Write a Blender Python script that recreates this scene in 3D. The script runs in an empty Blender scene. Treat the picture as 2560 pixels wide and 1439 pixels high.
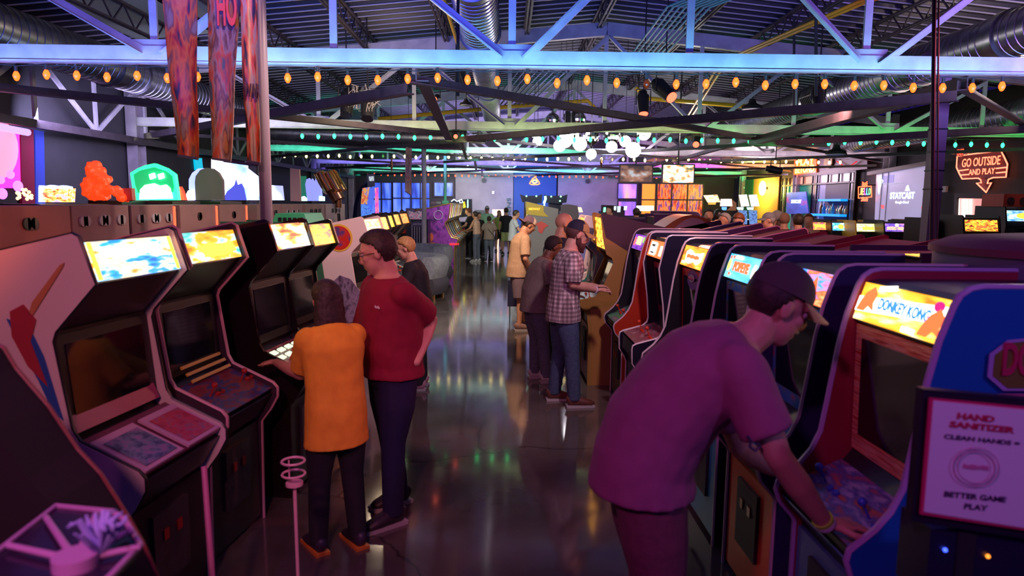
import bpy, bmesh, math, random
from mathutils import Vector, Matrix, Euler, noise
random.seed(7)
R = math.radians
scene = bpy.context.scene
col = scene.collection

# ------------------------------------------------------------------ camera
F, CX, CY, W_ = 1707.0, 1280.0, 719.5, 2560.0
HC = 1.95
YAW, PITCH, ROLL = R(.54), R(7.1), R(.65)
_f = Vector((math.sin(YAW)*math.cos(PITCH), math.cos(YAW)*math.cos(PITCH), -math.sin(PITCH)))
_r0 = Vector((math.cos(YAW), -math.sin(YAW), 0))
_u0 = _r0.cross(_f)
_r = _r0*math.cos(ROLL) + _u0*math.sin(ROLL)
_u = _u0*math.cos(ROLL) - _r0*math.sin(ROLL)
CAM = Vector((0, 0, HC))
cd = bpy.data.cameras.new('camera')
cam = bpy.data.objects.new('camera', cd); col.objects.link(cam)
M = Matrix(((_r.x, _u.x, -_f.x, 0), (_r.y, _u.y, -_f.y, 0), (_r.z, _u.z, -_f.z, HC), (0, 0, 0, 1)))
cam.matrix_world = M
cd.sensor_width = 36; cd.lens = 36*F/W_; cd.clip_end = 200; cd.clip_start = .05
cd.dof.use_dof = True; cd.dof.focus_distance = 8.0; cd.dof.aperture_fstop = 2.3
scene.camera = cam

def ray(px, py):
    return _f + _r*((px-CX)/F) + _u*((CY-py)/F)
def P(px, py, Y):            # the point seen at a pixel, at world depth Y
    d = ray(px, py); return CAM + d*(Y/d.y)
def PF(px, py, h=0.):        # on the level h
    d = ray(px, py); return CAM + d*((h-HC)/d.z)
def PX(px, py, X):           # on the wall plane x = X
    d = ray(px, py); return CAM + d*(X/d.x)

# ------------------------------------------------------------------ world, exposure
w = bpy.data.worlds.new('world'); scene.world = w; w.use_nodes = True
bg = w.node_tree.nodes['Background']
bg.inputs[0].default_value = (.07, .035, .5, 1); bg.inputs[1].default_value = .14
scene.view_settings.view_transform = 'Standard'; scene.view_settings.look = 'None'
scene.view_settings.exposure = .08; scene.view_settings.gamma = 1
scene.view_settings.use_curve_mapping = False
try:
    scene.cycles.use_denoising = True
    scene.cycles.max_bounces = 6; scene.cycles.diffuse_bounces = 2; scene.cycles.glossy_bounces = 3
    scene.cycles.transmission_bounces = 6; scene.cycles.transparent_max_bounces = 8
    scene.cycles.sample_clamp_indirect = 4; scene.cycles.caustics_reflective = False
    scene.cycles.caustics_refractive = False
except Exception: pass

def light(name, kind, loc, power, color, aim=None, size=.1, sy=None, spot=60, blend=.6):
    d = bpy.data.lights.new(name, kind); d.energy = power; d.color = color
    if kind == 'AREA':
        d.shape = 'RECTANGLE'; d.size = size; d.size_y = sy or size
    else: d.shadow_soft_size = size
    if kind == 'SPOT': d.spot_size = R(spot); d.spot_blend = blend
    if kind != 'AREA': d.specular_factor = .015
    o = bpy.data.objects.new(name, d); col.objects.link(o); o.location = loc
    if aim is not None:
        o.rotation_euler = (Vector(aim)-Vector(loc)).to_track_quat('-Z', 'Y').to_euler()
    return o
# coloured wash lights along each beam: rows aimed up and back at the beam faces
def wash(Y, zones, z=3.02, dy=-.42, tz=3.4):
    for x0, x1, c, p in zones:
        x = (x0+x1)/2
        o = light('beam_wash', 'AREA', (x, Y+dy, z), p, c, (x, Y, tz), size=abs(x1-x0), sy=.05)
        o.rotation_euler = (Vector((0, -dy, tz-z))).to_track_quat('-Z', 'X').to_euler()
        o.rotation_euler = Matrix(((1, 0, 0), (0, 1, 0), (0, 0, 1))).to_euler()
        d = Vector((0, -dy, tz-z)).normalized()
        z_ax = -d; x_ax = Vector((1, 0, 0)); y_ax = z_ax.cross(x_ax)
        o.matrix_world = Matrix(((x_ax.x, y_ax.x, z_ax.x, x), (x_ax.y, y_ax.y, z_ax.y, Y+dy), (x_ax.z, y_ax.z, z_ax.z, z), (0, 0, 0, 1)))
        o.data.spread = R(100)
TY = [7.2, 13.3, 19.4, 25.5, 31.4]
wash(TY[0], [(-7, -3, (.16, .3, 1), 24), (-3, 5, (.2, .6, 1), 40), (5, 10.5, (.3, .5, 1), 22)])
wash(TY[1], [(-7, -2, (.6, .7, .45), 13), (-2, 3.5, (.6, .8, .25), 14), (3.5, 10.5, (.05, .9, .15), 16)])
wash(TY[2], [(-7, 3, (.08, .9, .55), 42), (3, 10.5, (.85, .6, .75), 22)])
wash(TY[3], [(-7, 4.5, (.25, .2, 1), 60), (4.5, 8, (.8, .15, .8), 22), (8, 10.7, (1, .3, .08), 20)])
wash(TY[4], [(-7, 4.8, (.02, .9, .5), 50), (6, 10.7, (0, 1, .3), 24)])
# deck lit blue and violet by added area lights, free of any fixture
for a_ in (((-2, 1.5, 2.9), 300, (.08, .1, 1), (-1.6, 5.5, 5.6), 5, 1), ((6, 4, 2.6), 130, (.35, .15, .9), (6, 8, 5.4), 4, 1), ((0, 20, 3.0), 160, (.5, .35, .9), (1, 25, 5.4), 8, 1)):
    light('deck_wash', 'AREA', *a_).data.spread = R(75)
# magenta and violet spots over the near aisle
light('hall_spot', 'SPOT', (-1.2, -.6, 3.6), 150, (.9, .15, .72), (.9, 2.6, .9), .12, spot=70)
light('hall_spot', 'SPOT', (2.6, -.5, 3.4), 85, (.42, .25, 1), (1.9, 2.2, .8), .12, spot=75)
light('hall_spot', 'SPOT', (-.6, -.8, 3.3), 250, (1, .3, .36), (-2, 2.6, 1.3), .12, spot=66)
# warm red and orange spots in the mid hall, cool white over the aisle
light('hall_spot', 'SPOT', (3.3, 12.6, 3.25), 420, (1, .22, .12), (.8, 7.2, 1.3), .1, spot=55)
light('hall_spot', 'SPOT', (-.2, 8.6, 3.5), 560, (1, .66, .46), (.2, 12.0, 0), .1, spot=70)
light('hall_spot', 'SPOT', (-1.2, 1.6, 3.3), 170, (1, .16, .02), (-2.75, 3.45, 1.5), .1, spot=34)
light('hall_spot', 'SPOT', (1.2, 4.0, 3.5), 220, (.95, .6, .75), (.4, 7.0, 1.0), .1, spot=75)
light('hall_spot', 'SPOT', (-.5, 16, 3.5), 900, (.75, .85, .8), (-.2, 21, .6), .15, spot=80)
light('hall_spot', 'SPOT', (5.4, 5.0, 3.6), 420, (.9, .12, .2), (3.2, 5.5, 1.6), .15, spot=80)
light('hall_spot', 'SPOT', (-1.0, 3.2, 3.6), 130, (1, .5, .35), (-2.0, 5.1, 3.4), .1, spot=70)
light('hall_spot', 'SPOT', (-.6, 5.2, 3.6), 220, (1, .62, .5), (-2.7, 6.6, 1.7), .1, spot=80)
light('hall_spot', 'SPOT', (-.8, 9.8, 3.5), 300, (.8, .75, .9), (-2.4, 12.8, .6), .1, spot=80)
light('hall_spot', 'SPOT', (4.6, 9.5, 3.4), 350, (1, .5, .4), (4.6, 12.3, 1.6), .1, spot=80)
light('truss_fill', 'POINT', (1.5, 15.1, 3.65), 60, (.85, .7, .9), size=.2)
light('truss_fill', 'POINT', (4.5, 17.5, 3.7), 70, (.8, .75, .7), size=.2)
light('truss_fill', 'POINT', (-2.1, 11.4, 3.65), 60, (1, .75, .5), size=.2)
light('truss_fill', 'POINT', (7.5, 10.0, 3.75), 70, (.95, .7, .6), size=.2)
light('hall_spot', 'SPOT', (-1.25, 3.0, 3.0), 30, (1, .42, .18), (-.62, 4.1, 1.45), .1, spot=60)  # added warm spot standing in for the marquees' light on the man's face
# the back room
light('back_wash', 'AREA', (-1.5, 29, 3.1), 230, (.8, .75, .8), (-1.5, 33, 1.6), 4, .3)
light('back_wash', 'AREA', (5, 28.5, 3.1), 110, (.6, .25, .9), (4, 33, 2.0), 3, .3)
light('back_wash', 'AREA', (1.5, 30, 2.9), 90, (.02, .15, 1), (1.5, 33, 1.5), 1.5, .3)
light('back_wash', 'AREA', (9, 25, 3.1), 160, (.7, .5, .7), (10.9, 22, 1.6), 2, .5)
light('back_wash', 'AREA', (-5.6, 11, 3.2), 130, (.45, .4, .8), (-7.2, 14, 1.8), 3, .3)

# ------------------------------------------------------------------ materials
_mats = {}
def mat(name, c=(.5, .5, .5), rough=.5, metal=0., emit=None, es=1., kind=None, c2=None, sc=20., bump=0., coat=0.):
    if name in _mats: return _mats[name]
    m = bpy.data.materials.new(name); m.use_nodes = True; nt = m.node_tree
    b = nt.nodes['Principled BSDF']
    b.inputs['Base Color'].default_value = (*c, 1); b.inputs['Roughness'].default_value = rough
    b.inputs['Metallic'].default_value = metal
    if coat: b.inputs['Coat Weight'].default_value = coat; b.inputs['Coat Roughness'].default_value = .08
    if emit is not None:
        b.inputs['Emission Color'].default_value = (*emit, 1); b.inputs['Emission Strength'].default_value = es
    tc = None
    if c2 is not None or bump:
        tc = nt.nodes.new('ShaderNodeTexCoord')
        n = nt.nodes.new('ShaderNodeTexNoise'); n.inputs['Scale'].default_value = sc; n.inputs['Detail'].default_value = 4
        nt.links.new(tc.outputs['Object'], n.inputs['Vector'])
        if c2 is not None:
            r = nt.nodes.new('ShaderNodeValToRGB'); r.color_ramp.elements[0].position = .35; r.color_ramp.elements[1].position = .65
            r.color_ramp.elements[0].color = (*c, 1); r.color_ramp.elements[1].color = (*c2, 1)
            nt.links.new(n.outputs['Fac'], r.inputs['Fac']); nt.links.new(r.outputs['Color'], b.inputs['Base Color'])
        if bump:
            bp = nt.nodes.new('ShaderNodeBump'); bp.inputs['Strength'].default_value = bump; bp.inputs['Distance'].default_value = .01
            nt.links.new(n.outputs['Fac'], bp.inputs['Height']); nt.links.new(bp.outputs['Normal'], b.inputs['Normal'])
    _mats[name] = m
    return m
def art(name, cols, es=3., sc=5., seed=0., stretch=(1, 1, 1), band=None, rough=.3):
    """a printed translucent picture lit from behind (or, at es=0, a plain print): blobs of flat colour"""
    if name in _mats: return _mats[name]
    m = bpy.data.materials.new(name); m.use_nodes = True; nt = m.node_tree; b = nt.nodes['Principled BSDF']
    tc = nt.nodes.new('ShaderNodeTexCoord'); mp = nt.nodes.new('ShaderNodeMapping')
    mp.inputs['Location'].default_value = (seed, seed*.7, seed*.3); mp.inputs['Scale'].default_value = stretch
    nz = nt.nodes.new('ShaderNodeTexNoise'); nz.inputs['Scale'].default_value = sc; nz.inputs['Detail'].default_value = 2.5
    nt.links.new(tc.outputs['Generated'], mp.inputs['Vector']); nt.links.new(mp.outputs['Vector'], nz.inputs['Vector'])
    r = nt.nodes.new('ShaderNodeValToRGB'); r.color_ramp.interpolation = 'LINEAR'
    els = r.color_ramp.elements
    n = len(cols)
    lo, hi = .34, .66
    els[0].position = lo; els[0].color = (*cols[0], 1); els[1].position = hi; els[1].color = (*cols[-1], 1)
    for i in range(1, n-1):
        e = els.new(lo+(hi-lo)*i/(n-1)); e.color = (*cols[i], 1)
    nt.links.new(nz.outputs['Fac'], r.inputs['Fac'])
    nt.links.new(r.outputs['Color'], b.inputs['Base Color'])
    b.inputs['Roughness'].default_value = rough
    if es:
        nt.links.new(r.outputs['Color'], b.inputs['Emission Color']); b.inputs['Emission Strength'].default_value = es
    _mats[name] = m
    return m
def glow(name, c, es): return mat(name, c, .4, 0, c, es)
BLACK = mat('black_laminate', (.012, .012, .016), .35)
DARK = mat('dark_vinyl', (.02, .018, .025), .5, c2=(.03, .028, .035), sc=60)
GLASS = mat('dark_glass', (.006, .006, .012), .06, coat=.6)
STEEL = mat('galvanised_steel', (.34, .34, .35), .3, .9, c2=(.24, .24, .26), sc=6)
CHROME = mat('chrome', (.8, .8, .8), .12, 1)
WPAINT = mat('grey_white_paint', (.55, .53, .55), .45, c2=(.42, .4, .43), sc=5)
DPAINT = mat('dark_painted_steel', (.05, .035, .045), .45, c2=(.07, .055, .065), sc=9)
IRON = mat('black_iron', (.02, .02, .022), .5)
WHITEPL = mat('white_plastic', (.75, .73, .75), .4)

# ------------------------------------------------------------------ mesh helpers
def V(*a): return Vector(a)
def bm_new(): return bmesh.new()
def box(bm, c, s, rot=None):
    m = Matrix.Translation(c)
    if rot: m = m @ Euler(rot).to_matrix().to_4x4()
    m = m @ Matrix.Diagonal((*s, 1))
    bmesh.ops.create_cube(bm, size=1, matrix=m); return bm
def beam(bm, a, b, w=.1, h=None, up=(0, 0, 1)):
    a, b = Vector(a), Vector(b); d = b-a; L = d.length
    if L < 1e-6: return bm
    d.normalize(); up = Vector(up)
    if abs(d.dot(up)) > .98: up = Vector((0, 1, 0))
    x = d.cross(up).normalized(); y = x.cross(d).normalized()
    m = Matrix(((x.x, d.x, y.x, 0), (x.y, d.y, y.y, 0), (x.z, d.z, y.z, 0), (0, 0, 0, 1)))
    m = Matrix.Translation((a+b)/2) @ m @ Matrix.Diagonal((w, L, h or w, 1))
    bmesh.ops.create_cube(bm, size=1, matrix=m); return bm
def angle_iron(bm, a, b, w=.1, t=.012, up=(0, 0, 1)):
    a, b = Vector(a), Vector(b); d = (b-a).normalized(); up = Vector(up)
    if abs(d.dot(up)) > .98: up = Vector((0, 1, 0))
    x = d.cross(up).normalized(); y = x.cross(d).normalized()
    beam(bm, a, b, t, w, up); beam(bm, a+x*w/2-y*w/2, b+x*w/2-y*w/2, w, t, up)
    return bm
def frames(pts):
    pts = [Vector(p) for p in pts]; out = []; n = None
    for i, p in enumerate(pts):
        t = (pts[min(i+1, len(pts)-1)]-pts[max(i-1, 0)])
        if t.length < 1e-9: t = Vector((0, 0, 1))
        t.normalize()
        if n is None:
            n = Vector((0, 1, 0)) if abs(t.y) < .9 else Vector((1, 0, 0))
        n = (n - t*n.dot(t)); n.normalize()
        out.append((p, t, n, t.cross(n)))
    return out
def tube(bm, pts, r, seg=8, cap=True, closed=False):
    fr = frames(pts); rings = []
    rs = r if isinstance(r, (list, tuple)) else [r]*len(pts)
    for (p, t, n, b), rr in zip(fr, rs):
        rings.append([bm.verts.new(p + (n*math.cos(2*math.pi*k/seg)+b*math.sin(2*math.pi*k/seg))*rr) for k in range(seg)])
    idx = range(len(rings)) if closed else range(len(rings)-1)
    for i in idx:
        A, B = rings[i], rings[(i+1) % len(rings)]
        for k in range(seg):
            bm.faces.new((A[k], A[(k+1) % seg], B[(k+1) % seg], B[k]))
    if cap and not closed:
        bm.faces.new(rings[0][::-1]); bm.faces.new(rings[-1])
    return bm
def loft(bm, rings_spec, side=(0, 1, 0), seg=16, cap=True):
    """rings_spec: (centre, half width along side, half depth, ring normal or None)"""
    side = Vector(side); cs = [Vector(q[0]) for q in rings_spec]; rings = []
    for i, q in enumerate(rings_spec):
        t = (cs[min(i+1, len(cs)-1)]-cs[max(i-1, 0)]).normalized()
        s = (side - t*side.dot(t)).normalized(); f = s.cross(t)
        rings.append([bm.verts.new(cs[i] + s*math.cos(2*math.pi*k/seg)*q[1] + f*math.sin(2*math.pi*k/seg)*q[2]) for k in range(seg)])
    for A, B in zip(rings, rings[1:]):
        for k in range(seg): bm.faces.new((A[k], A[(k+1) % seg], B[(k+1) % seg], B[k]))
    if cap:
        bm.faces.new(rings[0][::-1]); bm.faces.new(rings[-1])
    return bm
def limb(bm, pts, rs, seg=12, side=(0, 1, 0), round_=True):
    pts = [Vector(p) for p in pts]; spec = []
    if round_:
        d = (pts[1]-pts[0]).normalized()
        for a in (.95, .6): spec.append((pts[0]-d*rs[0]*a, rs[0]*math.sqrt(1-a*a), rs[0]*math.sqrt(1-a*a)))
    spec += [(p, r, r) for p, r in zip(pts, rs)]
    if round_:
        d = (pts[-1]-pts[-2]).normalized()
        for a in (.6, .95): spec.append((pts[-1]+d*rs[-1]*a, rs[-1]*math.sqrt(1-a*a), rs[-1]*math.sqrt(1-a*a)))
    d = (pts[-1]-pts[0]).normalized(); s = Vector(side)
    if abs(d.dot(s)) > .9: s = Vector((1, 0, 0)) if abs(d.x) < .9 else Vector((0, 0, 1))
    return loft(bm, spec, s, seg)
def ball(bm, c, r, seg=16, rot=None):
    if not isinstance(r, (tuple, list)): r = (r, r, r)
    m = Matrix.Translation(c)
    if rot is not None: m = m @ (rot.to_4x4() if isinstance(rot, Matrix) else Euler(rot).to_matrix().to_4x4())
    bmesh.ops.create_uvsphere(bm, u_segments=seg, v_segments=max(6, seg//2+2), radius=1, matrix=m @ Matrix.Diagonal((*r, 1)))
    return bm
def disc(bm, c, r, h, axis=(0, 0, 1), seg=24, r2=None):
    c = Vector(c); a = Vector(axis).normalized()
    q = a.to_track_quat('Z', 'Y').to_matrix().to_4x4()
    bmesh.ops.create_cone(bm, cap_ends=True, segments=seg, radius1=r, radius2=r if r2 is None else r2, depth=h, matrix=Matrix.Translation(c) @ q)
    return bm
def prism(bm, poly, y0, y1):
    """poly in (x, z), extruded along y"""
    A = [bm.verts.new((p[0], y0, p[1])) for p in poly]; B = [bm.verts.new((p[0], y1, p[1])) for p in poly]
    n = len(poly)
    bm.faces.new(A); bm.faces.new(B[::-1])
    for i in range(n): bm.faces.new((A[i], B[i], B[(i+1) % n], A[(i+1) % n]))
    return bm
def slab(bm, quad, t):
    """a plate through four 3-D corners, thickness t behind its face"""
    q = [Vector(p) for p in quad]; n = (q[1]-q[0]).cross(q[3]-q[0]).normalized()
    A = [bm.verts.new(p) for p in q]; B = [bm.verts.new(p-n*t) for p in q]
    bm.faces.new(A); bm.faces.new(B[::-1])
    m = len(q)
    for i in range(m): bm.faces.new((A[(i+1) % m], A[i], B[i], B[(i+1) % m]))
    return bm
_inv = {}
def tag(o, label=None, cat=None, group=None, kind=None):
    if label: o['label'] = label
    if cat: o['category'] = cat
    if group: o['group'] = group
    if kind: o['kind'] = kind
    return o
def thing(name, loc, label, cat, rz=0., group=None):
    o = bpy.data.objects.new(name, None); col.objects.link(o)
    o.location = loc; o.rotation_euler = (0, 0, rz); o.empty_display_size = .1
    _inv[o] = (Matrix.Translation(loc) @ Matrix.Rotation(rz, 4, 'Z')).inverted()
    return tag(o, label, cat, group)
def part(name, bm, m, parent=None, world=False, smooth=None, label=None):
    if world and parent is not None:
        root = parent
        while root not in _inv and root.parent: root = root.parent
        if root in _inv: bm.transform(_inv[root])
    bmesh.ops.recalc_face_normals(bm, faces=bm.faces)
    me = bpy.data.meshes.new(name); bm.to_mesh(me); bm.free()
    me.materials.append(m)
    if smooth is not None:
        me.shade_smooth() if smooth is True else None
        if smooth is not True:
            for p in me.polygons: p.use_smooth = True
            try: me.set_sharp_from_angle(angle=R(smooth))
            except Exception: pass
    o = bpy.data.objects.new(name, me); col.objects.link(o)
    if parent is not None: o.parent = parent
    if label: o['label'] = label
    return o
def solo(name, bm, m, label, cat, group=None, smooth=None):
    """a thing that is one mesh"""
    return tag(part(name, bm, m, smooth=smooth), label, cat, group)
def struct(name, bm, m, smooth=None):
    return tag(part(name, bm, m, smooth=smooth), kind='structure')
def text_bm(s, size=1., depth=.004, bold=0., origin=(0, 0, 0), xd=(1, 0, 0), yd=(0, 0, 1), fit=None, shear=0., spacing=1.):
    """lettering as a mesh, centred on origin, reading along xd with its top towards yd; fit = (width, height)"""
    cu = bpy.data.curves.new('t', 'FONT'); cu.body = s; cu.size = 1; cu.align_x = 'CENTER'; cu.align_y = 'CENTER'
    cu.offset = bold; cu.extrude = .5; cu.shear = shear; cu.space_character = spacing; cu.resolution_u = 3
    o = bpy.data.objects.new('t', cu); col.objects.link(o)
    dg = bpy.context.evaluated_depsgraph_get(); me = bpy.data.meshes.new_from_object(o.evaluated_get(dg))
    bpy.data.objects.remove(o); bpy.data.curves.remove(cu)
    bm = bmesh.new(); bm.from_mesh(me); bpy.data.meshes.remove(me)
    xs = [v.co.x for v in bm.verts]; ys = [v.co.y for v in bm.verts]
    cx, cy = (min(xs)+max(xs))/2, (min(ys)+max(ys))/2; wx, wy = max(xs)-min(xs), max(ys)-min(ys)
    sx, sy = (size, size) if fit is None else (fit[0]/wx, fit[1]/wy)
    x = Vector(xd).normalized(); y = Vector(yd); y = (y-x*y.dot(x)).normalized(); n = x.cross(y)
    o = Vector(origin)
    for v in bm.verts:
        v.co = o + x*(v.co.x-cx)*sx + y*(v.co.y-cy)*sy + n*v.co.z*depth
    return bm
def flat(bm, pts, o, x, y, t=.003):
    """a flat cut-out shape: pts in (u, v) on the plane o, x, y"""
    x = Vector(x).normalized(); y = Vector(y).normalized(); n = x.cross(y); o = Vector(o)
    A = [bm.verts.new(o+x*p[0]+y*p[1]+n*t) for p in pts]; B = [bm.verts.new(o+x*p[0]+y*p[1]) for p in pts]
    bm.faces.new(A); bm.faces.new(B[::-1]); k = len(pts)
    for i in range(k): bm.faces.new((A[(i+1) % k], A[i], B[i], B[(i+1) % k]))
    return bm
def oval(cx, cy, rx, ry, n=20, a0=0.): return [(cx+rx*math.cos(a0+2*math.pi*i/n), cy+ry*math.sin(a0+2*math.pi*i/n)) for i in range(n)]
def copy_tree(o, loc=None, rz=None, label=None, group=None, parent=None):
    c = o.copy(); col.objects.link(c); c.parent = parent
    for ch in list(o.children): copy_tree(ch, parent=c)
    if loc is not None: c.location = loc
    if rz is not None: c.rotation_euler = (0, 0, rz)
    if label: c['label'] = label
    if group: c['group'] = group
    return c
# ================================================================== THE HALL
XL, XR, YB, YF = -7.2, 10.9, 33.0, -4.0
XM, ZB, ZAP, SL = 1.85, 3.4, 5.2, .1     # ridge line, beam height, truss apex, slope
def ztop(x): return ZAP - abs(x-XM)*SL
floor_m = mat('polished_concrete', (.05, .045, .045), .17)
nt = floor_m.node_tree; b = nt.nodes['Principled BSDF']
tc = nt.nodes.new('ShaderNodeTexCoord')
n1 = nt.nodes.new('ShaderNodeTexNoise'); n1.inputs['Scale'].default_value = 1.3; n1.inputs['Detail'].default_value = 8
r1 = nt.nodes.new('ShaderNodeValToRGB'); r1.color_ramp.elements[0].position = .3; r1.color_ramp.elements[1].position = .7
r1.color_ramp.elements[0].color = (.06, .05, .045, 1); r1.color_ramp.elements[1].color = (.14, .115, .1, 1)
r2 = nt.nodes.new('ShaderNodeValToRGB'); r2.color_ramp.elements[0].color = (.06, .06, .06, 1); r2.color_ramp.elements[1].color = (.15, .15, .15, 1)
n2 = nt.nodes.new('ShaderNodeTexNoise'); n2.inputs['Scale'].default_value = 6; n2.inputs['Detail'].default_value = 6
vo = nt.nodes.new('ShaderNodeTexVoronoi'); vo.feature = 'DISTANCE_TO_EDGE'; vo.inputs['Scale'].default_value = .33
nv = nt.nodes.new('ShaderNodeTexNoise'); nv.inputs['Scale'].default_value = 2.; nv.inputs['Detail'].default_value = 5
mx0 = nt.nodes.new('ShaderNodeMixRGB'); mx0.blend_type = 'LINEAR_LIGHT'; mx0.inputs[0].default_value = .25
nt.links.new(tc.outputs['Object'], mx0.inputs[1]); nt.links.new(nv.outputs['Color'], mx0.inputs[2])
nt.links.new(tc.outputs['Object'], nv.inputs['Vector']); nt.links.new(mx0.outputs[0], vo.inputs['Vector'])
rc = nt.nodes.new('ShaderNodeValToRGB'); rc.color_ramp.elements[0].position = .0; rc.color_ramp.elements[1].position = .006
rc.color_ramp.elements[0].color = (.35, .35, .35, 1); rc.color_ramp.elements[1].color = (1, 1, 1, 1)
nt.links.new(vo.outputs['Distance'], rc.inputs['Fac'])
mu = nt.nodes.new('ShaderNodeMixRGB'); mu.blend_type = 'MULTIPLY'; mu.inputs[0].default_value = 1
for n_ in (n1, n2): nt.links.new(tc.outputs['Object'], n_.inputs['Vector'])
nt.links.new(n1.outputs['Fac'], r1.inputs['Fac']); nt.links.new(r1.outputs['Color'], mu.inputs[1]); nt.links.new(rc.outputs['Color'], mu.inputs[2])
nt.links.new(mu.outputs['Color'], b.inputs['Base Color'])
nt.links.new(n2.outputs['Fac'], r2.inputs['Fac']); nt.links.new(r2.outputs['Color'], b.inputs['Roughness'])
bp = nt.nodes.new('ShaderNodeBump'); bp.inputs['Strength'].default_value = .04; bp.inputs['Distance'].default_value = .01
nt.links.new(n2.outputs['Fac'], bp.inputs['Height']); nt.links.new(bp.outputs['Normal'], b.inputs['Normal'])
b.inputs['Coat Weight'].default_value = .35; b.inputs['Coat Roughness'].default_value = .07
bm = bm_new(); box(bm, ((XL+XR)/2, (YB+YF)/2, -.05), (XR-XL+.4, YB-YF, .1)); struct('floor', bm, floor_m)

wall_m = mat('charcoal_wall_paint', (.055, .052, .058), .7, c2=(.045, .043, .048), sc=3)
conc_m = mat('pale_concrete', (.36, .34, .35), .6, c2=(.26, .25, .26), sc=1.2, bump=.1)
# roof deck: corrugated, ribs across the hall
deck_m = mat('roof_deck_paint', (.025, .024, .035), .45)
rib_m = mat('rib_light_line', (.5, .48, .55), .4)
def deck(x0, x1):
    bm = bm_new(); pitch = .305; y = 3.0
    prof = []
    while y < YB:
        prof += [(y, .0), (y+.17, .0), (y+.20, -.05), (y+.275, -.05)]; y += pitch
    prof.append((y, 0))
    z0, z1 = ztop(x0)+.42, ztop(x1)+.42
    A = [bm.verts.new((x0, p[0], z0+p[1])) for p in prof]; B = [bm.verts.new((x1, p[0], z1+p[1])) for p in prof]
    for i in range(len(prof)-1): bm.faces.new((A[i], B[i], B[i+1], A[i+1]))
    return bm
bm = deck(XL-.1, XM); b2 = deck(XM, XR+.1); me_ = bpy.data.meshes.new('t'); b2.to_mesh(me_); b2.free(); bm.from_mesh(me_)
struct('ceiling', bm, deck_m)
bm = bm_new()   # pale strips under the deck: light caught on the ribs, put into their colour
y = 3.0
while y < YB:
    for x0, x1 in ((XL-.1, XM), (XM, XR+.1)):
        beam(bm, (x0, y+.2, ztop(x0)+.362), (x1, y+.2, ztop(x1)+.362), .022, .016)
    y += .305
struct('trim_1', bm, rib_m)
# pale translucent roof sheets
sky_m = mat('translucent_roof_sheet', (.42, .5, .4), .6)
bm = bm_new()
for x0, x1, y0, y1 in ((-2.6, -1.5, 8.2, 10.3), (-1.3, -.4, 8.9, 10.0), (5.0, 6.2, 9.0, 10.6), (6.5, 7.8, 8.6, 10.2), (-6.5, -5.2, 8.5, 12.5), (-5, -4.4, 9, 12)):
    slab(bm, [(x0, y0, ztop(x0)+.35), (x1, y0, ztop(x1)+.35), (x1, y1, ztop(x1)+.35), (x0, y1, ztop(x0)+.35)], -.01)
struct('trim_2', bm, sky_m)

# walls
def wall(name, quad_fn, m): pass
bm = bm_new(); box(bm, (XL-.1, (YB+YF)/2, 2.3), (.2, YB-YF, 4.6)); struct('wall_left', bm, wall_m)
bm = bm_new(); box(bm, (XR+.1, (YB+YF)/2, 2.3), (.2, YB-YF, 4.6)); struct('wall_right', bm, wall_m)
bm = bm_new(); box(bm, ((XL+XR)/2, YB+.1, 2.8), (XR-XL, .2, 5.6)); struct('wall_back', bm, mat('maroon_black_wall', (.03, .02, .03), .6))
# back wall panels, standing proud of the wall
def rect_b(x0, y0, x1, y1, Y): # corners of a rectangle on the back plane from its left-top and right-bottom pixels
    a, c = P(x0, y0, Y), P(x1, y1, Y); return a.x, c.x, a.z, c.z
def panel_b(name, px, m, Y=None, t=.06, k=None):
    Y = Y or YB-.05
    x0, x1, z1, z0 = rect_b(*px, Y)
    bm = bm_new(); box(bm, ((x0+x1)/2, Y+t/2, (z0+z1)/2), (x1-x0, t, z1-z0)); return bm
struct('trim_3', panel_b('p', (1139, 380, 1283, 600), conc_m), conc_m)
struct('trim_4', panel_b('p', (1284, 380, 1392, 600), None), mat('blue_wall_paint', (.02, .09, .3), .6))
struct('trim_5', panel_b('p', (1393, 380, 1541, 600), conc_m), conc_m)
# glazed fronts in the back wall: panes lit by the room behind
def glazing(n, px, cols, rows, m, Y=None, fr=.06, cat=None):
    Y = Y or YB-.08
    x0, x1, z1, z0 = rect_b(*px, Y)
    t = bpy.data.objects.new('window_%d' % n, None); col.objects.link(t); t['kind'] = 'structure'
    t.location = ((x0+x1)/2, Y, z0); _inv[t] = Matrix.Translation(t.location).inverted()
    bm = bm_new()
    for i in range(cols+1):
        x = x0+(x1-x0)*i/cols; box(bm, (x, Y, (z0+z1)/2), (fr, .08, z1-z0+fr))
    for j in range(rows+1):
        z = z0+(z1-z0)*j/rows; box(bm, ((x0+x1)/2, Y, z), (x1-x0, .07, fr))
    part('window_frame', bm, IRON, t, world=True)
    bm = bm_new(); box(bm, ((x0+x1)/2, Y+.02, (z0+z1)/2), (x1-x0, .01, z1-z0)); part('pane', bm, m, t, world=True)
    return t
blueglass = art('blue_lit_glass', [(.02, .04, .3), (.05, .12, .75), (.1, .2, 1), (.16, .24, 1)], 1.0, 2.0, 3, (2.5, 1, .5))
glazing(1, (980, 455, 1075, 536), 4, 2, blueglass)
glazing(2, (925, 455, 982, 540), 2, 2, blueglass)
glazing(3, (1085, 455, 1133, 491), 1, 1, blueglass)
orangeglass = art('orange_lit_glass', [(.1, .01, .04), (.7, .03, .02), (1, .2, .02), (.9, .3, .1), (.15, .03, .12), (.3, .05, .4)], .8, 4, 9, (5, 1, .8))
glazing(4, (1545, 458, 1592, 497), 1, 1, art('violet_orange_glass', [(.1, .1, 1), (.35, .15, .9), (1, .35, .2)], 1.3, 1.3, 2, (1.5, 1, .2)))
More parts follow.
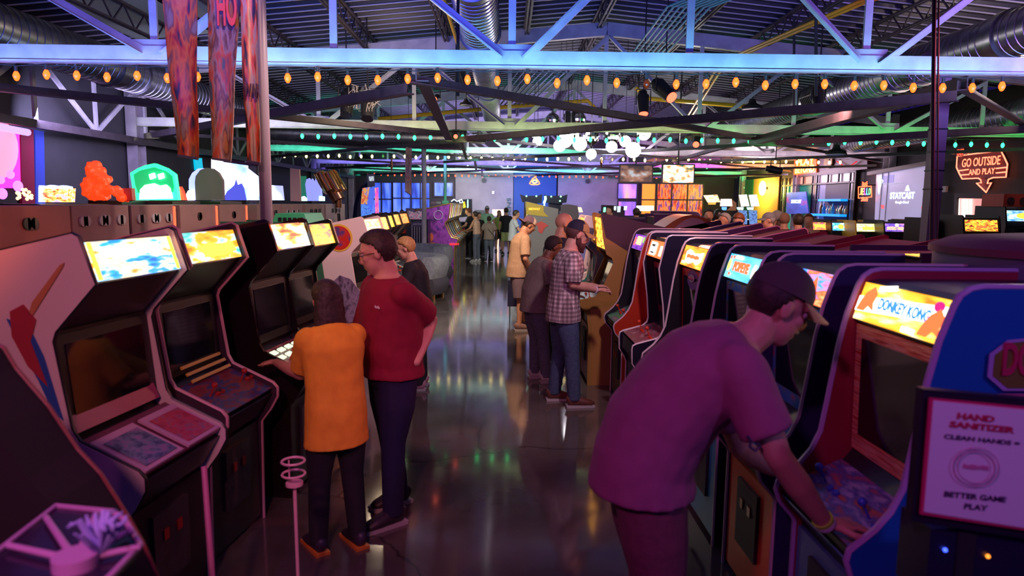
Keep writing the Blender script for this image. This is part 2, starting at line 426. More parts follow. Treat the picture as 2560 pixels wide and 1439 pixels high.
glazing(5, (1545, 502, 1590, 540), 1, 1, art('violet_orange_glass_low', [(.15, .1, .9), (.4, .15, .9), (1, .3, .2)], 1.0, 1.3, 5, (1.5, 1, .2)))
glazing(6, (1604, 458, 1640, 540), 1, 2, glow('orange_pane', (1, .28, .03), 1.1))
glazing(7, (1640, 458, 1756, 540), 3, 2, orangeglass)

# columns against the side walls
colm = mat('column_paint', (.42, .37, .42), .5, c2=(.3, .27, .3), sc=4)
n = 6
for i, Y in enumerate(TY):
    for X, s in ((XL+.14, 'l'), (XR-.14, 'r')):
        bm = bm_new(); h = 4.5
        beam(bm, (X, Y, 0), (X, Y, h), .012, .3, up=(0, 1, 0)); beam(bm, (X, Y-.15, 0), (X, Y-.15, h), .2, .014, up=(0, 1, 0)); beam(bm, (X, Y+.15, 0), (X, Y+.15, h), .2, .014, up=(0, 1, 0))
        struct('trim_%d' % n, bm, colm); n += 1
# the tall column standing in the right-hand machines, with its tie bands
X2 = P(2338, 400, 9.4).x
bm = bm_new(); box(bm, (X2, 9.4, 1.9), (.16, .16, 3.8)); struct('trim_%d' % n, bm, mat('column_violet_paint', (.35, .28, .36), .5)); n += 1
bm = bm_new()
for z in (3.35, 3.0, 2.7, 2.45, 2.2): box(bm, (X2, 9.4, z), (.175, .175, .02))
struct('trim_%d' % n, bm, IRON); n += 1

# wall openings on the left: tall violet lit recess, screens' frames
def on_left(name, p0, p1, m, X=None, t=.05, st=None):
    X = XL+.02 if X is None else X
    a, c = PX(*p0, X), PX(*p1, X)
    bm = bm_new(); box(bm, (X, (a.y+c.y)/2, (a.z+c.z)/2), (t, abs(a.y-c.y), abs(a.z-c.z))); return bm
# ================================================================== ROOF STEEL
bay = 1.81
def truss(i, Y, m, label):
    t = thing('roof_truss', (XM, Y, ZB), label, 'roof truss')
    bm = bm_new(); beam(bm, (XL, Y, ZB), (XR, Y, ZB), .12, .15)
    beam(bm, (XL, Y, ZB-.08), (XR, Y, ZB-.08), .15, .012)
    part('bottom_chord', bm, m, t, world=True)
    for x0, x1 in ((XL, XM), (XM, XR)):
        bm = bm_new(); beam(bm, (x0, Y, ztop(x0)), (x1, Y, ztop(x1)), .12, .24); part('top_chord', bm, WPAINT, t, world=True)
    for k in range(-4, 5):
        x = XM+bay*k
        bm = bm_new(); beam(bm, (x, Y, ZB+.09), (x, Y, ztop(x)-.1), .075, .03); part('post', bm, m, t, world=True)
        if k % 2:
            for s in (-1, 1):
                x2 = XM+bay*(k+s)
                bm = bm_new(); angle_iron(bm, (x+s*.1, Y-.09, ZB), (x2, Y-.05, ztop(x2)-.12), .07, .012, up=(0, -1, 0))
                part('web_diagonal', bm, m, t, world=True)
            bm = bm_new(); box(bm, (x, Y-.04, ZB+.1), (.4, .012, .08)); part('gusset_plate', bm, m, t, world=True)
    return t
for i, (Y, l) in enumerate(zip(TY, ('nearest steel roof truss, washed pale blue, orange bulbs strung under it', 'second steel roof truss washed yellow green with green bulbs under it',
                              'third steel roof truss washed mint with yellow bulbs under it', 'fourth roof truss glowing violet, just above the hanging screens', 'farthest roof truss glowing teal in front of the back wall'))):
    truss(i, Y, WPAINT, l)
# horizontal cross bracing between the bottom chords
bx = [-6.85, -1.05, 4.7, 10.45]
brm = DPAINT
def brace(a, c, label, w=.1):
    bm = bm_new(); angle_iron(bm, a, c, w, .014); solo('cross_brace', bm, brm, label, 'steel brace', group='crossed braces between the roof trusses')
nm = ['first and second', 'second and third', 'third and fourth', 'fourth and fifth']
side = ['left', 'middle', 'right']
for i in range(4):
    for j in range(3):
        za = ZB-.18
        brace((bx[j], TY[i]+.1, za), (bx[j+1], TY[i+1]-.1, za), 'dark steel brace running right and away in the %s bay between %s truss' % (side[j], nm[i]), .1 if i == 0 else .06)
        brace((bx[j+1], TY[i]+.1, za-.1), (bx[j], TY[i+1]-.1, za-.1), 'dark steel brace running left and away in the %s bay between %s truss' % (side[j], nm[i]), .1 if i == 0 else .06)
    for j in (1, 2):
        bm = bm_new(); angle_iron(bm, (bx[j]+.1, TY[i]+.1, ZB-.14), (bx[j]-.1, TY[i+1]-.1, ZB-.25), .13 if i == 0 else .07, .014)
        solo('steel_strut', bm, brm, 'straight dark steel strut on the %s side between %s truss' % (('left', 'right')[j-1], nm[i]), 'steel strut')
# longitudinal edge trusses on the left wall
for i in range(4):
    t = thing('wall_truss', (XL+.3, TY[i], 3.0), 'low dark edge truss along the left wall between %s roof truss' % nm[i], 'steel truss')
    X = XL+.28
    bm = bm_new(); beam(bm, (X, TY[i], 3.02), (X, TY[i+1], 3.02), .1, .12); part('bottom_chord', bm, brm, t, world=True)
    bm = bm_new(); beam(bm, (X, TY[i], 4.15), (X, TY[i+1], 4.15), .1, .12); part('top_chord', bm, WPAINT, t, world=True)
    for k in range(4):
        ya = TY[i]+1.5*k+.1; yb = ya+1.5
        bm = bm_new(); beam(bm, (X, ya, 3.05), (X, ya, 4.1), .07, .04, up=(1, 0, 0)); part('post', bm, WPAINT, t, world=True)
        bm = bm_new()
        if k % 2: beam(bm, (X, ya, 3.05), (X, yb, 4.1), .08, .03, up=(1, 0, 0))
        else: beam(bm, (X, ya, 4.1), (X, yb, 3.05), .08, .03, up=(1, 0, 0))
        part('web_diagonal', bm, WPAINT, t, world=True)
# open-web joists along the hall
jn = 0
for k, x in enumerate([XM+1.5*q for q in (-5, -4, -3, -2, -1, -.1, 1, 2, 3, 4, 5)]):
    z1 = ztop(x)+.33; z0 = z1-.3
    bm = bm_new()
    for dx in (-.03, .03):
        beam(bm, (x+dx, 3.0, z1), (x+dx, YB, z1), .035, .035); beam(bm, (x+dx, 3.0, z0), (x+dx, YB, z0), .03, .03)
    y = 3.0
    while y < YB-.5:
        beam(bm, (x, y, z0), (x, y+.3, z1), .02); beam(bm, (x, y+.3, z1), (x, y+.6, z0), .02); y += .6
    solo('roof_joist', bm, DPAINT, 'open web steel joist running the length of the roof deck', 'roof joist', group='roof joists under the deck')
# ducts: spiral pipe
def spiral(bm, a, c, r, seg=28, pitch=.14):
    a, c = Vector(a), Vector(c); L = (c-a).length; n = int(L/pitch); d = (c-a)/n
    pts, rs = [], []
    for i in range(n):
        p = a+d*i
        pts += [p, p+d*.86, p+d*.88, p+d*.99]; rs += [r, r, r+.008, r+.008]
    tube(bm, pts, rs, seg); return bm
def duct(label, a, c, r, collars=(), vents=()):
    t = thing('spiral_duct', a, label, 'air duct')
    part('pipe', spiral(bm_new(), a, c, r), STEEL, t, world=True, smooth=30)
    a, c = Vector(a), Vector(c); d = c-a
    for f in collars:
        bm = bm_new(); disc(bm, a+d*f, r+.03, .14, d, 28); part('collar', bm, STEEL, t, world=True, smooth=30)
    for f, sx in vents:
        p = a+d*f; bm = bm_new(); box(bm, p+Vector((sx*(r+.04), 0, -.06)), (.16, .55, .22), (0, sx*.5, 0)); v = part('vent_box', bm, DPAINT, t, world=True)
        bm = bm_new()
        for q in range(7): box(bm, p+Vector((sx*(r+.12), -.22+q*.073, -.1)), (.02, .02, .17), (0, sx*.5, 0))
        part('grille', bm, IRON, v, world=True)
    return t
duct('wide silver spiral duct running away over the middle of the aisle', (-.42, 5.6, 4.55), (-.42, 10.6, 4.45), .29, (.5, .98))
duct('narrower silver spiral duct continuing over the aisle behind the wide one', (-.42, 10.8, 4.4), (-.42, 19.2, 4.3), .23, (.02, .45, .5))
duct('spiral duct along the left side of the roof, lit blue near the corner', (-6.1, 4.6, 3.95), (-6.1, 24, 3.95), .29, (.32, .36, .62))
duct('long spiral duct on the right side of the roof passing behind the beam', (6.45, 6.2, 4.15), (6.45, 22, 4.15), .3, (.18, .3, .34, .55), ((.27, -1), (.5, -1)))
duct('outermost spiral duct beside the right wall with a thick collar', (9.65, 8, 3.72), (9.65, 21, 3.72), .28, (.12, .3))
duct('dark spiral duct crossing the hall behind the second truss', (-6.2, 17.3, 3.62), (-1.0, 17.3, 3.5), .27, (.5,))
# conduits
def conduit(label, pts, r, c, m=None):
    bm = bm_new(); tube(bm, pts, r, 8); solo('conduit', bm, m or mat('conduit_'+c[0], c[1], .4), label, 'conduit', smooth=40)
yel = ('yellow', (.75, .45, .02)); cya = ('cyan', (.1, .42, .45))
for q, o in enumerate((0, .1)):
    conduit('yellow conduit rising to the upper right, %s of the pair' % ('left', 'right')[q], [(4.4+o, 17, 4.1), (3.9+o, 12.9, 4.55), (4.6+o, 9.3, 4.62), (5.4+o, 7.6, 4.6)] + ([(7.0, 7.6, 4.55), (9.5, 7.7, 4.4)] if q == 0 else [(5.6, 7.0, 4.6)]), .026, yel)
conduit('yellow conduit bending across between the second and third truss', [(-3.4, 18.4, 4.1), (0, 18.4, 4.45), (2.1, 18.3, 4.62), (2.3, 18.2, 4.4)], .05, yel)
conduit('yellow conduit crossing on the right of the ridge behind the globes', [(3.1, 17.0, 4.75), (3.4, 17.0, 4.5), (6.3, 17.2, 4.35), (8.5, 17.2, 4.3)], .05, yel)
conduit('yellow conduit beside the wide silver duct', [(-.95, 6.2, 4.9), (-.9, 12.9, 4.75)], .03, yel)
for q in range(8):
    conduit('cyan conduit lying in the row of eight under the right slope', [(2.35+q*.09, 14.5, 4.75), (2.35+q*.09, 10.5, 4.85), (2.75+q*.09, 9.6, 4.85), (2.75+q*.09, 7.6, 4.85)], .017, cya)
for o in [x for x in col.objects if x.get('category') == 'conduit' and 'row of eight' in x['label']]: o['group'] = 'cyan conduits side by side'
for q in range(9):
    conduit('thin blue grey conduit in the slanting bundle left of the ridge', [(1.2-q*.12, 14.2, 4.62), (.5-q*.12, 18.6, 4.5)], .018, ('slate', (.15, .2, .4)))
for o in [x for x in col.objects if x.get('category') == 'conduit' and 'slanting bundle' in x['label']]: o['group'] = 'slanting bundle of thin conduits'
# string lights
def strings(label, Y, z, x0, x1, sp, c, es, r=.034, skip=(), sag=.0):
    t = thing('string_lights', ((x0+x1)/2, Y, z), label, 'string lights')
    n = int((x1-x0)/sp); gm = glow('bulb_'+str(c), c, es)
    bm = bm_new(); tube(bm, [(x0+(x1-x0)*i/(n*2), Y, z+.07+.012*(i % 2)) for i in range(n*2+1)], .006, 5); part('cord', bm, IRON, t, world=True)
    proto = None; sock = None
    for i in range(n+1):
        x = x0+sp*i; dz = random.uniform(-.03, .01)
        if proto is None:
            bm = bm_new(); loft(bm, [((0, 0, -.052), .006, .006), ((0, 0, -.045), r*.5, r*.5), ((0, 0, -.022), r*.85, r*.85), ((0, 0, 0), r, r), ((0, 0, .025), r*.75, r*.75), ((0, 0, .042), r*.45, r*.45)], (0, 1, 0), 10)
            proto = part('bulb', bm, gm, t, smooth=True); b_ = proto
            bm = bm_new(); disc(bm, (0, 0, .07), r*.5, .05, seg=8); sock = part('socket', bm, IRON, t); sock.parent = b_
        else:
            b_ = proto.copy(); col.objects.link(b_); b_.parent = t
            s_ = sock.copy(); col.objects.link(s_); s_.parent = b_
        b_.location = (x-(x0+x1)/2, 0, dz)
        if i in skip: b_.data = b_.data.copy(); b_.data.materials[0] = mat('dead_bulb_'+str(c), (.3*c[0], .3*c[1], .3*c[2]), .3)
    return t
strings('string of orange bulbs hanging under the nearest beam', TY[0]-.02, ZB-.20, -5.9, 5.3, .305, (1, .075, .006), 4.5, skip=(24,))
strings('string of green bulbs hanging under the second beam', TY[1]-.02, ZB-.22, -3.9, 9.6, .305, (.03, .9, .25), 4.5)
strings('string of yellow bulbs under the third beam', TY[2]-.02, ZB-.2, -6.2, 9.6, .305, (1, .68, .22), 9, skip=(9, 30, 34))
strings('string of small red bulbs in front of the back wall', 31.38, 3.17, -6.3, 7.9, .305, (1, .05, .02), 5)
# globes and mirror balls
def globe(px, py, r, Y, mball=False, label=''):
    c = P(px, py, Y)
    t = thing('mirror_ball' if mball else 'globe_lamp', c, label, 'mirror ball' if mball else 'globe lamp')
    if mball:
        bm = bm_new(); ball(bm, c, r, 20); part('mirror_sphere', bm, mat('mirror_tiles', (.75, .75, .8), .1, 1), t, world=True)
    else:
        bm = bm_new(); ball(bm, c, r, 24); part('globe', bm, glow('white_globe', (1, .96, .98), 6), t, world=True, smooth=True)
    bm = bm_new(); disc(bm, c+Vector((0, 0, r+.02)), .03, .05); part('cap', bm, IRON, t, world=True)
    bm = bm_new(); tube(bm, [c+Vector((0, 0, r)), (c.x, c.y, ztop(c.x)+.4)], .006, 5); part('cord', bm, IRON, t, world=True)
GL = [(1344, 353, 12, 15.2, 'small white globe lamp alone at the left end of the cluster'), (1336, 326, 17, 15.4, 'half hidden white globe above the small leftmost globe'),
      (1399, 364, 15, 15, 'white globe at the lower left of the bright clump'), (1412, 350, 19, 15.3, 'white globe in the middle of the bright clump'), (1427, 338, 20, 15.6, 'largest white globe at the top of the bright clump'),
      (1450, 360, 17, 15, 'white globe on the right of the bright clump'), (1478, 385, 13, 14.8, 'lowest white globe, hanging on a long cord'),
      (1529, 367, 14, 15, 'white globe right of the second mirror ball'), (1563, 353, 14, 15.2, 'white globe just above the big lower right one'), (1583, 375, 19, 14.8, 'big white globe at the lower right'), (1610, 333, 17, 15.5, 'half hidden white globe at the right end under the beam')]
for px, py, r, Y, l in GL: globe(px, py, r*Y/F, Y, False, l)
for px, py, r, Y, l in ((1382, 300, 17, 16.5, 'upper mirror ball above the green beam'), (1478, 343, 20, 15.3, 'left lower mirror ball among the globes'), (1530, 338, 22, 15.4, 'right lower mirror ball among the globes'), (1443, 298, 22, 17.5, 'far large mirror ball behind the brace')):
    globe(px, py, r*Y/F, Y, True, l)
# high bay pendants
def highbay(px, py, Y, wpx, label):
    c = P(px, py, Y); r = wpx/2*Y/F
    t = thing('pendant_lamp', c, label, 'pendant lamp')
    bm = bm_new(); loft(bm, [(c+V(0, 0, 0), r, r), (c+V(0, 0, r*.25), r*.9, r*.9), (c+V(0, 0, r*.5), r*.4, r*.4), (c+V(0, 0, r*.9), r*.25, r*.25)], (0, 1, 0), 24); part('shade', bm, IRON, t, world=True, smooth=35)
    bm = bm_new(); disc(bm, c+V(0, 0, -.01), r*.85, .015); part('lens', bm, mat('unlit_lens', (.5, .5, .5), .3), t, world=True)
    bm = bm_new(); tube(bm, [c+V(0, 0, r*.8), (c.x, c.y, ztop(c.x)+.4)], .012, 6); part('cord', bm, IRON, t, world=True)
for a in ((1165, 262, 12.0, 32, 'black pendant lamp just left of the central duct'), (1195, 356, 16, 42, 'black pendant lamp hanging under the second beam'), (912, 398, 22, 36, 'black pendant lamp far left under the mint beam'),
          (1270, 180, 7.0, 0, ''), (545, 250, 11, 34, 'black pendant lamp behind the hanging banners'), (1880, 272, 14.5, 52, 'black pendant lamp beside the right duct'), (2090, 385, 15, 50, 'black pendant lamp at the lower right under the green beam')):
    if a[3]: highbay(*a)
# moving heads and can lights
def spotlamp(px, py, Y, L, label, lit=None, aim=(0, -.5, -1)):
    c = P(px, py, Y); a = Vector(aim).normalized(); r = L*.33
    t = thing('stage_light', c, label, 'stage light')
    bm = bm_new(); disc(bm, c, r, L, a, 20, r2=r*.8); disc(bm, c-a*L*.6, r*.7, L*.3, a, 16); part('can', bm, IRON, t, world=True, smooth=35)
    bm = bm_new(); disc(bm, c+a*L*.52, r*.8 if not lit else r*.72, .02, a, 20); part('lens', bm, lit or CHROME, t, world=True)
    s = Vector((1, 0, 0))
    bm = bm_new(); tube(bm, [c-s*r*1.15, c-s*r*1.15+V(0, 0, L*.8), c+s*r*1.15+V(0, 0, L*.8), c+s*r*1.15], .012, 6); part('yoke', bm, IRON, t, world=True)
    bm = bm_new(); tube(bm, [c+V(0, 0, L*.8), (c.x, c.y, ztop(c.x)+.4)], .012, 6); part('hanger', bm, IRON, t, world=True)
rl = glow('red_lens', (1, .1, .05), 4)
spotlamp(920, 270, 12.5, .42, 'silver tipped moving head light under the cable bundle'); spotlamp(868, 262, 12.5, .4, 'black moving head light left of the cable bundle')
spotlamp(1608, 262, 12.6, .34, 'black can light aimed down with a red lens', rl, (0, -.35, -1)); spotlamp(1662, 228, 12.0, .4, 'tilted black can light with red lens under the near beam', rl, (.5, -.8, -.7))
spotlamp(1090, 246, 12.8, .2, 'small dark light with a red glowing front', rl, (-.2, -1, -.3)); spotlamp(1420, 300, 17.2, .3, 'far black can light near the mirror balls')
spotlamp(1938, 425, 17, .3, 'projector like light hanging at the back right', None, (.9, -.2, -.2)); spotlamp(2045, 250, 11.5, .3, 'small black light beside the right duct vent')
spotlamp(1742, 354, 14, .26, 'red glowing light on the green beam right of the globes', rl, (-.4, -1, -.6)); spotlamp(1140, 342, 13.0, .16, 'tiny red lit fixture on the second beam', rl, (0, -1, 0))
# loose cable bundle
bm = bm_new()
for q in range(16):
    c = P(880+q*4, 240, 12.4); pts = [c+V(random.uniform(-.1, .1), random.uniform(-.1, .1), random.uniform(-.3, .2)) for _ in range(5)]
    tube(bm, pts, .006, 5)
tag(part('cable_bundle', bm, mat('pale_cable', (.5, .45, .42), .5)), 'tangled bundle of pale cables above the moving head light', 'cables', kind='stuff')
# black hanging poles
bm = bm_new(); a = P(2329, 655, 4.9); c = P(2336, -30, 4.9); tube(bm, [a, c], .014, 8); tube(bm, [a+V(.03, 0, .1), c+V(.03, 0, 0)], .006, 6)
solo('hanging_cable', bm, IRON, 'black cable pipe dropping from the roof onto the right machines', 'cable')
for px, y0, y1, Y, l in ((1145, 240, -20, 8, 'thin black drop rod left of the wide duct'), (2040, 240, 0, 9, 'black drop rod right of the ridge, above the orange bulbs'), (1985, 270, 130, 11, 'black drop rod beside the vent of the right duct')):
    bm = bm_new(); tube(bm, [P(px, y0, Y), P(px, y1-90, Y)], .02, 6); solo('drop_rod', bm, IRON, l, 'rod')
# slim lit poles standing among the machines
pole_m = mat('violet_pole_paint', (.22, .2, .28), .4)
def pole(px, pt, pb, Y, r, l, m=None):
    a = PF(px, 900, 0); x = P(px, pb, Y).x
    bm = bm_new(); tube(bm, [(x, Y, 0), (x, Y, P(px, max(pt, -40), Y).z)], r, 16); disc(bm, (x, Y, .01), r*2.5, .02); solo('support_pole', bm, m or pole_m, l, 'pole', smooth=35)
pole(664, -30, 480, 5.2, .045, 'tall lilac lit pole standing behind the left machine row')
pole(1060, 300, 480, 17.5, .06, 'slim pale pole standing at the pinball row', WPAINT)
pole(1113, 370, 520, 22, .05, 'green tinted thin pole with a square sign holder behind the pinball row', mat('green_pole', (.1, .5, .3), .4))
# ================================================================== ARCADE CABINETS
MOLD = mat('pale_t_moulding', (.6, .5, .52), .35)
def lerp(a, b, t): return (a[0]+(b[0]-a[0])*t, a[1]+(b[1]-a[1])*t)
NIN = dict(out=[(0, 0), (0, 1.70), (.585, 1.70), (.625, 1.693), (.655, 1.672), (.672, 1.64), (.71, 1.525), (.737, 1.385), (.765, 1.17), (.785, 1.03), (.82, .95), (.87, .885), (.95, .815), (.957, .78), (.94, .73), (.88, .66), (.87, .64), (.87, 0)],
    body=[(.02, .02), (.02, 1.665), (.60, 1.665), (.645, 1.655), (.69, 1.50), (.672, 1.49), (.655, .96), (.70, .905), (.93, .795), (.93, .76), (.90, .71), (.845, .66), (.845, .02)],
    mq=((.655, 1.652), (.699, 1.508)), bz=((.676, 1.485), (.661, .97)), cp=((.70, .915), (.93, .805)), front=(.935, .76, .848, .66))
GUN = dict(out=[(0, 0), (0, 1.70), (.655, 1.70), (.685, 1.69), (.70, 1.665), (.75, 1.43), (.705, 1.12), (.69, .93), (.70, .885), (.74, .85), (.92, .80), (.945, .785), (.95, .76), (.945, .64), (.90, .57), (.88, .52), (.88, 0)],
    body=[(.02, .02), (.02, 1.665), (.66, 1.665), (.70, 1.52), (.63, 1.50), (.60, 1.02), (.62, .90), (.72, .83), (.92, .78), (.92, .66), (.86, .56), (.86, .02)],
    mq=((.69, 1.64), (.728, 1.50)), bz=((.66, 1.44), (.60, 1.0)), cp=((.64, .885), (.92, .795)), front=(.925, .78, .925, .66))
WEDGE = dict(out=[(.02, 0), (.02, 1.66), (.30, 1.71), (.97, 1.855), (.99, 1.84), (.95, 1.55), (.92, 1.42), (.86, 1.38), (.84, 1.33), (.95, 1.07), (1.02, .97), (1.19, .93), (1.195, .88), (1.11, .77), (1.09, .6), (1.09, 0)],
    body=[(.04, .02), (.04, 1.63), (.9, 1.81), (.93, 1.78), (.90, 1.44), (.76, 1.36), (.88, 1.04), (.98, .94), (1.16, .90), (1.07, .76), (1.06, .02)],
    mq=((.955, 1.80), (.925, 1.47)), bz=((.80, 1.33), (.90, 1.05)), cp=((.95, .965), (1.17, .915)), front=(1.17, .89, 1.10, .78))
LP = dict(out=[(0, 0), (0, 1.62), (.04, 1.66), (.70, 1.812), (.725, 1.80), (.785, 1.615), (.60, 1.42), (.585, 1.38), (.64, 1.02), (.67, .97), (.92, .86), (.945, .83), (.945, .78), (.90, .70), (.84, .62), (.83, 0)],
    body=[(.02, .02), (.02, 1.62), (.67, 1.775), (.70, 1.78), (.745, 1.61), (.56, 1.41), (.54, 1.0), (.62, .935), (.91, .80), (.80, .62), (.80, .02)],
    mq=((.713, 1.775), (.762, 1.62)), bz=((.565, 1.395), (.60, 1.0)), cp=((.64, .955), (.92, .83)), front=(.915, .80, .83, .66))
def cabinet(loc, rz, label, prof, wd=.62, side=BLACK, mold=MOLD, front=BLACK, bez=BLACK, mqm=None, cpm=DARK, group=None, hs=1., side2=None, words_=None, frame=BLACK, stick=True, screen=GLASS, mw=.011, lod=0, btn=(.6, .05, .02), cat='arcade machine'):
    """local: x towards the player, y across, z up"""
    t = thing('arcade_cabinet', loc, label, cat, rz, group)
    S = lambda p: (p[0], p[1]*hs)
    out = [S(p) for p in prof['out']]
    for s in (-1, 1):
        bm = bm_new(); prism(bm, out, s*wd/2, s*(wd/2-.022)); sp = part('side_panel', bm, side if (s == -1 or side2 is None) else side2, t)
        if mold and lod < 2:
            bm = bm_new(); tube(bm, [(p[0], s*(wd/2-.011), p[1]) for p in out[1:]], mw, 6); part('edge_moulding', bm, mold, sp, smooth=40)
    bm = bm_new(); prism(bm, [S(p) for p in prof['body']], -(wd/2-.024), wd/2-.024); part('body', bm, frame, t)
    iw = wd/2-.03
    def plate(a, b, inset=0., t0=0., t1=1., th=.008, lift=.004):
        a, b = S(a), S(b); a, b = lerp(a, b, t0), lerp(a, b, t1); w_ = iw-inset
        d = Vector((b[0]-a[0], 0, b[1]-a[1])).normalized(); n = Vector((-d.z, 0, d.x)); n = n if n.x > 0 or abs(n.x) < .2 and n.z > 0 else -n
        A = Vector((a[0], -w_, a[1]))+n*lift; B = Vector((a[0], w_, a[1]))+n*lift; C = Vector((b[0], w_, b[1]))+n*lift; D = Vector((b[0], -w_, b[1]))+n*lift
        bm = bm_new(); slab(bm, [A, D, C, B], th); return bm, (A, B, C, D, n)
    if mqm is not None:
        bm, q = plate(*prof['mq'], inset=.008); mo = part('marquee', bm, mqm, t)
        t['_q'] = 0; del t['_q']
        A, B, C, D, n = q; o = (A+B+C+D)/4; xd = (B-A).normalized(); yd = (A-D).normalized(); Wm, Hm = (B-A).length, (A-D).length
        for wd_ in (words_ or []):
            kind_ = wd_[0]
            if kind_ == 'text':
                _, s_, u, v, fw, fh, m_, bold = wd_
                bm = text_bm(s_, depth=.004, bold=bold, origin=o+xd*u*Wm+yd*v*Hm+n*.004, xd=xd, yd=yd, fit=(fw*Wm, fh*Hm)); part('lettering', bm, m_, mo)
            else:
                _, pts, u, v, m_, lift = wd_
                bm = bm_new(); flat(bm, [(p[0]*Wm, p[1]*Hm) for p in pts], o+xd*u*Wm+yd*v*Hm+n*lift, xd, yd, .002); part('emblem', bm, m_, mo)
    if lod < 2:
        bm = bm_new()
        a, b = prof['bz']
        # bezel ring round the screen
        _, q = plate(a, b); bm_f, q = plate(a, b, th=.012); bm.free(); bz = part('bezel', bm_f, bez, t)
        bm, q2 = plate(a, b, inset=.05, t0=.1, t1=.86, th=.004, lift=.008); part('screen', bm, screen, bz)
        bm, q = plate(*prof['cp'], th=.01); cp = part('control_panel', bm, cpm, t)
        A, B, C, D, n = q; o = (A+B+C+D)/4; xd = (B-A).normalized(); dn = (D-A).normalized()
        if stick:
            for u in ((0,) if lod else (-.16, .16)):
                p = o+xd*(u if u else .02)
                bm = bm_new(); tube(bm, [p, p+n*.06], .005, 8); ball(bm, p+n*.07, .017, 12); part('joystick', bm, mat('ball_%d%d' % (btn[0]*10, btn[2]*10), btn, .25), cp, smooth=40)
                for q_ in range(2):
                    bm = bm_new(); disc(bm, p+xd*(.06+.045*q_)+dn*.01+n*.006, .014, .012, n, 14); part('button', bm, mat('ball_%d%d' % (btn[0]*10, btn[2]*10), btn, .25), cp, smooth=40)
        bm = bm_new(); f = prof['front']; slab(bm, [(f[0]+.006, -iw, f[1]*hs), (f[2]+.006, -iw, f[3]*hs), (f[2]+.006, iw, f[3]*hs), (f[0]+.006, iw, f[1]*hs)], .006); part('apron', bm, front, t)
        fx = prof['out'][-1][0]
        bm = bm_new(); box(bm, (fx-.016, 0, .33*hs), (.02, iw*2, .6*hs)); fp = part('front_panel', bm, front, t)
        bm = bm_new(); box(bm, (fx+.002, 0, .40), (.02, .26, .34)); cdo = part('coin_door', bm, DARK, fp)
        bm = bm_new()
        bm.free()
        for u in (-.05, .05): bm = bm_new(); box(bm, (fx+.014, u, .46), (.01, .035, .05)); part('coin_slot', bm, mat('coin_slot_red', (.25, .02, .02), .3) if lod == 0 else CHROME, cdo)
    return t
# ---------------------------------------------------------------- right row, facing the aisle (towards -x)
blue_side = mat('blue_laminate', (.01, .12, .42), .35)
teal = mat('teal_laminate', (.05, .35, .42), .4); orange = mat('red_orange_laminate', (.75, .07, .02), .4)
darkred = mat('dark_red_laminate', (.28, .02, .02), .4); tan = mat('tan_wood_laminate', (.42, .22, .05), .45); brown = mat('brown_laminate', (.07, .025, .04), .5)
navy = mat('navy_laminate', (.012, .01, .025), .35)
TOPDUST = mat('dusty_top', (.12, .07, .08), .8)
wh = glow('marquee_white', (1, .93, .78), 3.2); re = glow('marquee_red', (1, .12, .03), 2.2); bl = glow('marquee_blue', (.02, .2, .9), 1.6)
pinkw = mat('print_pink', (.7, .3, .3), .5)
RZ = math.pi
def right_cab(Zn, Zf, label, prof, Xb=2.05, **k):
    Y = (Zn+Zf)/2; sh = -.014*(Y-2.4)+(.05 if Zn < 4 else 0)
    return cabinet((Xb+sh, Y, 0), RZ+.014, label, prof, wd=Zf-Zn, **k)
# nearest, blue side, white/orange marquee
stripe = art('striped_bezel_print', [(.45, .03, .02), (.8, .25, .1), (.85, .5, .3), (.4, .02, .02)], 0, 14, 2, (.2, .2, 6), rough=.4)
def zig(w, h, n): return [(-w+2*w*i/n, -h*(.8+.2*math.sin(i*2.1))) for i in range(n+1)] + [(w-2*w*i/n, h*(.55+.45*((i*7) % 3)/2)) for i in range(n+1)]
dk_art = art('yellow_orange_backlit', [(1, .12, .01), (1, .45, .02), (1, .62, .05), (1, .85, .5)], 1.6, 2.2, 4, (1, 1, 1))
para = lambda x0, x1, y0, y1, s: [(x0, y0), (x1, y0+s), (x1, y1+s), (x0, y1)]
leaf = [(-.09, -.02), (-.05, .2), (.03, .38), (.09, .2), (.07, -.05), (.1, -.25), (.02, -.15), (-.02, -.3), (-.12, -.3)]
c0 = right_cab(2.14, 2.74, 'blue sided arcade machine, nearest right, man in purple shirt bending over its controls', NIN, side=mat('red_white_striped_side', (.3, .02, .05), .4), side2=blue_side, bez=stripe, front=mat('steel_blue_laminate', (.07, .16, .3), .4), cpm=art('control_print_blue_red', [(.5, .1, .05), (.08, .1, .3), (.4, .35, .5)], 0, 6, 2), mqm=dk_art, mold=mat('lilac_moulding', (.42, .28, .55), .35), stick=True, btn=(.05, .08, .5), mw=.013,
    words_=[('shape', para(-.5, .5, -.28, .12, .22), 0, 0, wh, .002), ('text', 'DONKEY KONG', .07, .04, .58, .3, bl, .035),
            ('shape', leaf, -.36, .05, re, .005), ('shape', oval(0, 0, .05, .12), .42, .3, glow('marquee_magenta', (.6, .01, .2), 1.3), .005), ('shape', oval(0, 0, .1, .09, 4, .785), .2, -.4, wh, .005), ('shape', leaf, .42, -.12, re, .006), ('shape', para(-.1, .1, -.03, .1, .1), -.17, .36, wh, .006)])
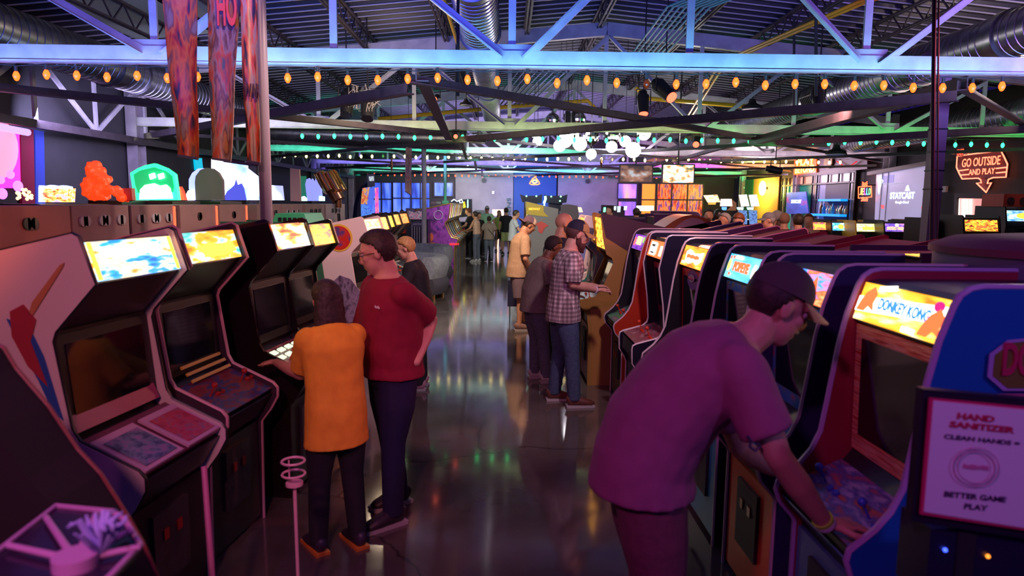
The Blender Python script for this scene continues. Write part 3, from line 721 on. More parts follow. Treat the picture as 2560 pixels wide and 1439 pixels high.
# side art on the blue panel facing the camera
sidep = [c for c in c0.children if c.name.startswith('side_panel')][1]
def side_shape(par, pts, y, m, name='side_art', lift=.0):
    bm = bm_new(); prism(bm, pts, y, y+.004+lift); return part(name, bm, m, par)
yy = .31
side_shape(sidep, [(.01+.55*u, 1.46+.15*v) for u, v in [(0, -.2), (.05, .3), (.12, .5), (.3, .62), (.6, .62), (.9, .5), (1, .2), (1, -.3), (.9, -.6), (.1, -.6), (0, -.4)]][::-1], yy, mat('lilac_outline_print', (.4, .28, .6), .4))
side_shape(sidep, [(.025+.52*u, 1.46+.135*v) for u, v in [(0, -.2), (.05, .3), (.12, .5), (.3, .62), (.6, .62), (.9, .5), (1, .2), (1, -.3), (.9, -.6), (.1, -.6), (0, -.4)]][::-1], yy+.002, mat('olive_print', (.17, .15, .03), .4))
bm = text_bm('DONKEY KONG', depth=.006, bold=.03, origin=(.27, yy+.009, 1.475), xd=(-1, 0, 0), yd=(0, 0, 1), fit=(.5, .11)); part('side_lettering', bm, mat('crimson_print', (.5, .03, .1), .4), sidep)
side_shape(sidep, [(.62, 1.22), (.52, 1.36), (.2, 1.36), (.0, 1.3), (0, .9), (.55, .9), (.62, 1.05)], yy, mat('pink_print', (.5, .1, .22), .4))
side_shape(sidep, [(.42, 1.28), (.36, 1.33), (.2, 1.33), (.1, 1.26), (.1, 1.0), (.42, 1.0)], yy+.003, mat('mustard_print', (.6, .28, .04), .4))
right_cab(2.92, 3.56, 'red orange fronted arcade machine behind the man, blue and red marquee', NIN, side=mat('navy_side', (.03, .03, .1), .4), front=orange, bez=art('cartoon_bezel_blue', [(.05, .25, .6), (.1, .3, .5), (.5, .1, .1)], 0, 6, 3), cpm=art('control_print_blue', [(.02, .15, .4), (.1, .3, .5), (.02, .05, .1)], 0, 5, 1),
    mqm=art('blue_red_backlit', [(.02, .12, 1), (.02, .3, 1), (1, .1, .02), (1, .5, .2)], 2, 2.5, 7), words_=[('shape', [(-.1, -.4), (-.08, .0), (-.05, .3), (0, .1), (.05, .38), (.1, 0), (.12, -.4), (.02, -.3)], .22, 0, re, .004), ('shape', oval(0, 0, .06, .16), .23, -.18, wh, .006)])
heart = [(0, -.1), (-.03, 0), (-.022, .06), (0, .03), (.022, .06), (.03, 0)]
cyanbl = art('sky_blue_backlit', [(.05, .45, 1), (.12, .6, 1), (.2, .7, 1)], 1.6, 2.5, 2)
right_cab(3.72, 4.31, 'dark arcade machine with bright sky blue marquee, pale edging', NIN, side=navy, front=teal, bez=art('cartoon_bezel', [(.03, .15, .4), (.05, .3, .6), (.4, .2, .15), (.05, .35, .2)], 0, 9, 3), mqm=cyanbl,
    words_=[('text', 'POPEYE', -.03, .02, .48, .42, re, .06), ('shape', heart, -.42, .35, re, .005), ('shape', heart, -.33, .38, re, .005), ('shape', heart, -.33, -.32, re, .005), ('shape', oval(0, 0, .05, .3), .38, -.05, wh, .004), ('shape', oval(0, 0, .045, .26), -.42, .02, glow('marquee_yellow', (1, .6, .1), 2.4), .004), ('shape', para(-.1, .1, -.06, .08, 0), -.16, .38, wh, .005)])
right_cab(4.52, 5.16, 'arcade machine with orange red marquee and a red bezel', NIN, side=BLACK, front=darkred, bez=mat('red_bezel', (.5, .02, .02), .4), mqm=art('orange_backlit', [(1, .1, .01), (1, .3, .02), (1, .25, .02)], 2.2, 3, 2),
    words_=[('shape', [(-.3, -.3), (-.34, .2), (-.22, .34), (.0, .18), (.2, .22), (.36, .3), (.34, -.1), (.2, -.34), (.05, -.2), (-.12, -.36)], 0, 0, wh, .004), ('shape', zig(.26, .11, 9), 0, 0, re, .007), ('shape', para(-.06, .06, -.06, .06, 0), -.36, -.34, wh, .005), ('shape', para(-.06, .06, -.05, .05, 0), .3, -.42, glow('marquee_yellow', (1, .6, .1), 2.4), .005)])
bzo = [c for c in col.objects if c.name.startswith('bezel')][-1]
bm = bm_new(); flat(bm, oval(0, 0, .14, .07, 20), (.682, 0, 1.42), (0, -1, 0), (0, 0, 1), .004); part('purple_arch', bm, mat('purple_print', (.15, .03, .3), .4), bzo)
bm = bm_new(); flat(bm, oval(0, 0, .07, .026, 16), (.69, 0, 1.43), (0, 1, 0), (0, 0, 1), .004); part('logo_badge', bm, mat('grey_badge', (.5, .5, .55), .4), bzo)
bm = text_bm('Nintendo', depth=.003, bold=.01, origin=(.699, 0, 1.43), xd=(0, 1, 0), yd=(0, 0, 1), fit=(.09, .022)); part('logo_lettering', bm, mat('crimson_print', (.5, .03, .1), .4), bzo)
gun = [(-.12, .0), (-.12, .1), (.1, .1), (.12, .04), (.06, .02), (.05, -.08), (0, -.02), (-.08, -.02)]
right_cab(5.55, 6.17, 'dark arcade machine with a white black and red marquee and red sunken controls', GUN, side=navy, front=BLACK, bez=mat('maroon_cheek', (.2, .02, .05), .5), cpm=art('worn_red_panel', [(.3, .06, .08), (.18, .05, .08), (.4, .2, .2)], 0, 4, 3), mqm=re,
    words_=[('shape', [(-.25, -.4), (-.25, .4), (.1, .4), (.16, .3), (.16, -.3), (.1, -.4)], -.12, 0, wh, .003), ('shape', gun, -.15, .15, BLACK, .006), ('shape', para(-.12, .1, -.04, .04, 0), -.15, -.24, BLACK, .006), ('shape', para(-.06, .06, -.3, .3, 0), .34, -.05, wh, .004)])
right_cab(6.42, 7.02, 'red cheeked arcade machine with purple marquee and green edged controls', NIN, side=BLACK, side2=mat('red_cheek', (.4, .03, .01), .4), front=BLACK, bez=BLACK, cpm=art('green_blue_panel', [(.05, .2, .4), (.1, .45, .1), (.05, .12, .25), (.3, .25, .2)], 0, 3, 5), mqm=art('purple_backlit', [(.12, .03, .4), (.3, .08, .6), (.1, .02, .3)], 1.2, 3, 2),
    words_=[('shape', para(-.2, .2, -.26, .3, 0), 0, .08, glow('marquee_peach', (1, .5, .2), 2.6), .004), ('shape', oval(0, 0, .05, .3), -.36, 0, re, .004), ('shape', oval(0, 0, .05, .2), .37, .2, glow('marquee_green', (.3, .9, .1), 1.5), .004)])
wedge = right_cab(7.22, 7.9, 'tall brown and tan wedge shaped arcade machine the plaid shirt man plays', WEDGE, side=tan, side2=tan, mold=None, front=darkred, bez=BLACK, cpm=mat('worn_steel_panel', (.35, .35, .36), .3, .6), mqm=art('amber_backlit', [(.05, .02, .01), (1, .35, .03), (1, .55, .08)], 2.4, 6, 8))
sp_ = [c for c in wedge.children if c.name.startswith('side_panel')][1]
side_shape(sp_, [(.02, 1.25), (.02, 1.66), (.30, 1.71), (.97, 1.855), (.985, 1.84), (.93, 1.60), (.6, 1.40)], .34, brown, 'upper_side_panel')
side_shape(sp_, [(.03, .1), (.03, .8), (.5, .9), (.7, .4), (.7, .1)], .34, brown, 'lower_side_panel')
right_cab(8.2, 8.85, 'tilted arcade machine with a blue and yellow side beyond the wedge machine', LP, Xb=1.98, side=mat('yellow_print_side', (.55, .36, .06), .4), side2=art('blue_yellow_side', [(.02, .2, .5), (.02, .3, .6), (.6, .4, .05)], 0, 1.6, 4), mqm=glow('amber_pane', (1, .4, .06), 1.4), hs=.92)
right_cab(9.1, 9.75, 'pale edged arcade machine with a teal printed side, partly behind the men', LP, Xb=1.9, side=art('teal_art_side', [(.1, .2, .3), (.3, .25, .3), (.05, .3, .35)], 0, 5, 3), mqm=glow('amber_pane', (1, .4, .06), 1.4), hs=.9)
right_cab(10.1, 10.8, 'lilac lit plain sided machine behind the man in the trucker cap', LP, Xb=2.0, side=mat('lilac_side', (.6, .45, .6), .6), mqm=glow('amber_pane', (1, .4, .06), 1.0), hs=.98)
for q, Y in enumerate((11.6, 12.4, 13.2)):
    cabinet((2.6+.1*q, Y, 0), RZ, 'dark arcade machine %s in the far part of the right row' % ('nearest', 'middle', 'last')[q], GUN, side=mat('indigo_side', (.08, .05, .14), .4), mold=None, mqm=glow('amber_pane', (1, .4, .06), 1.0), lod=1)
# second right row: backs to the first, facing away (+x)
RW = dict(LP)
def back_cab(X, Zn, Zf, label, sidem, hs=1., prof=LP, **k):
    return cabinet((X, (Zn+Zf)/2, 0), 0, label, prof, wd=Zf-Zn, side=sidem, hs=hs, mqm=None, frame=k.pop('frame', TOPDUST), **k)
drum = thing('drum_machine', (2.35, 2.45, 0), 'round topped grey machine housing behind the nearest blue machine', 'arcade machine')
a = P(2392, 600, 3.0); cxd = a.x+.58; 
drum.location = (cxd, 3.0, 0); _inv[drum] = Matrix.Translation(drum.location).inverted()
bm = bm_new(); disc(bm, (cxd, 3.0, .875), .58, 1.75, seg=48); part('drum', bm, mat('grey_drum_paint', (.12, .13, .2), .45), drum, world=True, smooth=35)
bm = bm_new(); loft(bm, [((cxd, 3.0, 1.75), .6, .6), ((cxd, 3.0, 1.78), .6, .6), ((cxd, 3.0, 1.82), .5, .5), ((cxd, 3.0, 1.84), .2, .2)], (0, 1, 0), 48); part('lid', bm, mat('maroon_lid', (.16, .03, .06), .6), drum, world=True, smooth=35)
bm = bm_new(); q = (cxd-.30, 3.0-.545, 1.60)
box(bm, (cxd-.43, 3.0-.45, 1.62), (.13, .05, .07), (0, 0, -.8)); box(bm, (cxd-.28, 3.0-.56, 1.61), (.15, .05, .05), (0, 0, -.5)); box(bm, (cxd-.36, 3.0-.52, 1.64), (.02, .05, .13), (0, 0, -.6)); part('hand_hole', bm, BLACK, drum, world=True)
back_cab(2.30, 3.75, 4.55, 'dark flat topped machine with a lit yellow vent grille on top', mat('plum_side', (.08, .03, .07), .5), 1.0, NIN, mold=None, lod=2)
gb = thing('vent_grille', P(2358, 640, 4.15), 'glowing yellow slotted vent on the dark machine top', 'vent'); z = 1.675
bm = bm_new(); o = PF(2358, 640, z)
for q in range(9): box(bm, (o.x-.16+q*.04, o.y, z+.0), (.022, .19, .012))
gb.location = (o.x, o.y, z); _inv[gb] = Matrix.Translation(gb.location).inverted()
part('lit_slot', bm, glow('lit_yellow_slot', (1, .5, .08), 1.6), gb, world=True)
bm = bm_new(); box(bm, (o.x, o.y, z-.004), (.42, .25, .008)); part('vent_plate', bm, BLACK, gb, world=True)
back_cab(2.35, 4.8, 5.5, 'dark red machine with a long sloping top and orange stripe on its side', mat('dark_red_side', (.22, .015, .03), .5), .955, LP, mold=None, lod=2)
o2 = col.objects[-1]
back_cab(2.30, 5.75, 6.45, 'maroon slope topped machine behind the orange marquee one', mat('maroon_side', (.12, .012, .03), .5), .95, LP, mold=None, lod=2)
back_cab(2.25, 6.75, 7.45, 'purple black slope topped machine in the second right row', mat('plum_side', (.08, .03, .07), .5), .955, LP, lod=1)
back_cab(2.2, 7.8, 8.5, 'slope topped machine with indigo side behind the wedge machine', mat('indigo_side', (.08, .05, .14), .4), .965, LP, lod=1)
hd = back_cab(2.1, 9.0, 9.8, 'machine with an orange hooded topper shaped like two domes', mat('plum_side', (.08, .03, .07), .5), .97, LP, lod=2)
bm = bm_new(); prism(bm, [(-.1+.9*u, 1.58+.24*math.sin(math.pi*u)) for u in [i/14 for i in range(15)]], -.38, .38); part('orange_dome', bm, mat('orange_dome_paint', (.5, .12, .03), .5), hd, smooth=30)
bm = bm_new(); prism(bm, [(.05+.62*u, 1.58+.20*math.sin(math.pi*u)) for u in [i/14 for i in range(15)]], -.385, -.40); part('pink_dome_face', bm, mat('pink_dome_paint', (.6, .32, .36), .6), hd)
back_cab(2.2, 10.2, 10.9, 'tall violet topped machine far back in the second right row', mat('violet_side', (.14, .08, .26), .5), 1.06, NIN, lod=1)
back_cab(2.5, 11.2, 11.9, 'violet edged machine farthest back in the second right row', mat('violet_side', (.14, .08, .26), .5), 1.08, NIN, lod=1)
# third row: marquees facing the camera
FR = -math.pi/2
def front_cab(pxl, pxr, Y, label, mqm, words_=None, side=BLACK, hs=1., prof=GUN, top=None, lod=1, **k):
    a, c = P(pxl, 560, Y), P(pxr, 560, Y); w_ = c.x-a.x
    return cabinet(((a.x+c.x)/2, Y+.72, 0), FR, label, prof, wd=w_*.93, side=side, mqm=mqm, words_=words_, mold=None, hs=hs, lod=lod, **k)
gold = glow('marquee_gold', (1, .5, .05), 2.2)
front_cab(2027, 2074, 13.2, 'arcade machine facing the camera with a red and gold marquee, leftmost of its row', art('red_gold_backlit', [(.6, .05, .2), (1, .2, .05), (1, .5, .1)], 1.6, 4, 1), [('shape', zig(.4, .25, 15), 0, .05, gold, .004)])
front_cab(2076, 2124, 13.0, 'arcade machine facing the camera with a sky blue marquee and yellow picture', art('cloud_blue_backlit', [(.02, .3, 1), (.1, .5, 1), (.9, .9, 1)], 1.8, 3, 1), [('shape', oval(0, 0, .22, .32), .08, 0, gold, .004)])
front_cab(2136, 2198, 12.6, 'yellow sided arcade machine with a pale green marquee facing the camera', art('green_cream_backlit', [(.7, .8, .2), (.9, .9, .5), (1, .6, .1)], 1.8, 3, 1), [('shape', zig(.3, .25, 11), .1, -.1, gold, .004)], side=mat('yellow_laminate', (.65, .42, .04), .4))
front_cab(2207, 2280, 12.3, 'dark arcade machine with a purple and orange food themed marquee', art('indigo_backlit', [(.1, .05, .4), (.2, .1, .6), (.9, .4, .3)], 1.6, 3, 1), [('text', 'FOOD FIGHT', .0, -.12, .84, .4, glow('marquee_orange', (1, .4, .1), 3), .03), ('shape', oval(0, 0, .08, .2), 0, .3, wh, .003)], hs=1.01)
pz = front_cab(2282, 2322, 12.2, 'machine with a pink fluted shell shaped side board', None, side=mat('pink_board', (.45, .2, .22), .6), hs=1.02)
bm = bm_new(); prism(bm, [(.17*math.cos(a_), 1.45+.33*math.sin(a_)) for a_ in [math.pi*i/12 for i in range(13)]], -.02, .02); o_ = part('shell_board', bm, mat('pink_board', (.45, .2, .22), .6), pz); o_.rotation_euler = (0, 0, math.pi/2); o_.location = (.78, 0, 0)
front_cab(2330, 2400, 9.9, 'black arcade machine with green lettering on a dark marquee', mat('unlit_marquee', (.02, .02, .03), .3), [('text', 'Frog\'s', .1, 0, .5, .6, glow('dim_green', (.05, .3, .08), .8), .04)], hs=1.06)
front_cab(2404, 2506, 9.4, 'arcade machine with a busy red and yellow starburst marquee', art('circus_backlit', [(.02, .02, .02), (.8, .1, .02), (1, .6, .05), (.1, .3, .05)], 1.8, 7, 1), [('shape', zig(.17, .15, 9), 0, -.12, re, .006)] + [('shape', [(0, .05), (math.cos(q)*.38-.03, .08+abs(math.sin(q))*.38), (math.cos(q)*.38+.03, .08+abs(math.sin(q))*.38)], 0, 0, gold, .003) for q in (.15, .7, 1.2, 1.9, 2.4, 3.0)], hs=1.09)
bigc = front_cab(2508, 2600, 10.8, 'tall machine with a red header and blue marquee at the right edge', art('blue_white_backlit', [(.05, .2, .6), (.3, .6, 1), (1, .9, .5)], 1.8, 3, 1), [('shape', oval(0, 0, .3, .3), .1, 0, gold, .003)], hs=1.17)
bm = bm_new(); box(bm, (.45, 0, 2.08), (.5, .62, .2)); part('header_box', bm, mat('red_header', (.5, .06, .04), .5), bigc)
bm = bm_new()
for q in range(3): disc(bm, (.71, -.2+.2*q, 2.07), .06, .01, (1, 0, 0), 16)
part('round_emblem', bm, mat('dark_emblem', (.06, .03, .03), .5), bigc)

# ---------------------------------------------------------------- left row, facing the aisle (towards +x)
LZ = R(-7)
def left_cab(Zn, Zf, Xf, label, prof=LP, **k):
    Y = (Zn+Zf)/2; wd = Zf-Zn; rz = k.pop('rz', LZ); fx = .75
    return cabinet((Xf-fx*math.cos(rz), Y-fx*math.sin(rz), 0), rz, label, prof, wd=wd, **k)
white_side = mat('white_laminate', (.72, .6, .62), .4)
mq1 = art('blue_cream_backlit', [(.01, .15, .8), (.03, .45, .9), (1, .8, .45), (1, .9, .7), (.9, .35, .05)], 1.45, 3.2, 6, (1, 1, 1))
pl = glow('marquee_plaque', (1, .82, .62), 2.6)
l1 = left_cab(2.66, 3.30, -1.60, 'white sided arcade machine with a blue and cream marquee, nearest on the left', side=white_side, mold=BLACK, mqm=mq1, cpm=mat('maroon_panel', (.16, .03, .08), .4), front=BLACK, stick=False, mw=.008,
    words_=[('shape', para(-.1, .1, -.14, .14, 0), -.26, .2, pl, .003), ('shape', para(-.11, .11, -.14, .14, 0), -.03, .2, pl, .003), ('shape', para(-.1, .1, -.14, .14, 0), .2, .22, pl, .003), ('shape', para(-.02, .02, -.48, .48, 0), -.46, 0, gold, .003), ('shape', para(-.02, .02, -.48, .48, 0), .46, 0, gold, .003)])
for yv, cc, nm_ in ((-.15, art('instruction_tray_blue', [(.05, .05, .15), (.15, .2, .3), (.3, .15, .35)], 0, 5, 3), 'card_tray'), (.15, art('instruction_tray_red', [(.35, .02, .08), (.5, .05, .1), (.3, .1, .2)], 0, 5, 3), 'card_tray')):
    bm = bm_new(); slab(bm, [(.69, yv-.13, .957), (.93, yv-.13, .85), (.93, yv+.13, .85), (.69, yv+.13, .957)], .012); tr = part(nm_, bm, mat('lilac_tray_rim', (.55, .35, .5), .4), l1)
    bm = bm_new(); slab(bm, [(.73, yv-.105, .947), (.915, yv-.105, .864), (.915, yv+.105, .864), (.73, yv+.105, .947)], .004); part('printed_card', bm, cc, tr)
bm = bm_new(); slab(bm, [(.60, -.27, 1.06), (.63, -.27, .99), (.63, .27, .99), (.60, .27, 1.06)], .01); part('card_rail', bm, mat('maroon_rail', (.3, .06, .14), .4), l1)
sp1 = [c for c in l1.children if c.name.startswith('side_panel')][0]
side_shape(sp1, [(.40, 1.47), (.50, 1.43), (.55, 1.32), (.59, 1.16), (.615, 1.06), (.57, 1.10), (.52, 1.22), (.46, 1.33)], -.326, mat('blue_print', (.03, .1, .4), .5))
side_shape(sp1, [(.42, 1.50), (.48, 1.53), (.53, 1.47), (.50, 1.38), (.56, 1.2), (.48, 1.28), (.42, 1.4)], -.329, mat('wine_print', (.4, .04, .06), .5))
side_shape(sp1, [(.50, 1.49), (.52, 1.49), (.66, 1.68), (.67, 1.70), (.65, 1.69), (.52, 1.54)], -.329, mat('ochre_print', (.55, .22, .1), .5))
mq2 = art('orange_teal_backlit', [(.05, .55, .5), (.5, .85, .9), (1, .5, .03), (1, .35, .02), (1, .2, .02)], 1.45, 3.0, 3)
left_cab(3.46, 4.06, -1.60, 'arcade machine with an orange and teal marquee and yellow striped card', side=mat('mauve_moulded_side', (.05, .03, .05), .4), mold=mat('pink_moulding', (.6, .3, .38), .4), mqm=mq2, cpm=art('red_blue_panel', [(.22, .03, .05), (.3, .06, .06), (.03, .08, .25), (.2, .03, .05)], 0, 4, 8), btn=(.5, .03, .03), bez=BLACK,
    words_=[('shape', [(-.3, -.3), (-.32, .05), (-.1, .15), (.1, .1), (.36, .12), (.4, -.2), (.1, -.32)], .02, -.05, gold, .003), ('shape', oval(0, 0, .07, .12), -.3, -.3, wh, .004)])
l2 = [o for o in col.objects if o.name.startswith('arcade_cabinet')][-1]
bm = bm_new()
for q in range(3): slab(bm, [(.615+.03*q, -.15, 1.05-.035*q), (.625+.03*q, -.15, 1.035-.035*q), (.625+.03*q, .24, 1.035-.035*q), (.615+.03*q, .24, 1.05-.035*q)], .01)
part('yellow_stripe', bm, mat('yellow_print', (.6, .4, .05), .5), l2)
l4 = left_cab(4.32, 4.92, -1.44, 'big glossy black arcade machine with a white and orange burst marquee', side=mat('glossy_black_side', (.015, .008, .012), .05, coat=1), mold=None, mqm=art('burst_backlit', [(.3, .05, .02), (1, .4, .05), (1, .8, .5), (1, .95, .85), (.1, .3, 1)], 1.7, 2.3, 5), hs=1.01, cpm=art('worn_red_panel', [(.3, .06, .08), (.18, .05, .08), (.4, .2, .2)], 0, 4, 3))
bm = bm_new()
for i in range(4):
    for j in range(2): box(bm, (.70+.055*j, -.22+.11*i, .955-.026*j), (.035, .07, .01), (0, .43, 0))
part('lit_key', bm, glow('lit_pale_keys', (.6, .8, .55), 1.3), l4)
left_cab(4.98, 5.62, -1.44, 'arcade machine with a plain amber marquee beside the white one', side=BLACK, mold=None, mqm=art('amber_scene_backlit', [(.02, .1, .12), (1, .42, .03), (1, .5, .05), (1, .45, .02)], 1.1, 3, 11), hs=.995)
# toppers of the machines behind
t = back_cab(-2.62, 6.3, 6.95, 'machine with a low green lettered hood behind the amber marquee', mat('green_print_side', (.03, .12, .07), .5), 1.03, NIN, lod=2, mold=None, frame=BLACK); t.rotation_euler = (0, 0, 0)
bm = bm_new(); prism(bm, [(.46, 1.73), (.5, 1.83), (.76, 1.83), (.80, 1.73)], -.3, .3); part('green_hood', bm, mat('green_hood_paint', (.04, .42, .2), .4), t)
bm = bm_new()
for q in range(5): box(bm, (.54+.045*q, -.302, 1.775), (.03, .01, .035))
part('hood_lettering', bm, BLACK, t)
# white sided run in the middle of the hall
mids = [(7.45, 8.1, 'white sided machine with a round red and yellow emblem'), (8.35, 8.95, 'second machine of the amber lit run, just behind the white one'), (9.2, 9.85, 'third machine of the amber lit run'), (10.2, 10.85, 'fourth machine of the amber lit run'), (11.1, 11.75, 'last machine of the amber lit run, with red orange marquee')]
mcols = [[(1, .45, .1), (1, .7, .3), (1, .85, .6)], [(1, .4, .05), (1, .6, .2)], [(1, .55, .03), (1, .7, .1)], [(1, .25, .05), (1, .6, .1)], [(1, .18, .02), (1, .4, .1)]]
for q, (a_, b_, l) in enumerate(mids):
    m_ = left_cab(a_, b_, (-1.5, -1.56, -1.64, -1.70, -1.70)[q], l, side=white_side if q == 0 else DARK, mold=None if q == 0 else BLACK, mqm=art('run_backlit_%s' % 'abcde'[q], mcols[q], 1.5, 5, q), lod=1, rz=R(-6), hs=.985, frame=mat('pale_frame', (.35, .3, .26), .5))
    if q == 0:
        sp_ = [c for c in m_.children if c.name.startswith('side_panel')][0]
        side_shape(sp_, [(p[0]+.46, p[1]+1.55) for p in oval(0, 0, .15, .15, 28)], -(b_-a_)/2-.006, mat('yellow_ring_print', (.7, .45, .05), .5))
        side_shape(sp_, [(p[0]+.46, p[1]+1.55) for p in oval(0, 0, .13, .13, 28)], -(b_-a_)/2-.010, art('red_emblem_print', [(.5, .02, .02), (.55, .03, .02), (.1, .05, .2)], 0, 3, 5))
        side_shape(sp_, [(.44, .75), (.36, 1.05), (.46, 1.14), (.58, 1.1), (.78, .85), (.78, .6), (.55, .55)], -(b_-a_)/2-.006, art('grey_character_print', [(.1, .07, .12), (.3, .2, .35), (.08, .05, .1)], 0, 6, 5))
# ---------------------------------------------------------------- backs of the redemption machines along the left
brown_back = mat('bare_board_back', (.34, .2, .16), .6, c2=(.26, .15, .12), sc=3)
grey_back = mat('grey_board_back', (.3, .22, .21), .6, c2=(.22, .17, .17), sc=3)
backs = [(-.2, 4.36, brown_back, 'long brown board back of a machine glowing orange from below'), (4.36, 5.03, grey_back, 'grey machine back with three oval vents behind the blue marquee'), (5.05, 5.72, grey_back, 'grey machine back with three small oval vents, right of the first vented one'),
         (5.8, 6.55, grey_back, 'grey machine back with a dangling black cable loop'), (6.6, 7.3, grey_back, 'plain grey machine back beside the lilac pole'), (7.5, 8.3, grey_back, 'machine back right of the pole with a row of square holes'), (8.35, 9.2, grey_back, 'machine back with lit white vent holes'), (9.3, 10.3, grey_back, 'machine back under the tilted gold barrel lamp'), (10.35, 11.6, grey_back, 'last machine back with a thin cable, right of the gold barrel')]
hole = mat('vent_hole_light', (.35, .42, .45), .5); vio = glow('strip_red', (1, .12, .05), 1.6)
for q, (y0, y1, m_, l) in enumerate(backs):
    if q == 0: y0 = 2.6
    X = -2.75 if q < 5 else -2.72
    t = thing('ticket_machine', (X-.16, (y0+y1)/2, 0), l, 'arcade machine')
    bm = bm_new(); box(bm, (X-.16, (y0+y1)/2, .95), (.32, y1-y0-.02, 1.9)); part('housing', bm, m_, t, world=True)
    bm = bm_new(); cy = (y0+y1)/2
    hs_ = [(-.2, .09), (.02, .13), (.22, .07)] if q not in (3, 4) else [(.0, .02)]
    if q == 0: hs_ = [(-.45, .12), (.05, .16), (.5, .12)]
    bm.free()
    for dy, hw in hs_:
        bm = bm_new()
        for e in (0, 1):
            disc(bm, (X+.004, cy+dy-hw*.25+e*hw*.5, 1.80), .035, .012, (1, 0, 0), 16)
        box(bm, (X+.004, cy+dy, 1.80), (.012, hw*.5, .07))
        part('vent_hole', bm, hole if q in (1, 2, 6) else BLACK, t, world=True)
    bm = bm_new()
    if q in (2, 3, 4):
        box(bm, (X+.006, y1-.02, 1.0), (.012, .02, 1.78)); part('lit_edge_strip', bm, vio, t, world=True)
    elif q in (0, 8):
        tube(bm, [(X+.01, cy+.1, 1.75), (X+.02, cy+.13, 1.4), (X+.02, cy+.18, 1.1)], .012, 6); tube(bm, [(X+.01, cy+.2, 1.75), (X+.02, cy+.24, 1.4), (X+.02, cy+.3, 1.1)], .012, 6); part('cable', bm, BLACK, t, world=True, smooth=40)
    else: bm.free()
    if q == 3:
        bm = bm_new(); tube(bm, [(X+.02, cy-.2, 1.65), (X+.03, cy, 1.60), (X+.03, cy+.1, 1.55), (X+.02, cy+.25, 1.63)], .01, 6); part('cable', bm, BLACK, t, world=True, smooth=40)
# toppers standing on the machines further left: each stands on its own cabinet
def topper_cab(px, Y, wpx, label, zt=1.9, rz=0):
    c = P(px, 500, Y); wx = wpx*Y/F
    t = thing('game_cabinet', (c.x, Y, 0), label, 'arcade machine')
    bm = bm_new(); box(bm, (c.x, Y+.3, zt/2), (max(wx*.75, .3), .6, zt)); part('housing', bm, BLACK, t, world=True)
    return t, c.x, Y, zt
def px_shape(pts, Y, m, par, name, t=.06):
    """outline given on the plane y = Y"""
    q = [P(a, b, Y) for a, b in pts]; bm = bm_new(); prism(bm, [(p.x, p.z) for p in q], Y, Y+t); return part(name, bm, m, par, world=True)
t, x, Y, z = topper_cab(385, 6.6, 120, 'machine crowned by a glowing green domed sign', 1.93)
px_shape([(325, 432), (345, 420), (362, 413), (385, 408), (415, 420), (436, 435), (441, 470), (445, 500), (337, 500), (330, 465)], Y, glow('green_rim', (.02, 1, .25), 2.6), t, 'sign_board')
px_shape([(334, 436), (350, 426), (385, 418), (415, 428), (430, 440), (434, 468), (432, 480), (345, 482), (338, 462)], Y-.01, glow('green_sign_face', (.0, .38, .12), 1.3), t, 'sign_face')
px_shape([(350, 474), (362, 462), (385, 458), (400, 464), (415, 461), (425, 470), (430, 496), (348, 498)], Y-.02, glow('pale_mint_glow', (.75, 1, .92), 3.5), t, 'sign_lettering')
for a_ in (379, 401): px_shape([(a_-7, 436), (a_+5, 432), (a_+8, 444), (a_-4, 448)], Y-.03, glow('white_globe', (1, .96, .98), 6), t, 'lit_square')
t, x, Y, z = topper_cab(262, 6.2, 100, 'machine topped by a red lit sculpted creature reaching to the right', 1.93)
redc = glow('red_lit_resin', (.9, .06, .01), .9)
bm = bm_new(); K = Y/F
def bb(px, py, rx, ry, rz=.12): ball(bm, P(px, py, Y), (rx*K, rz, ry*K), 14)
bb(240, 430, 17, 20); bb(238, 418, 10, 14); bb(232, 470, 20, 32); bb(255, 478, 16, 24); bb(262, 448, 9, 12); bb(282, 474, 16, 10); bb(298, 484, 9, 9); bb(312, 494, 12, 10)
o_ = part('creature_sculpture', bm, redc, t, world=True, smooth=True); md = o_.modifiers.new('r', 'REMESH'); md.mode = 'VOXEL'; md.voxel_size = .014; d_ = o_.modifiers.new('d', 'DISPLACE'); tx = bpy.data.textures.new('fur', 'CLOUDS'); tx.noise_scale = .05; d_.texture = tx; d_.strength = .05
px_shape([(308, 470), (328, 470), (331, 500), (312, 504)], Y-.02, mat('red_box_print', (.5, .05, .05), .5), t, 'red_box')
t, x, Y, z = topper_cab(515, 7.4, 80, 'machine with a grey arched board edged in blue light', 1.93)
px_shape([(489, 500), (487, 455), (489, 440), (500, 425), (515, 419), (530, 421), (545, 432), (555, 450), (557, 500)], Y, mat('grey_arch_board', (.2, .2, .24), .6), t, 'arched_board')
px_shape([(478, 500), (472, 470), (472, 448), (480, 432), (495, 421), (508, 420), (494, 436), (488, 452), (489, 500)], Y+.05, glow('periwinkle_glow', (.25, .3, 1), 2.2), t, 'lit_edge')
px_shape([(464, 500), (466, 484), (470, 476), (478, 490), (480, 500)], Y-.02, glow('white_globe', (1, .96, .98), 6), t, 'lit_letter')
t, x, Y, z = topper_cab(135, 5.6, 74, 'machine with a small lit marquee fringed in blue white light', 1.9)
px_shape([(98, 505), (97, 470), (170, 470), (168, 505)], Y, art('warm_scene_backlit', [(.3, .05, .02), (1, .35, .05), (1, .6, .2), (.6, .3, .8)], 2, 6, 3), t, 'marquee', .1)
px_shape([(96, 470), (97, 463), (110, 465), (125, 462), (140, 465), (155, 463), (170, 466), (171, 472)], Y-.01, glow('blue_white_fringe', (.3, .4, 1), 5), t, 'lit_fringe')
px_shape([(96, 505), (96, 470), (102, 470), (102, 505)], Y-.02, glow('blue_white_fringe', (.3, .4, 1), 5), t, 'lit_fringe')
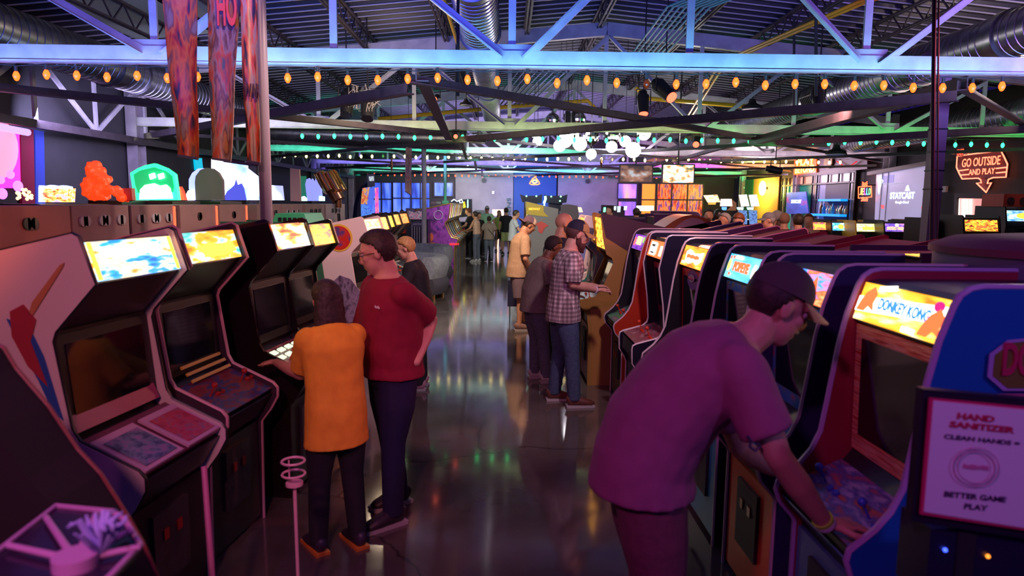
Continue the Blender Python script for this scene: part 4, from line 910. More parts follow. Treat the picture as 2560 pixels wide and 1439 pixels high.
t, x, Y, z = topper_cab(50, 5.2, 80, 'machine crowned by a cluster of glowing cream and violet bulbs', 1.9)
bm = bm_new(); K = Y/F
for q in range(18): ball(bm, P(62+random.uniform(-20, 24), 488+random.uniform(-14, 12), Y+random.uniform(-.05, .1)), 4.2*K, 10)
part('cream_bulb_cluster', bm, glow('cream_glow', (1, .65, .3), 2.4), t, world=True, smooth=True)
for q, (a_, b_, r_) in enumerate(((27, 435, 9), (26, 438, 9), (45, 465, 14), (6, 484, 14), (2, 450, 10))):
    bm = bm_new(); ball(bm, P(a_, b_, Y+.1+.01*q), (r_*K*.8, .03, r_*K), 16); part('violet_lamp', bm, glow('violet_lamp_glow', (.6, .12, 1), 3.2), t, world=True, smooth=True)
t, x, Y, z = topper_cab(355, 7.2, 40, 'machine with a small red pointed topper behind the green sign', 1.9)
px_shape([(441, 500), (444, 478), (449, 466), (455, 478), (462, 500)], 6.9, glow('red_point', (1, .08, .04), 1.2), t, 'red_point_sign')
# wall screens on the left
def left_screen(name, p0, p1, Y0, Y1, m, label, cat):
    a, c = P(p0[0], p0[1], Y0), P(p1[0], p1[1], Y1); X = (a.x+c.x)/2
    return X
t = thing('projection_screen', P(585, 505, 11.2), 'bright white blue projection screen with a dark figure, behind the banners', 'screen')
px_shape([(528, 397), (618, 405), (618, 500), (528, 500)], 11.2, art('icy_projection', [(1, 1, 1), (.75, .9, 1), (.35, .6, 1), (.15, .2, .8)], 2.4, 1.6, 9), t, 'screen', .04)
px_shape([(556, 500), (568, 478), (578, 470), (586, 462), (590, 448), (594, 462), (604, 458), (610, 470), (616, 500)], 11.18, glow('indigo_shape', (.1, .12, .8), .9), t, 'dark_figure', .02)
px_shape([(618, 420), (656, 449), (656, 500), (618, 500)], 11.2, art('icy_projection_low', [(1, 1, 1), (.5, .7, 1), (.2, .3, 1)], 2, 2.4, 2), t, 'side_screen', .04)
bm = bm_new(); beam(bm, P(560, 401, 11.1), P(650, 414, 11.1), .05, .05); part('screen_roller', bm, STEEL, t, world=True)
bm = bm_new(); 
for a_ in (530, 617, 655): beam(bm, (P(a_, 500, 11.3).x, 11.3, 0), P(a_, 410, 11.3), .04)
part('screen_stand', bm, IRON, t, world=True)
t, x, Y, z = topper_cab(700, 9.6, 60, 'machine with a white lit L shaped display right of the pole', 1.9)
px_shape([(671, 500), (671, 462), (684, 463), (686, 474), (700, 485), (707, 500)], Y, glow('white_blue_glow', (.6, .75, 1), 3), t, 'lit_display')
px_shape([(684, 463), (704, 464), (708, 500), (700, 485), (688, 476)], Y+.02, glow('pale_lilac_glow', (.35, .4, .9), 1.3), t, 'lit_panel')
t, x, Y, z = topper_cab(740, 10.2, 40, 'machine with a plain tan upright board', 1.9)
px_shape([(726, 502), (725, 420), (748, 423), (751, 503)], Y, mat('tan_board', (.55, .4, .38), .6), t, 'upright_board')
t, x, Y, z = topper_cab(785, 11.5, 70, 'machine with lilac hand shaped lit cut-out', 1.9)
px_shape([(768, 502), (763, 460), (766, 448), (773, 445), (776, 452), (780, 446), (786, 456), (790, 440), (796, 432), (800, 458), (806, 502)], Y, glow('lilac_hand_glow', (.22, .25, .75), 1.1), t, 'hand_cutout')
px_shape([(752, 502), (753, 492), (759, 490), (765, 495), (766, 502)], Y-.02, glow('mint_letters', (.4, 1, .8), 3), t, 'lit_lettering')
px_shape([(797, 502), (798, 490), (810, 491), (810, 502)], Y-.02, glow('mint_letters', (.4, 1, .8), 3), t, 'lit_lettering')
# gold barrel shaped lamp
t = thing('barrel_gun_topper', (P(835, 503, 10.9).x, 10.9, 0), 'tilted gold six barrelled cylinder topper shining in copper tones', 'topper')
goldm = mat('polished_gold', (.8, .45, .15), .15, 1)
cb = P(826, 455, 10.9); ax = (P(808, 440, 10.9)-P(846, 472, 10.9)).normalized(); ax = Vector((ax.x, -.35, ax.z+.1)).normalized()
bm = bm_new(); disc(bm, cb, .16, .26, (.5, -.1, -.86), 32); part('drum', bm, goldm, t, world=True, smooth=35)
for q in range(6):
    o_ = cb+Vector((.5, -.1, -.86)).normalized()*-.0+Vector((.12*math.cos(q*1.05), .12*math.sin(q*1.05), 0)); bm = bm_new(); disc(bm, o_, .07, .32, (.5, -.1, -.86), 16); part('barrel', bm, goldm, t, world=True, smooth=35)
bm = bm_new(); disc(bm, cb+V(.08, 0, -.2), .11, .2, (.5, -.1, -.86), 24); disc(bm, cb+V(.12, 0, -.32), .05, .16, (0, 0, 1)); beam(bm, (cb.x+.12, 10.9, 1.905), (cb.x+.12, 10.9, cb.z-.35), .08); part('mount', bm, mat('dark_bronze', (.2, .1, .05), .3, .9), t, world=True, smooth=35)
_dr = [o for o in col.objects if o.get('label', '').startswith('dark red machine with a long sloping top')][0]
_sp = [c for c in _dr.children if c.name.startswith('side_panel')][0]
side_shape(_sp, [(.60, 1.50), (.625, 1.50), (.68, 1.66), (.655, 1.66)], -.356, mat('orange_stripe_print', (.7, .3, .08), .5), 'stripe_print')
# ================================================================== PEOPLE
def rotm(pitch=0., yaw=0., roll=0.): return Matrix.Rotation(yaw, 3, 'Z') @ Matrix.Rotation(pitch, 3, 'Y') @ Matrix.Rotation(roll, 3, 'X')
def soften(o, vox, it=3):
    m = o.modifiers.new('remesh', 'REMESH'); m.mode = 'VOXEL'; m.voxel_size = vox; m.use_smooth_shade = True
    s = o.modifiers.new('smooth', 'SMOOTH'); s.iterations = it; s.factor = .5
    return o
def hand_bm(bm, wr, d, pn, curl=.5, side=1, k=1., spread=.12):
    """wrist, pointing direction, palm normal; side = +1 puts the thumb towards d x pn"""
    d = Vector(d).normalized(); pn = Vector(pn); pn = (pn-d*pn.dot(d)).normalized(); a = d.cross(pn)*side
    c = Vector(wr)+d*.045*k
    m = Matrix((a, d, pn)).transposed()
    ball(bm, c, (.040*k, .050*k, .016*k), 14, m)
    L = [.068, .077, .072, .056]
    for i in range(4):
        o = (1.5-i)*.0205*k; p = Vector(wr)+d*.085*k+a*o; dd = (d+a*(1.5-i)*spread).normalized(); pts = [p-d*.02*k, p]
        ang = 0
        for f in (.45, .3, .25):
            ang += curl*.75; q = dd*math.cos(ang)+pn*math.sin(ang); pts.append(pts[-1]+q*L[i]*f*k)
        limb(bm, pts, [.0095*k, .0092*k, .0086*k, .008*k, .0068*k], 8)
    p = Vector(wr)+d*.03*k+a*.034*k; q = (d*.72+a*.7+pn*.25).normalized(); q2 = (d*.93+a*.25+pn*.35*curl).normalized()
    limb(bm, [p-a*.012*k, p+q*.034*k, p+q*.034*k+q2*.03*k, p+q*.034*k+q2*.052*k], [.013*k, .0115*k, .0095*k, .0075*k], 8)
SKIN = {}
def skin(c):
    n = 'skin_%d_%d' % (c[0]*100, c[2]*100)
    m = mat(n, c, .5, c2=(c[0]*.9, c[1]*.82, c[2]*.8), sc=9)
    return m
def cloth(n, c, c2=None, sc=40, rough=.85, bump=.25): return mat('cloth_'+n, c, rough, c2=c2 or tuple(x*.85 for x in c), sc=sc, bump=bump)
def person(loc, yaw, h, label, sk, shirt, pants, shoe, lean=0., head=(0, 0), arms=None, fat=1., sleeve=.6, short=False, hair=None, cap=None, beard=None, glasses=False,
           step=(0, 0), vox=.012, cat='person', group=None, hipx=0., knees=0., untuck=.12, longhair=0., face=True, hem=None, band=None, sandal=False, belly=0., kid=False, hairt=.012):
    s = h/1.75; hk = 1.0
    t = thing('person', loc, label, cat, yaw, group); t.scale = (s, s, s)
    L = lean
    def sp(u, off=0.):      # along the spine from the pelvis
        a = L*min(1, max(0, .45+u*1.6)); z = u
        n = 6; x = hipx; y = .95; 
        for i in range(n):
            ai = L*min(1, .35+1.7*(i+.5)/n*max(u, 0)); x += math.sin(ai)*u/n; y += math.cos(ai)*u/n
        return Vector((x, 0, y))
    T = sp(.52)-sp(.4); T.normalize(); Fw = Vector((T.z, 0, -T.x))
    nb = sp(.52); hd = head
    # head centre sits above and in front of the neck base
    Rh = rotm(hd[0], hd[1])
    hc = nb + T*.04 + Vector((.02, 0, .012)) + Rh @ Vector((.015, 0, .085))
    sh = [sp(.425)+Vector((0, (.148 if kid else .166)*(.5+.5*fat)*w_, 0)) for w_ in (1, -1)]
    arms = arms or {}
    tor = [(-.08, .150, .115), (0, .160, .118), (.12, .148, .105+belly), (.24, .158, .112+belly*.6), (.36, .172, .118), (.44, .165, .100), (.485, .12, .08), (.52, .062, .062)]
    bm = bm_new()
    loft(bm, [(sp(u) if u >= 0 else sp(0)+Vector((0, 0, u)), w_*fat, d_*fat) for u, w_, d_ in tor], (0, 1, 0), 18)
    limb(bm, [nb-T*.03, nb+T*.05, hc-Rh @ Vector((.025, 0, .06))], [.068, .062, .058], 12)
    # head
    def hb(c, r): ball(bm, hc+Rh @ Vector(c), r, 18, Rh)
    hb((-.012, 0, .028), (.098, .076, .092)); hb((.03, 0, -.035), (.062, .058, .082)); hb((.045, 0, -.09), (.036, .034, .028))
    if face:
        p = lambda x, y, z: hc+Rh @ Vector((x, y, z))
        limb(bm, [p(.082, 0, .02), p(.104, 0, -.018), p(.1, 0, -.03)], [.009, .014, .013], 8)
        for w_ in (1, -1): ball(bm, p(.094, .012*w_, -.03), .0085, 8)
        limb(bm, [p(.073, -.045, .033), p(.087, 0, .030), p(.073, .045, .033)], [.012, .014, .012], 8)
        for w_ in (1, -1): ball(bm, p(.06, .035*w_, -.015), (.026, .022, .022), 10, Rh)
        limb(bm, [p(.076, -.022, -.062), p(.089, 0, -.060), p(.076, .022, -.062)], [.006, .008, .006], 8)
        limb(bm, [p(.074, -.018, -.072), p(.087, 0, -.072), p(.074, .018, -.072)], [.006, .0085, .006], 8)
    for w_ in (1, -1):
        hb((-.008, .078*w_, -.004), (.020, .009, .031)); 
    pw = []
    for i, w_ in enumerate((1, -1)):
        key = 'LR'[i]; el, wr, hd_, pn, curl = arms.get(key, (None,)*5)
        if el is None: el, wr, hd_, pn, curl = Vector((.0, .235*fat*w_, 1.14)), Vector((.05, .25*fat*w_, .90)), (.1, 0, -1), (0, -w_, 0), .35
        el, wr = Vector(el), Vector(wr)
        limb(bm, [sh[i], sh[i].lerp(el, .5), el], [.050*fat, .047*fat, .040], 12)
        limb(bm, [el, el.lerp(wr, .4), wr], [.040, .039*min(fat, 1.1), .026], 12)
        hand_bm(bm, wr, hd_, pn, curl, w_ if pn[2] < 0 else -w_, 1.04)
        pw.append((el, wr))
    ank = []
    for i, w_ in enumerate((1, -1)):
        st = step[i]; a = Vector((st, .10*w_+.015*fat*w_, .085)); hp = Vector((hipx, .085*w_, .91)); kn = hp.lerp(a, .5)+Vector((.02+knees, 0, 0)); ank.append((hp, kn, a))
        limb(bm, [hp, kn, a], [.085, .056, .037], 12); limb(bm, [a, a+Vector((.10, 0, -.045))], [.037, .03], 8)
    body = soften(part('body', bm, skin(sk), t), vox if vox < .008 else vox)
    # eyes
    if face and vox <= .012:
        for w_ in (1, -1):
            bm = bm_new(); ball(bm, hc+Rh @ Vector((.0745, .030*w_, .010)), .0125, 12); e = part('eye', bm, mat('eye_white', (.6, .58, .56), .25), t, smooth=True)
            bm = bm_new(); ball(bm, hc+Rh @ Vector((.0835, .031*w_, .007)), .0055, 8); part('iris', bm, mat('dark_iris', (.03, .02, .015), .2), e, smooth=True)
            bm = bm_new(); limb(bm, [hc+Rh @ Vector((.083, .016*w_, .040)), hc+Rh @ Vector((.078, .045*w_, .038))], [.005, .004], 6)
            part('eyebrow', bm, hair or mat('dark_brown_hair', (.02, .012, .01), .7), t, smooth=True)
    # shirt
    bm = bm_new()
    rings = [(-untuck, .186, .15), (-untuck+.03, .182, .147), (0, .175, .14), (.12, .165, .128+belly), (.24, .172, .128+belly*.6), (.36, .186, .133), (.44, .176, .112), (.49, .122, .088), (.515, .068, .072)]
    loft(bm, [(sp(u) if u >= 0 else sp(0)+Vector((0, 0, u)), w_*fat, d_*fat) for u, w_, d_ in rings], (0, 1, 0), 20)
    if sleeve > 0:
        for i, (el, wr) in enumerate(pw):
            e2 = sh[i].lerp(el, min(sleeve, 1))
            dd_ = (el-sh[i]).normalized(); spec = [(sh[i]-dd_*.075*fat, .02*fat, .02*fat), (sh[i]-dd_*.055*fat, .045*fat, .045*fat), (sh[i]-dd_*.03*fat, .060*fat, .060*fat), (sh[i], .068*fat, .068*fat), (sh[i].lerp(e2, .5), .067*fat, .067*fat), (e2, .068*fat if sleeve < 1 else .058, .068*fat if sleeve < 1 else .058)]
            if sleeve > 1: spec += [(wr, .04, .04)]
            loft(bm, spec, (0, 1, 0) if abs((el-sh[i]).normalized().y) < .8 else (1, 0, 0), 14)
    so = soften(part('shirt', bm, shirt, t), max(vox*.9, .009), 8)
    if vox <= .012:
        d_ = so.modifiers.new('folds', 'DISPLACE'); 
        if 'folds' not in bpy.data.textures:
            tx = bpy.data.textures.new('folds', 'CLOUDS'); tx.noise_scale = .16
        d_.texture = bpy.data.textures['folds']; d_.strength = .016; d_.mid_level = .5
    # trousers
    bm = bm_new()
    loft(bm, [(sp(0)+Vector((0, 0, .02)), .155*fat, .115*fat), (sp(0)+Vector((0, 0, -.02)), .160*fat, .12*fat), (sp(0)+Vector((0, 0, -.08)), .162*fat, .122*fat), (sp(0)+Vector((0, 0, -.14)), .12*fat, .10*fat)], (0, 1, 0), 18)
    for hp, kn, a in ank:
        if short: loft(bm, [(hp+Vector((0, 0, .02)), .09*fat, .1*fat), (hp.lerp(kn, .5), .096*fat, .1*fat), (kn+Vector((0, 0, .0)), .092*fat, .096*fat)], (0, 1, 0), 14)
        else: loft(bm, [(hp+Vector((0, 0, .02)), .09*fat, .1*fat), (hp.lerp(kn, .5), .088*fat, .092*fat), (kn, .072, .074), (kn.lerp(a, .6), .064, .068), (a+Vector((0, 0, -.02)), .058, .062)], (0, 1, 0), 14)
    soften(part('shorts' if short else 'trousers', bm, pants, t), max(vox, .01), 2)
    for hp, kn, a in ank:
        bm = bm_new(); x, y = a.x, a.y
        loft(bm, [((x-.07, y, .055), .028, .04), ((x-.045, y, .065), .04, .06), ((x+.02, y, .06), .045, .055), ((x+.10, y, .045), .048, .038), ((x+.16, y, .035), .044, .026), ((x+.19, y, .03), .02, .015)], (0, 1, 0), 12)
        so_ = part('shoe', bm, shoe, t, smooth=True)
        bm = bm_new(); prism(bm, [(x-.075, .0), (x-.08, .022), (x+.19, .022), (x+.195, .006), (x+.18, 0)], y-.045, y+.045); part('sole', bm, mat('shoe_sole_orange', (.6, .2, .03), .5) if kid else mat('shoe_sole', (.4, .38, .38), .6), so_)
    # hair and headwear
    if hair:
        bm = bm_new(); n0 = 56
        bmesh.ops.create_uvsphere(bm, u_segments=n0, v_segments=n0//2, radius=1, matrix=Matrix.Diagonal((.1015, .0805, .0965 if not cap else .088, 1)))
        def keep(v):
            x, y, z = v.x-.016, v.y, v.z+.030
            if x > .01: return z > .052+.55*(x-.01)
            if x > -.03: return z > -.02 + (x+.03)*1.8
            return z > -.062
        bmesh.ops.delete(bm, geom=[v for v in bm.verts if not keep(v.co)], context='VERTS')
        bm.transform(Matrix.Translation(hc+Rh @ Vector((-.016, 0, .030))) @ Rh.to_4x4())
        ho = part('hair', bm, hair, t, smooth=True)
        d_ = ho.modifiers.new('thick', 'SOLIDIFY'); d_.thickness = hairt if not cap else .005; d_.offset = .6
        if longhair:
            bm = bm_new(); q = hc+Rh @ Vector((-.045, 0, 0)); loft(bm, [(q+V(0, 0, .10), .06, .05), (q+V(0, 0, .05), .088, .07), (q+V(-.02, 0, -.1), .10, .07), (q+V(-.04, 0, -.1-longhair*.6), .13, .06), (q+V(-.05, 0, -.1-longhair), .08, .035)], (0, 1, 0), 14)
            ho = soften(part('long_hair', bm, hair, t), .012, 1)
        if (vox <= .012) and not cap:
            d_ = ho.modifiers.new('locks', 'DISPLACE')
            if 'locks' not in bpy.data.textures:
                tx = bpy.data.textures.new('locks', 'CLOUDS'); tx.noise_scale = .02
            d_.texture = bpy.data.textures['locks']; d_.strength = .012
    if beard:
        bm = bm_new(); ball(bm, hc+Rh @ Vector((.045, 0, -.085)), (.052, .058, .05), 14, Rh); ball(bm, hc+Rh @ Vector((.06, 0, -.115)), (.035, .035, .04), 12, Rh)
        for w_ in (1, -1): ball(bm, hc+Rh @ Vector((.01, .055*w_, -.05)), (.03, .014, .045), 10, Rh)
        ball(bm, hc+Rh @ Vector((.089, 0, -.052)), (.012, .03, .008), 8, Rh)
        if beard[1]: limb(bm, [hc+Rh @ Vector((.06, 0, -.12)), hc+Rh @ Vector((.085, 0, -.12-beard[1]))], [.04, .015], 10)
        soften(part('beard', bm, beard[0], t), .008, 1)
    if cap:
        cm, bmt, back = cap[:3]; sg = -1 if back else 1
        bm = bm_new(); ball(bm, (0, 0, 0), (.108, .088, .098), 24)
        bmesh.ops.delete(bm, geom=[v for v in bm.verts if v.co.z < -.012], context='VERTS')
        m = Matrix.Translation(hc+Rh @ Vector((-.012, 0, .048))) @ Rh.to_4x4(); bm.transform(m)
        co = part('cap', bm, cm, t, smooth=True)
        if len(cap) > 3:
            bm = bm_new(); ball(bm, (0, 0, 0), (.1095, .0895, .0995), 24)
            bmesh.ops.delete(bm, geom=[v for v in bm.verts if v.co.z < -.012 or v.co.x < (.02 if not back else .0)], context='VERTS'); bm.transform(m)
            part('cap_front', bm, cap[3], co, smooth=True)
        bm = bm_new(); n = 12; top = []; 
        for lz in (0, -.005):
            row_in = [bm.verts.new((sg*math.cos(a_)*.10, math.sin(a_)*.084, lz)) for a_ in [R(-62+124*i/n) for i in range(n+1)]]
            row_out = [bm.verts.new((sg*(.10+.085*math.cos(R(-90+180*i/n))), math.sin(R(-62+124*i/n))*.092, lz-.022-.02*abs(i-n/2)/(n/2))) for i in range(n+1)]
            top.append((row_in, row_out))
        for ri, ro in top:
            for i in range(n): bm.faces.new((ri[i], ri[i+1], ro[i+1], ro[i]))
        (a1, b1), (a2, b2) = top
        for i in range(n): bm.faces.new((b1[i], b1[i+1], b2[i+1], b2[i]))
        bm.transform(m); part('brim', bm, bmt, co, smooth=40)
    if glasses:
        bm = bm_new()
        for w_ in (1, -1):
            c = Vector((.105, .033*w_, .006)); tube(bm, [hc+Rh @ (c+Vector((-.004*abs(math.cos(a_)), .024*math.cos(a_), .019*math.sin(a_)))) for a_ in [2*math.pi*i/16 for i in range(16)]], .0022, 5, closed=True)
            tube(bm, [hc+Rh @ Vector((.1, .056*w_, .01)), hc+Rh @ Vector((.04, .078*w_, .012)), hc+Rh @ Vector((-.01, .082*w_, .006))], .0022, 5)
        tube(bm, [hc+Rh @ Vector((.107, -.01, .01)), hc+Rh @ Vector((.107, .01, .01))], .002, 5)
        part('glasses', bm, mat('dark_frame', (.03, .02, .02), .25, .6), t, smooth=40)
    if band is not None:
        i, c_ = band; el, wr = pw[i]; d = (wr-el).normalized(); bm = bm_new(); q = el.lerp(wr, .93)
        for c2 in c_:
            disc(bm, q, .034, .014, d, 20, r2=.033); part('wristband', bm, c2, t, smooth=35); q = q+d*.012; bm = bm_new()
        bm.free()
    t['_s'] = s; del t['_s']
    return t, hc, Rh
def wl(p, loc, yaw, s):
    v = Vector(p)-Vector(loc); return (Matrix.Rotation(-yaw, 3, 'Z') @ v)/s
dkh = mat('dark_brown_hair', (.018, .01, .008), .6, c2=(.05, .03, .02), sc=60)
ging = mat('ginger_hair', (.22, .06, .02), .6, c2=(.12, .035, .015), sc=60); blond = mat('blond_hair', (.55, .33, .12), .55, c2=(.35, .18, .06), sc=60)
grey_h = mat('grey_hair', (.35, .32, .32), .6); jeans = cloth('blue_denim', (.035, .06, .12), (.06, .09, .16)); jeans2 = cloth('grey_denim', (.09, .10, .14), (.13, .14, .18))
blackc = cloth('black_fabric', (.012, .012, .016)); bshoe = mat('dark_shoe', (.03, .02, .03), .5); wshoe = mat('white_shoe', (.5, .47, .45), .5)
SK1, SK2, SK3, SK4 = (.62, .32, .22), (.55, .28, .17), (.16, .07, .04), (.68, .38, .27)
G = {}
# 1 the big man bending over the controls
B = lambda x, y, z: wl((x, y, z), loc, 0, s)
s = 1.92/1.75; loc = (.59, 2.38, 0)
A = lambda px, py, Y: wl(P(px, py, Y), loc, 0, s)
_, *_mh = person(loc, 0, 1.92, 'man in a plum purple t-shirt and olive cap bending over the nearest controls', SK1, cloth('plum_purple', (.36, .10, .19), (.32, .085, .17), 12), cloth('faded_wine', (.2, .06, .08)), bshoe, lean=R(51), head=(R(25), R(3)),
       arms={'R': (A(1945, 1140, 2.12), B(1.10, 2.20, .875), (.15, .035, -.012), (0, 0, -1), .3), 'L': (A(1850, 1120, 2.72), B(1.08, 2.62, .90), (.13, -.03, -.02), (0, 0, -1), .6)},
       fat=1.18, sleeve=.72, hair=dkh, cap=(mat('olive_cap', (.07, .05, .05), .9), mat('tan_brim', (.35, .2, .1), .8), False), beard=None, vox=.0062, hipx=-.08, untuck=.10, belly=.02,
       band=(1, [mat('lime_band', (.35, .75, .05), .5), mat('white_band', (.7, .65, .75), .5)]))
man = [o for o in col.objects if o.name.startswith('person')][-1]
_hc, _R = _mh
bm = bm_new(); limb(bm, [_hc+_R @ Vector((.078, -.030, -.056)), _hc+_R @ Vector((.097, 0, -.047)), _hc+_R @ Vector((.078, .030, -.056))], [.006, .009, .006], 8); part('moustache', bm, dkh, man, smooth=True)
q_ = A(1893, 1118, 2.085)
bm = bm_new(); tube(bm, [A(1868+a_, 1090+b_, 2.085+c_) for a_, b_, c_ in ((0, 0, 0), (10, 10, 0), (6, 26, .0), (20, 36, 0), (32, 26, 0), (24, 14, .0))], .005, 6); part('tattoo', bm, mat('tattoo_ink', (.05, .04, .08), .6), man)
# 2 maroon shirt man
s = 1.80/1.75; loc = PF(985, 1285); yaw = R(218)
A = lambda px, py, Y: wl(P(px, py, Y), loc, yaw, s)
_, hc, Rh = person(loc, yaw, 1.80, 'man with glasses in a maroon t-shirt, hand on hip, looking down to the left', SK4, cloth('maroon', (.28, .008, .035), (.24, .006, .03), 12), cloth('navy_trousers', (.01, .012, .05)), bshoe, lean=R(4), head=(R(16), R(-32)),
       arms={'L': (A(1078, 800, loc.y+.12), A(1040, 905, loc.y-.12), (.1, -.6, -.8), (0, -1, 0), .8), 'R': (A(905, 860, loc.y+.1), A(870, 970, loc.y), (.2, 0, -1), (0, 1, 0), .4)}, fat=1.2, sleeve=.78, hair=dkh, hairt=.018, glasses=True, vox=.0075, untuck=.07, step=(.07, -.1), belly=.03)
mm = [o for o in col.objects if o.name.startswith('person')][-1]
bm = text_bm('● Columbia', depth=.003, bold=.01, origin=(.158, .10, 1.31), xd=(0, 1, 0), yd=(0, 0, 1), fit=(.10, .017)); bm.transform(Matrix.Translation((.0, 0, 0)))
part('chest_lettering', bm, mat('white_print', (.8, .75, .75), .6), mm)
# 3 girl in yellow
s = 1.54/1.75; loc = PF(848, 1372); yaw = R(128)
A = lambda px, py, Y: wl(P(px, py, Y), loc, yaw, s)
person(loc, yaw, 1.54, 'girl with very long dark hair in a yellow orange t-shirt reaching to the controls', SK1, cloth('marigold', (.85, .42, .03), (.75, .35, .025), 12), blackc, mat('black_pink_sneaker', (.03, .02, .04), .5), lean=R(10), head=(R(12), 0),
       arms={'L': (A(752, 935, loc.y+.05), A(690, 905, loc.y+.35), (1, .2, -.1), (0, 0, -1), .4), 'R': (A(850, 930, loc.y+.45), A(770, 900, loc.y+.6), (1, 0, -.1), (0, 0, -1), .4)}, fat=1.12, sleeve=.85, hair=dkh, longhair=.62, vox=.009, untuck=.24, kid=True, step=(.05, -.03))
# 4 blonde in black
loc = PF(1052, 968); person(loc, R(178), 1.62, 'person with short blond hair and black t-shirt standing at the grey booths', SK4, blackc, blackc, mat('rose_shoe', (.4, .2, .25), .5), lean=R(14), head=(R(18), R(5)), fat=1.1, sleeve=.8, hair=blond, vox=.009, untuck=.12,
       arms={'R': ((.15, -.25, 1.15), (.3, -.1, 1.0), (1, .2, 0), (0, 0, -1), .5), 'L': ((.15, .25, 1.15), (.3, .1, 1.0), (1, -.2, 0), (0, 0, -1), .5)})
# 5 plaid man
plaid = bpy.data.materials.new('plaid_shirt'); plaid.use_nodes = True; nt = plaid.node_tree; b = nt.nodes['Principled BSDF']; b.inputs['Roughness'].default_value = .85
tc = nt.nodes.new('ShaderNodeTexCoord'); prev = None
for ax_, rot_ in (('X', 0), ('Z', 0), ('Y', 0)):
    wv = nt.nodes.new('ShaderNodeTexWave'); wv.bands_direction = ax_; wv.inputs['Scale'].default_value = 8; wv.inputs['Distortion'].default_value = .15
    rp = nt.nodes.new('ShaderNodeValToRGB'); rp.color_ramp.elements[0].position = .42; rp.color_ramp.elements[1].position = .6
    rp.color_ramp.elements[0].color = (.58, .52, .54, 1); rp.color_ramp.elements[1].color = (1, 1, 1, 1)
    nt.links.new(tc.outputs['Object'], wv.inputs['Vector']); nt.links.new(wv.outputs['Fac'], rp.inputs['Fac'])
    if prev is None: prev = rp.outputs['Color']
    else:
        mx = nt.nodes.new('ShaderNodeMixRGB'); mx.blend_type = 'MULTIPLY'; mx.inputs[0].default_value = 1; nt.links.new(prev, mx.inputs[1]); nt.links.new(rp.outputs['Color'], mx.inputs[2]); prev = mx.outputs['Color']
mx = nt.nodes.new('ShaderNodeMixRGB'); mx.blend_type = 'MULTIPLY'; mx.inputs[0].default_value = 1; mx.inputs[2].default_value = (.72, .64, .6, 1); nt.links.new(prev, mx.inputs[1]); nt.links.new(mx.outputs['Color'], b.inputs['Base Color'])
loc = PF(1403, 1008); s = 1.81/1.75
A = lambda px, py, Y: wl(P(px, py, Y), loc, R(6), s)
person(loc, R(6), 1.81, 'bearded man in a plaid shirt and two-tone cap playing the wedge machine', SK4, plaid, jeans, mat('brown_boot', (.12, .04, .03), .45), lean=R(9), head=(R(14), 0),
       arms={'R': (A(1432, 712, loc.y-.22), A(1492, 725, loc.y+.0), (1, .15, .1), (0, 0, -1), .7), 'L': (A(1440, 715, loc.y+.25), A(1490, 715, loc.y+.3), (1, 0, .0), (0, 0, -1), .7)}, fat=1.13, sleeve=.92, hair=mat('brown_fade_hair', (.12, .05, .04), .7), beard=(mat('brown_beard', (.08, .025, .02), .8), .02),
       cap=(mat('navy_cap', (.015, .012, .035), .8), mat('khaki_brim', (.45, .3, .1), .8), False, mat('khaki_brim', (.45, .3, .1), .8)), vox=.008, untuck=.15, step=(-.05, .1), band=(1, [mat('white_band', (.7, .65, .75), .5)]))
# 6 grey t-shirt man
loc = PF(1338, 950); person(loc, R(12), 1.64, 'man in a grey brown t-shirt and jeans leaning forward behind the plaid shirt', SK3, cloth('taupe', (.24, .19, .16)), jeans2, wshoe, lean=R(20), head=(R(24), 0), fat=1.2, sleeve=.8, hair=mat('cropped_black_hair', (.02, .012, .012), .8), vox=.009, untuck=.12, step=(.02, .1), hipx=-.02, belly=.02,
       arms={'R': ((.12, -.27, 1.12), (.38, -.2, 1.03), (1, .2, 0), (0, 0, -1), .5), 'L': ((.15, .27, 1.12), (.4, .2, 1.03), (1, -.2, 0), (0, 0, -1), .5)})
# 7 bald man
Y = 8.0; x = P(1388, 600, Y).x; person((x, Y, 0), R(8), 1.87, 'tall bald man with a long beard and navy shirt', SK4, cloth('navy_shirt', (.02, .015, .05)), blackc, wshoe, lean=R(8), head=(R(4), 0), fat=1.2, sleeve=.7, beard=(mat('grey_brown_beard', (.13, .07, .06), .9), .07), vox=.008, untuck=.1)
# 8 tan shirt man
loc = PF(1296, 822); person(loc, R(14), 1.78, 'man in a tan button shirt, shorts and backwards white mesh cap looking down', SK2, cloth('tan_shirt', (.48, .32, .2), (.42, .27, .17)), cloth('grey_shorts', (.16, .11, .14)), mat('brown_sneaker', (.22, .12, .1), .6), lean=R(13), head=(R(30), 0), fat=1.15, sleeve=.85, short=True,
       hair=dkh, cap=(mat('mauve_cap', (.14, .08, .12), .9), mat('mauve_cap', (.14, .08, .12), .9), True, mat('white_mesh', (.75, .6, .5), .8)), vox=.009, untuck=.14, hipx=-.03, step=(.12, -.02),
       arms={'R': ((.02, -.27, 1.10), (.16, -.15, .88), (.4, .5, -.7), (1, 0, 0), .6), 'L': ((.05, .27, 1.10), (.2, .1, .88), (.4, -.5, -.7), (1, 0, 0), .6)}, band=(1, [mat('lime_band', (.35, .75, .05), .5)]))
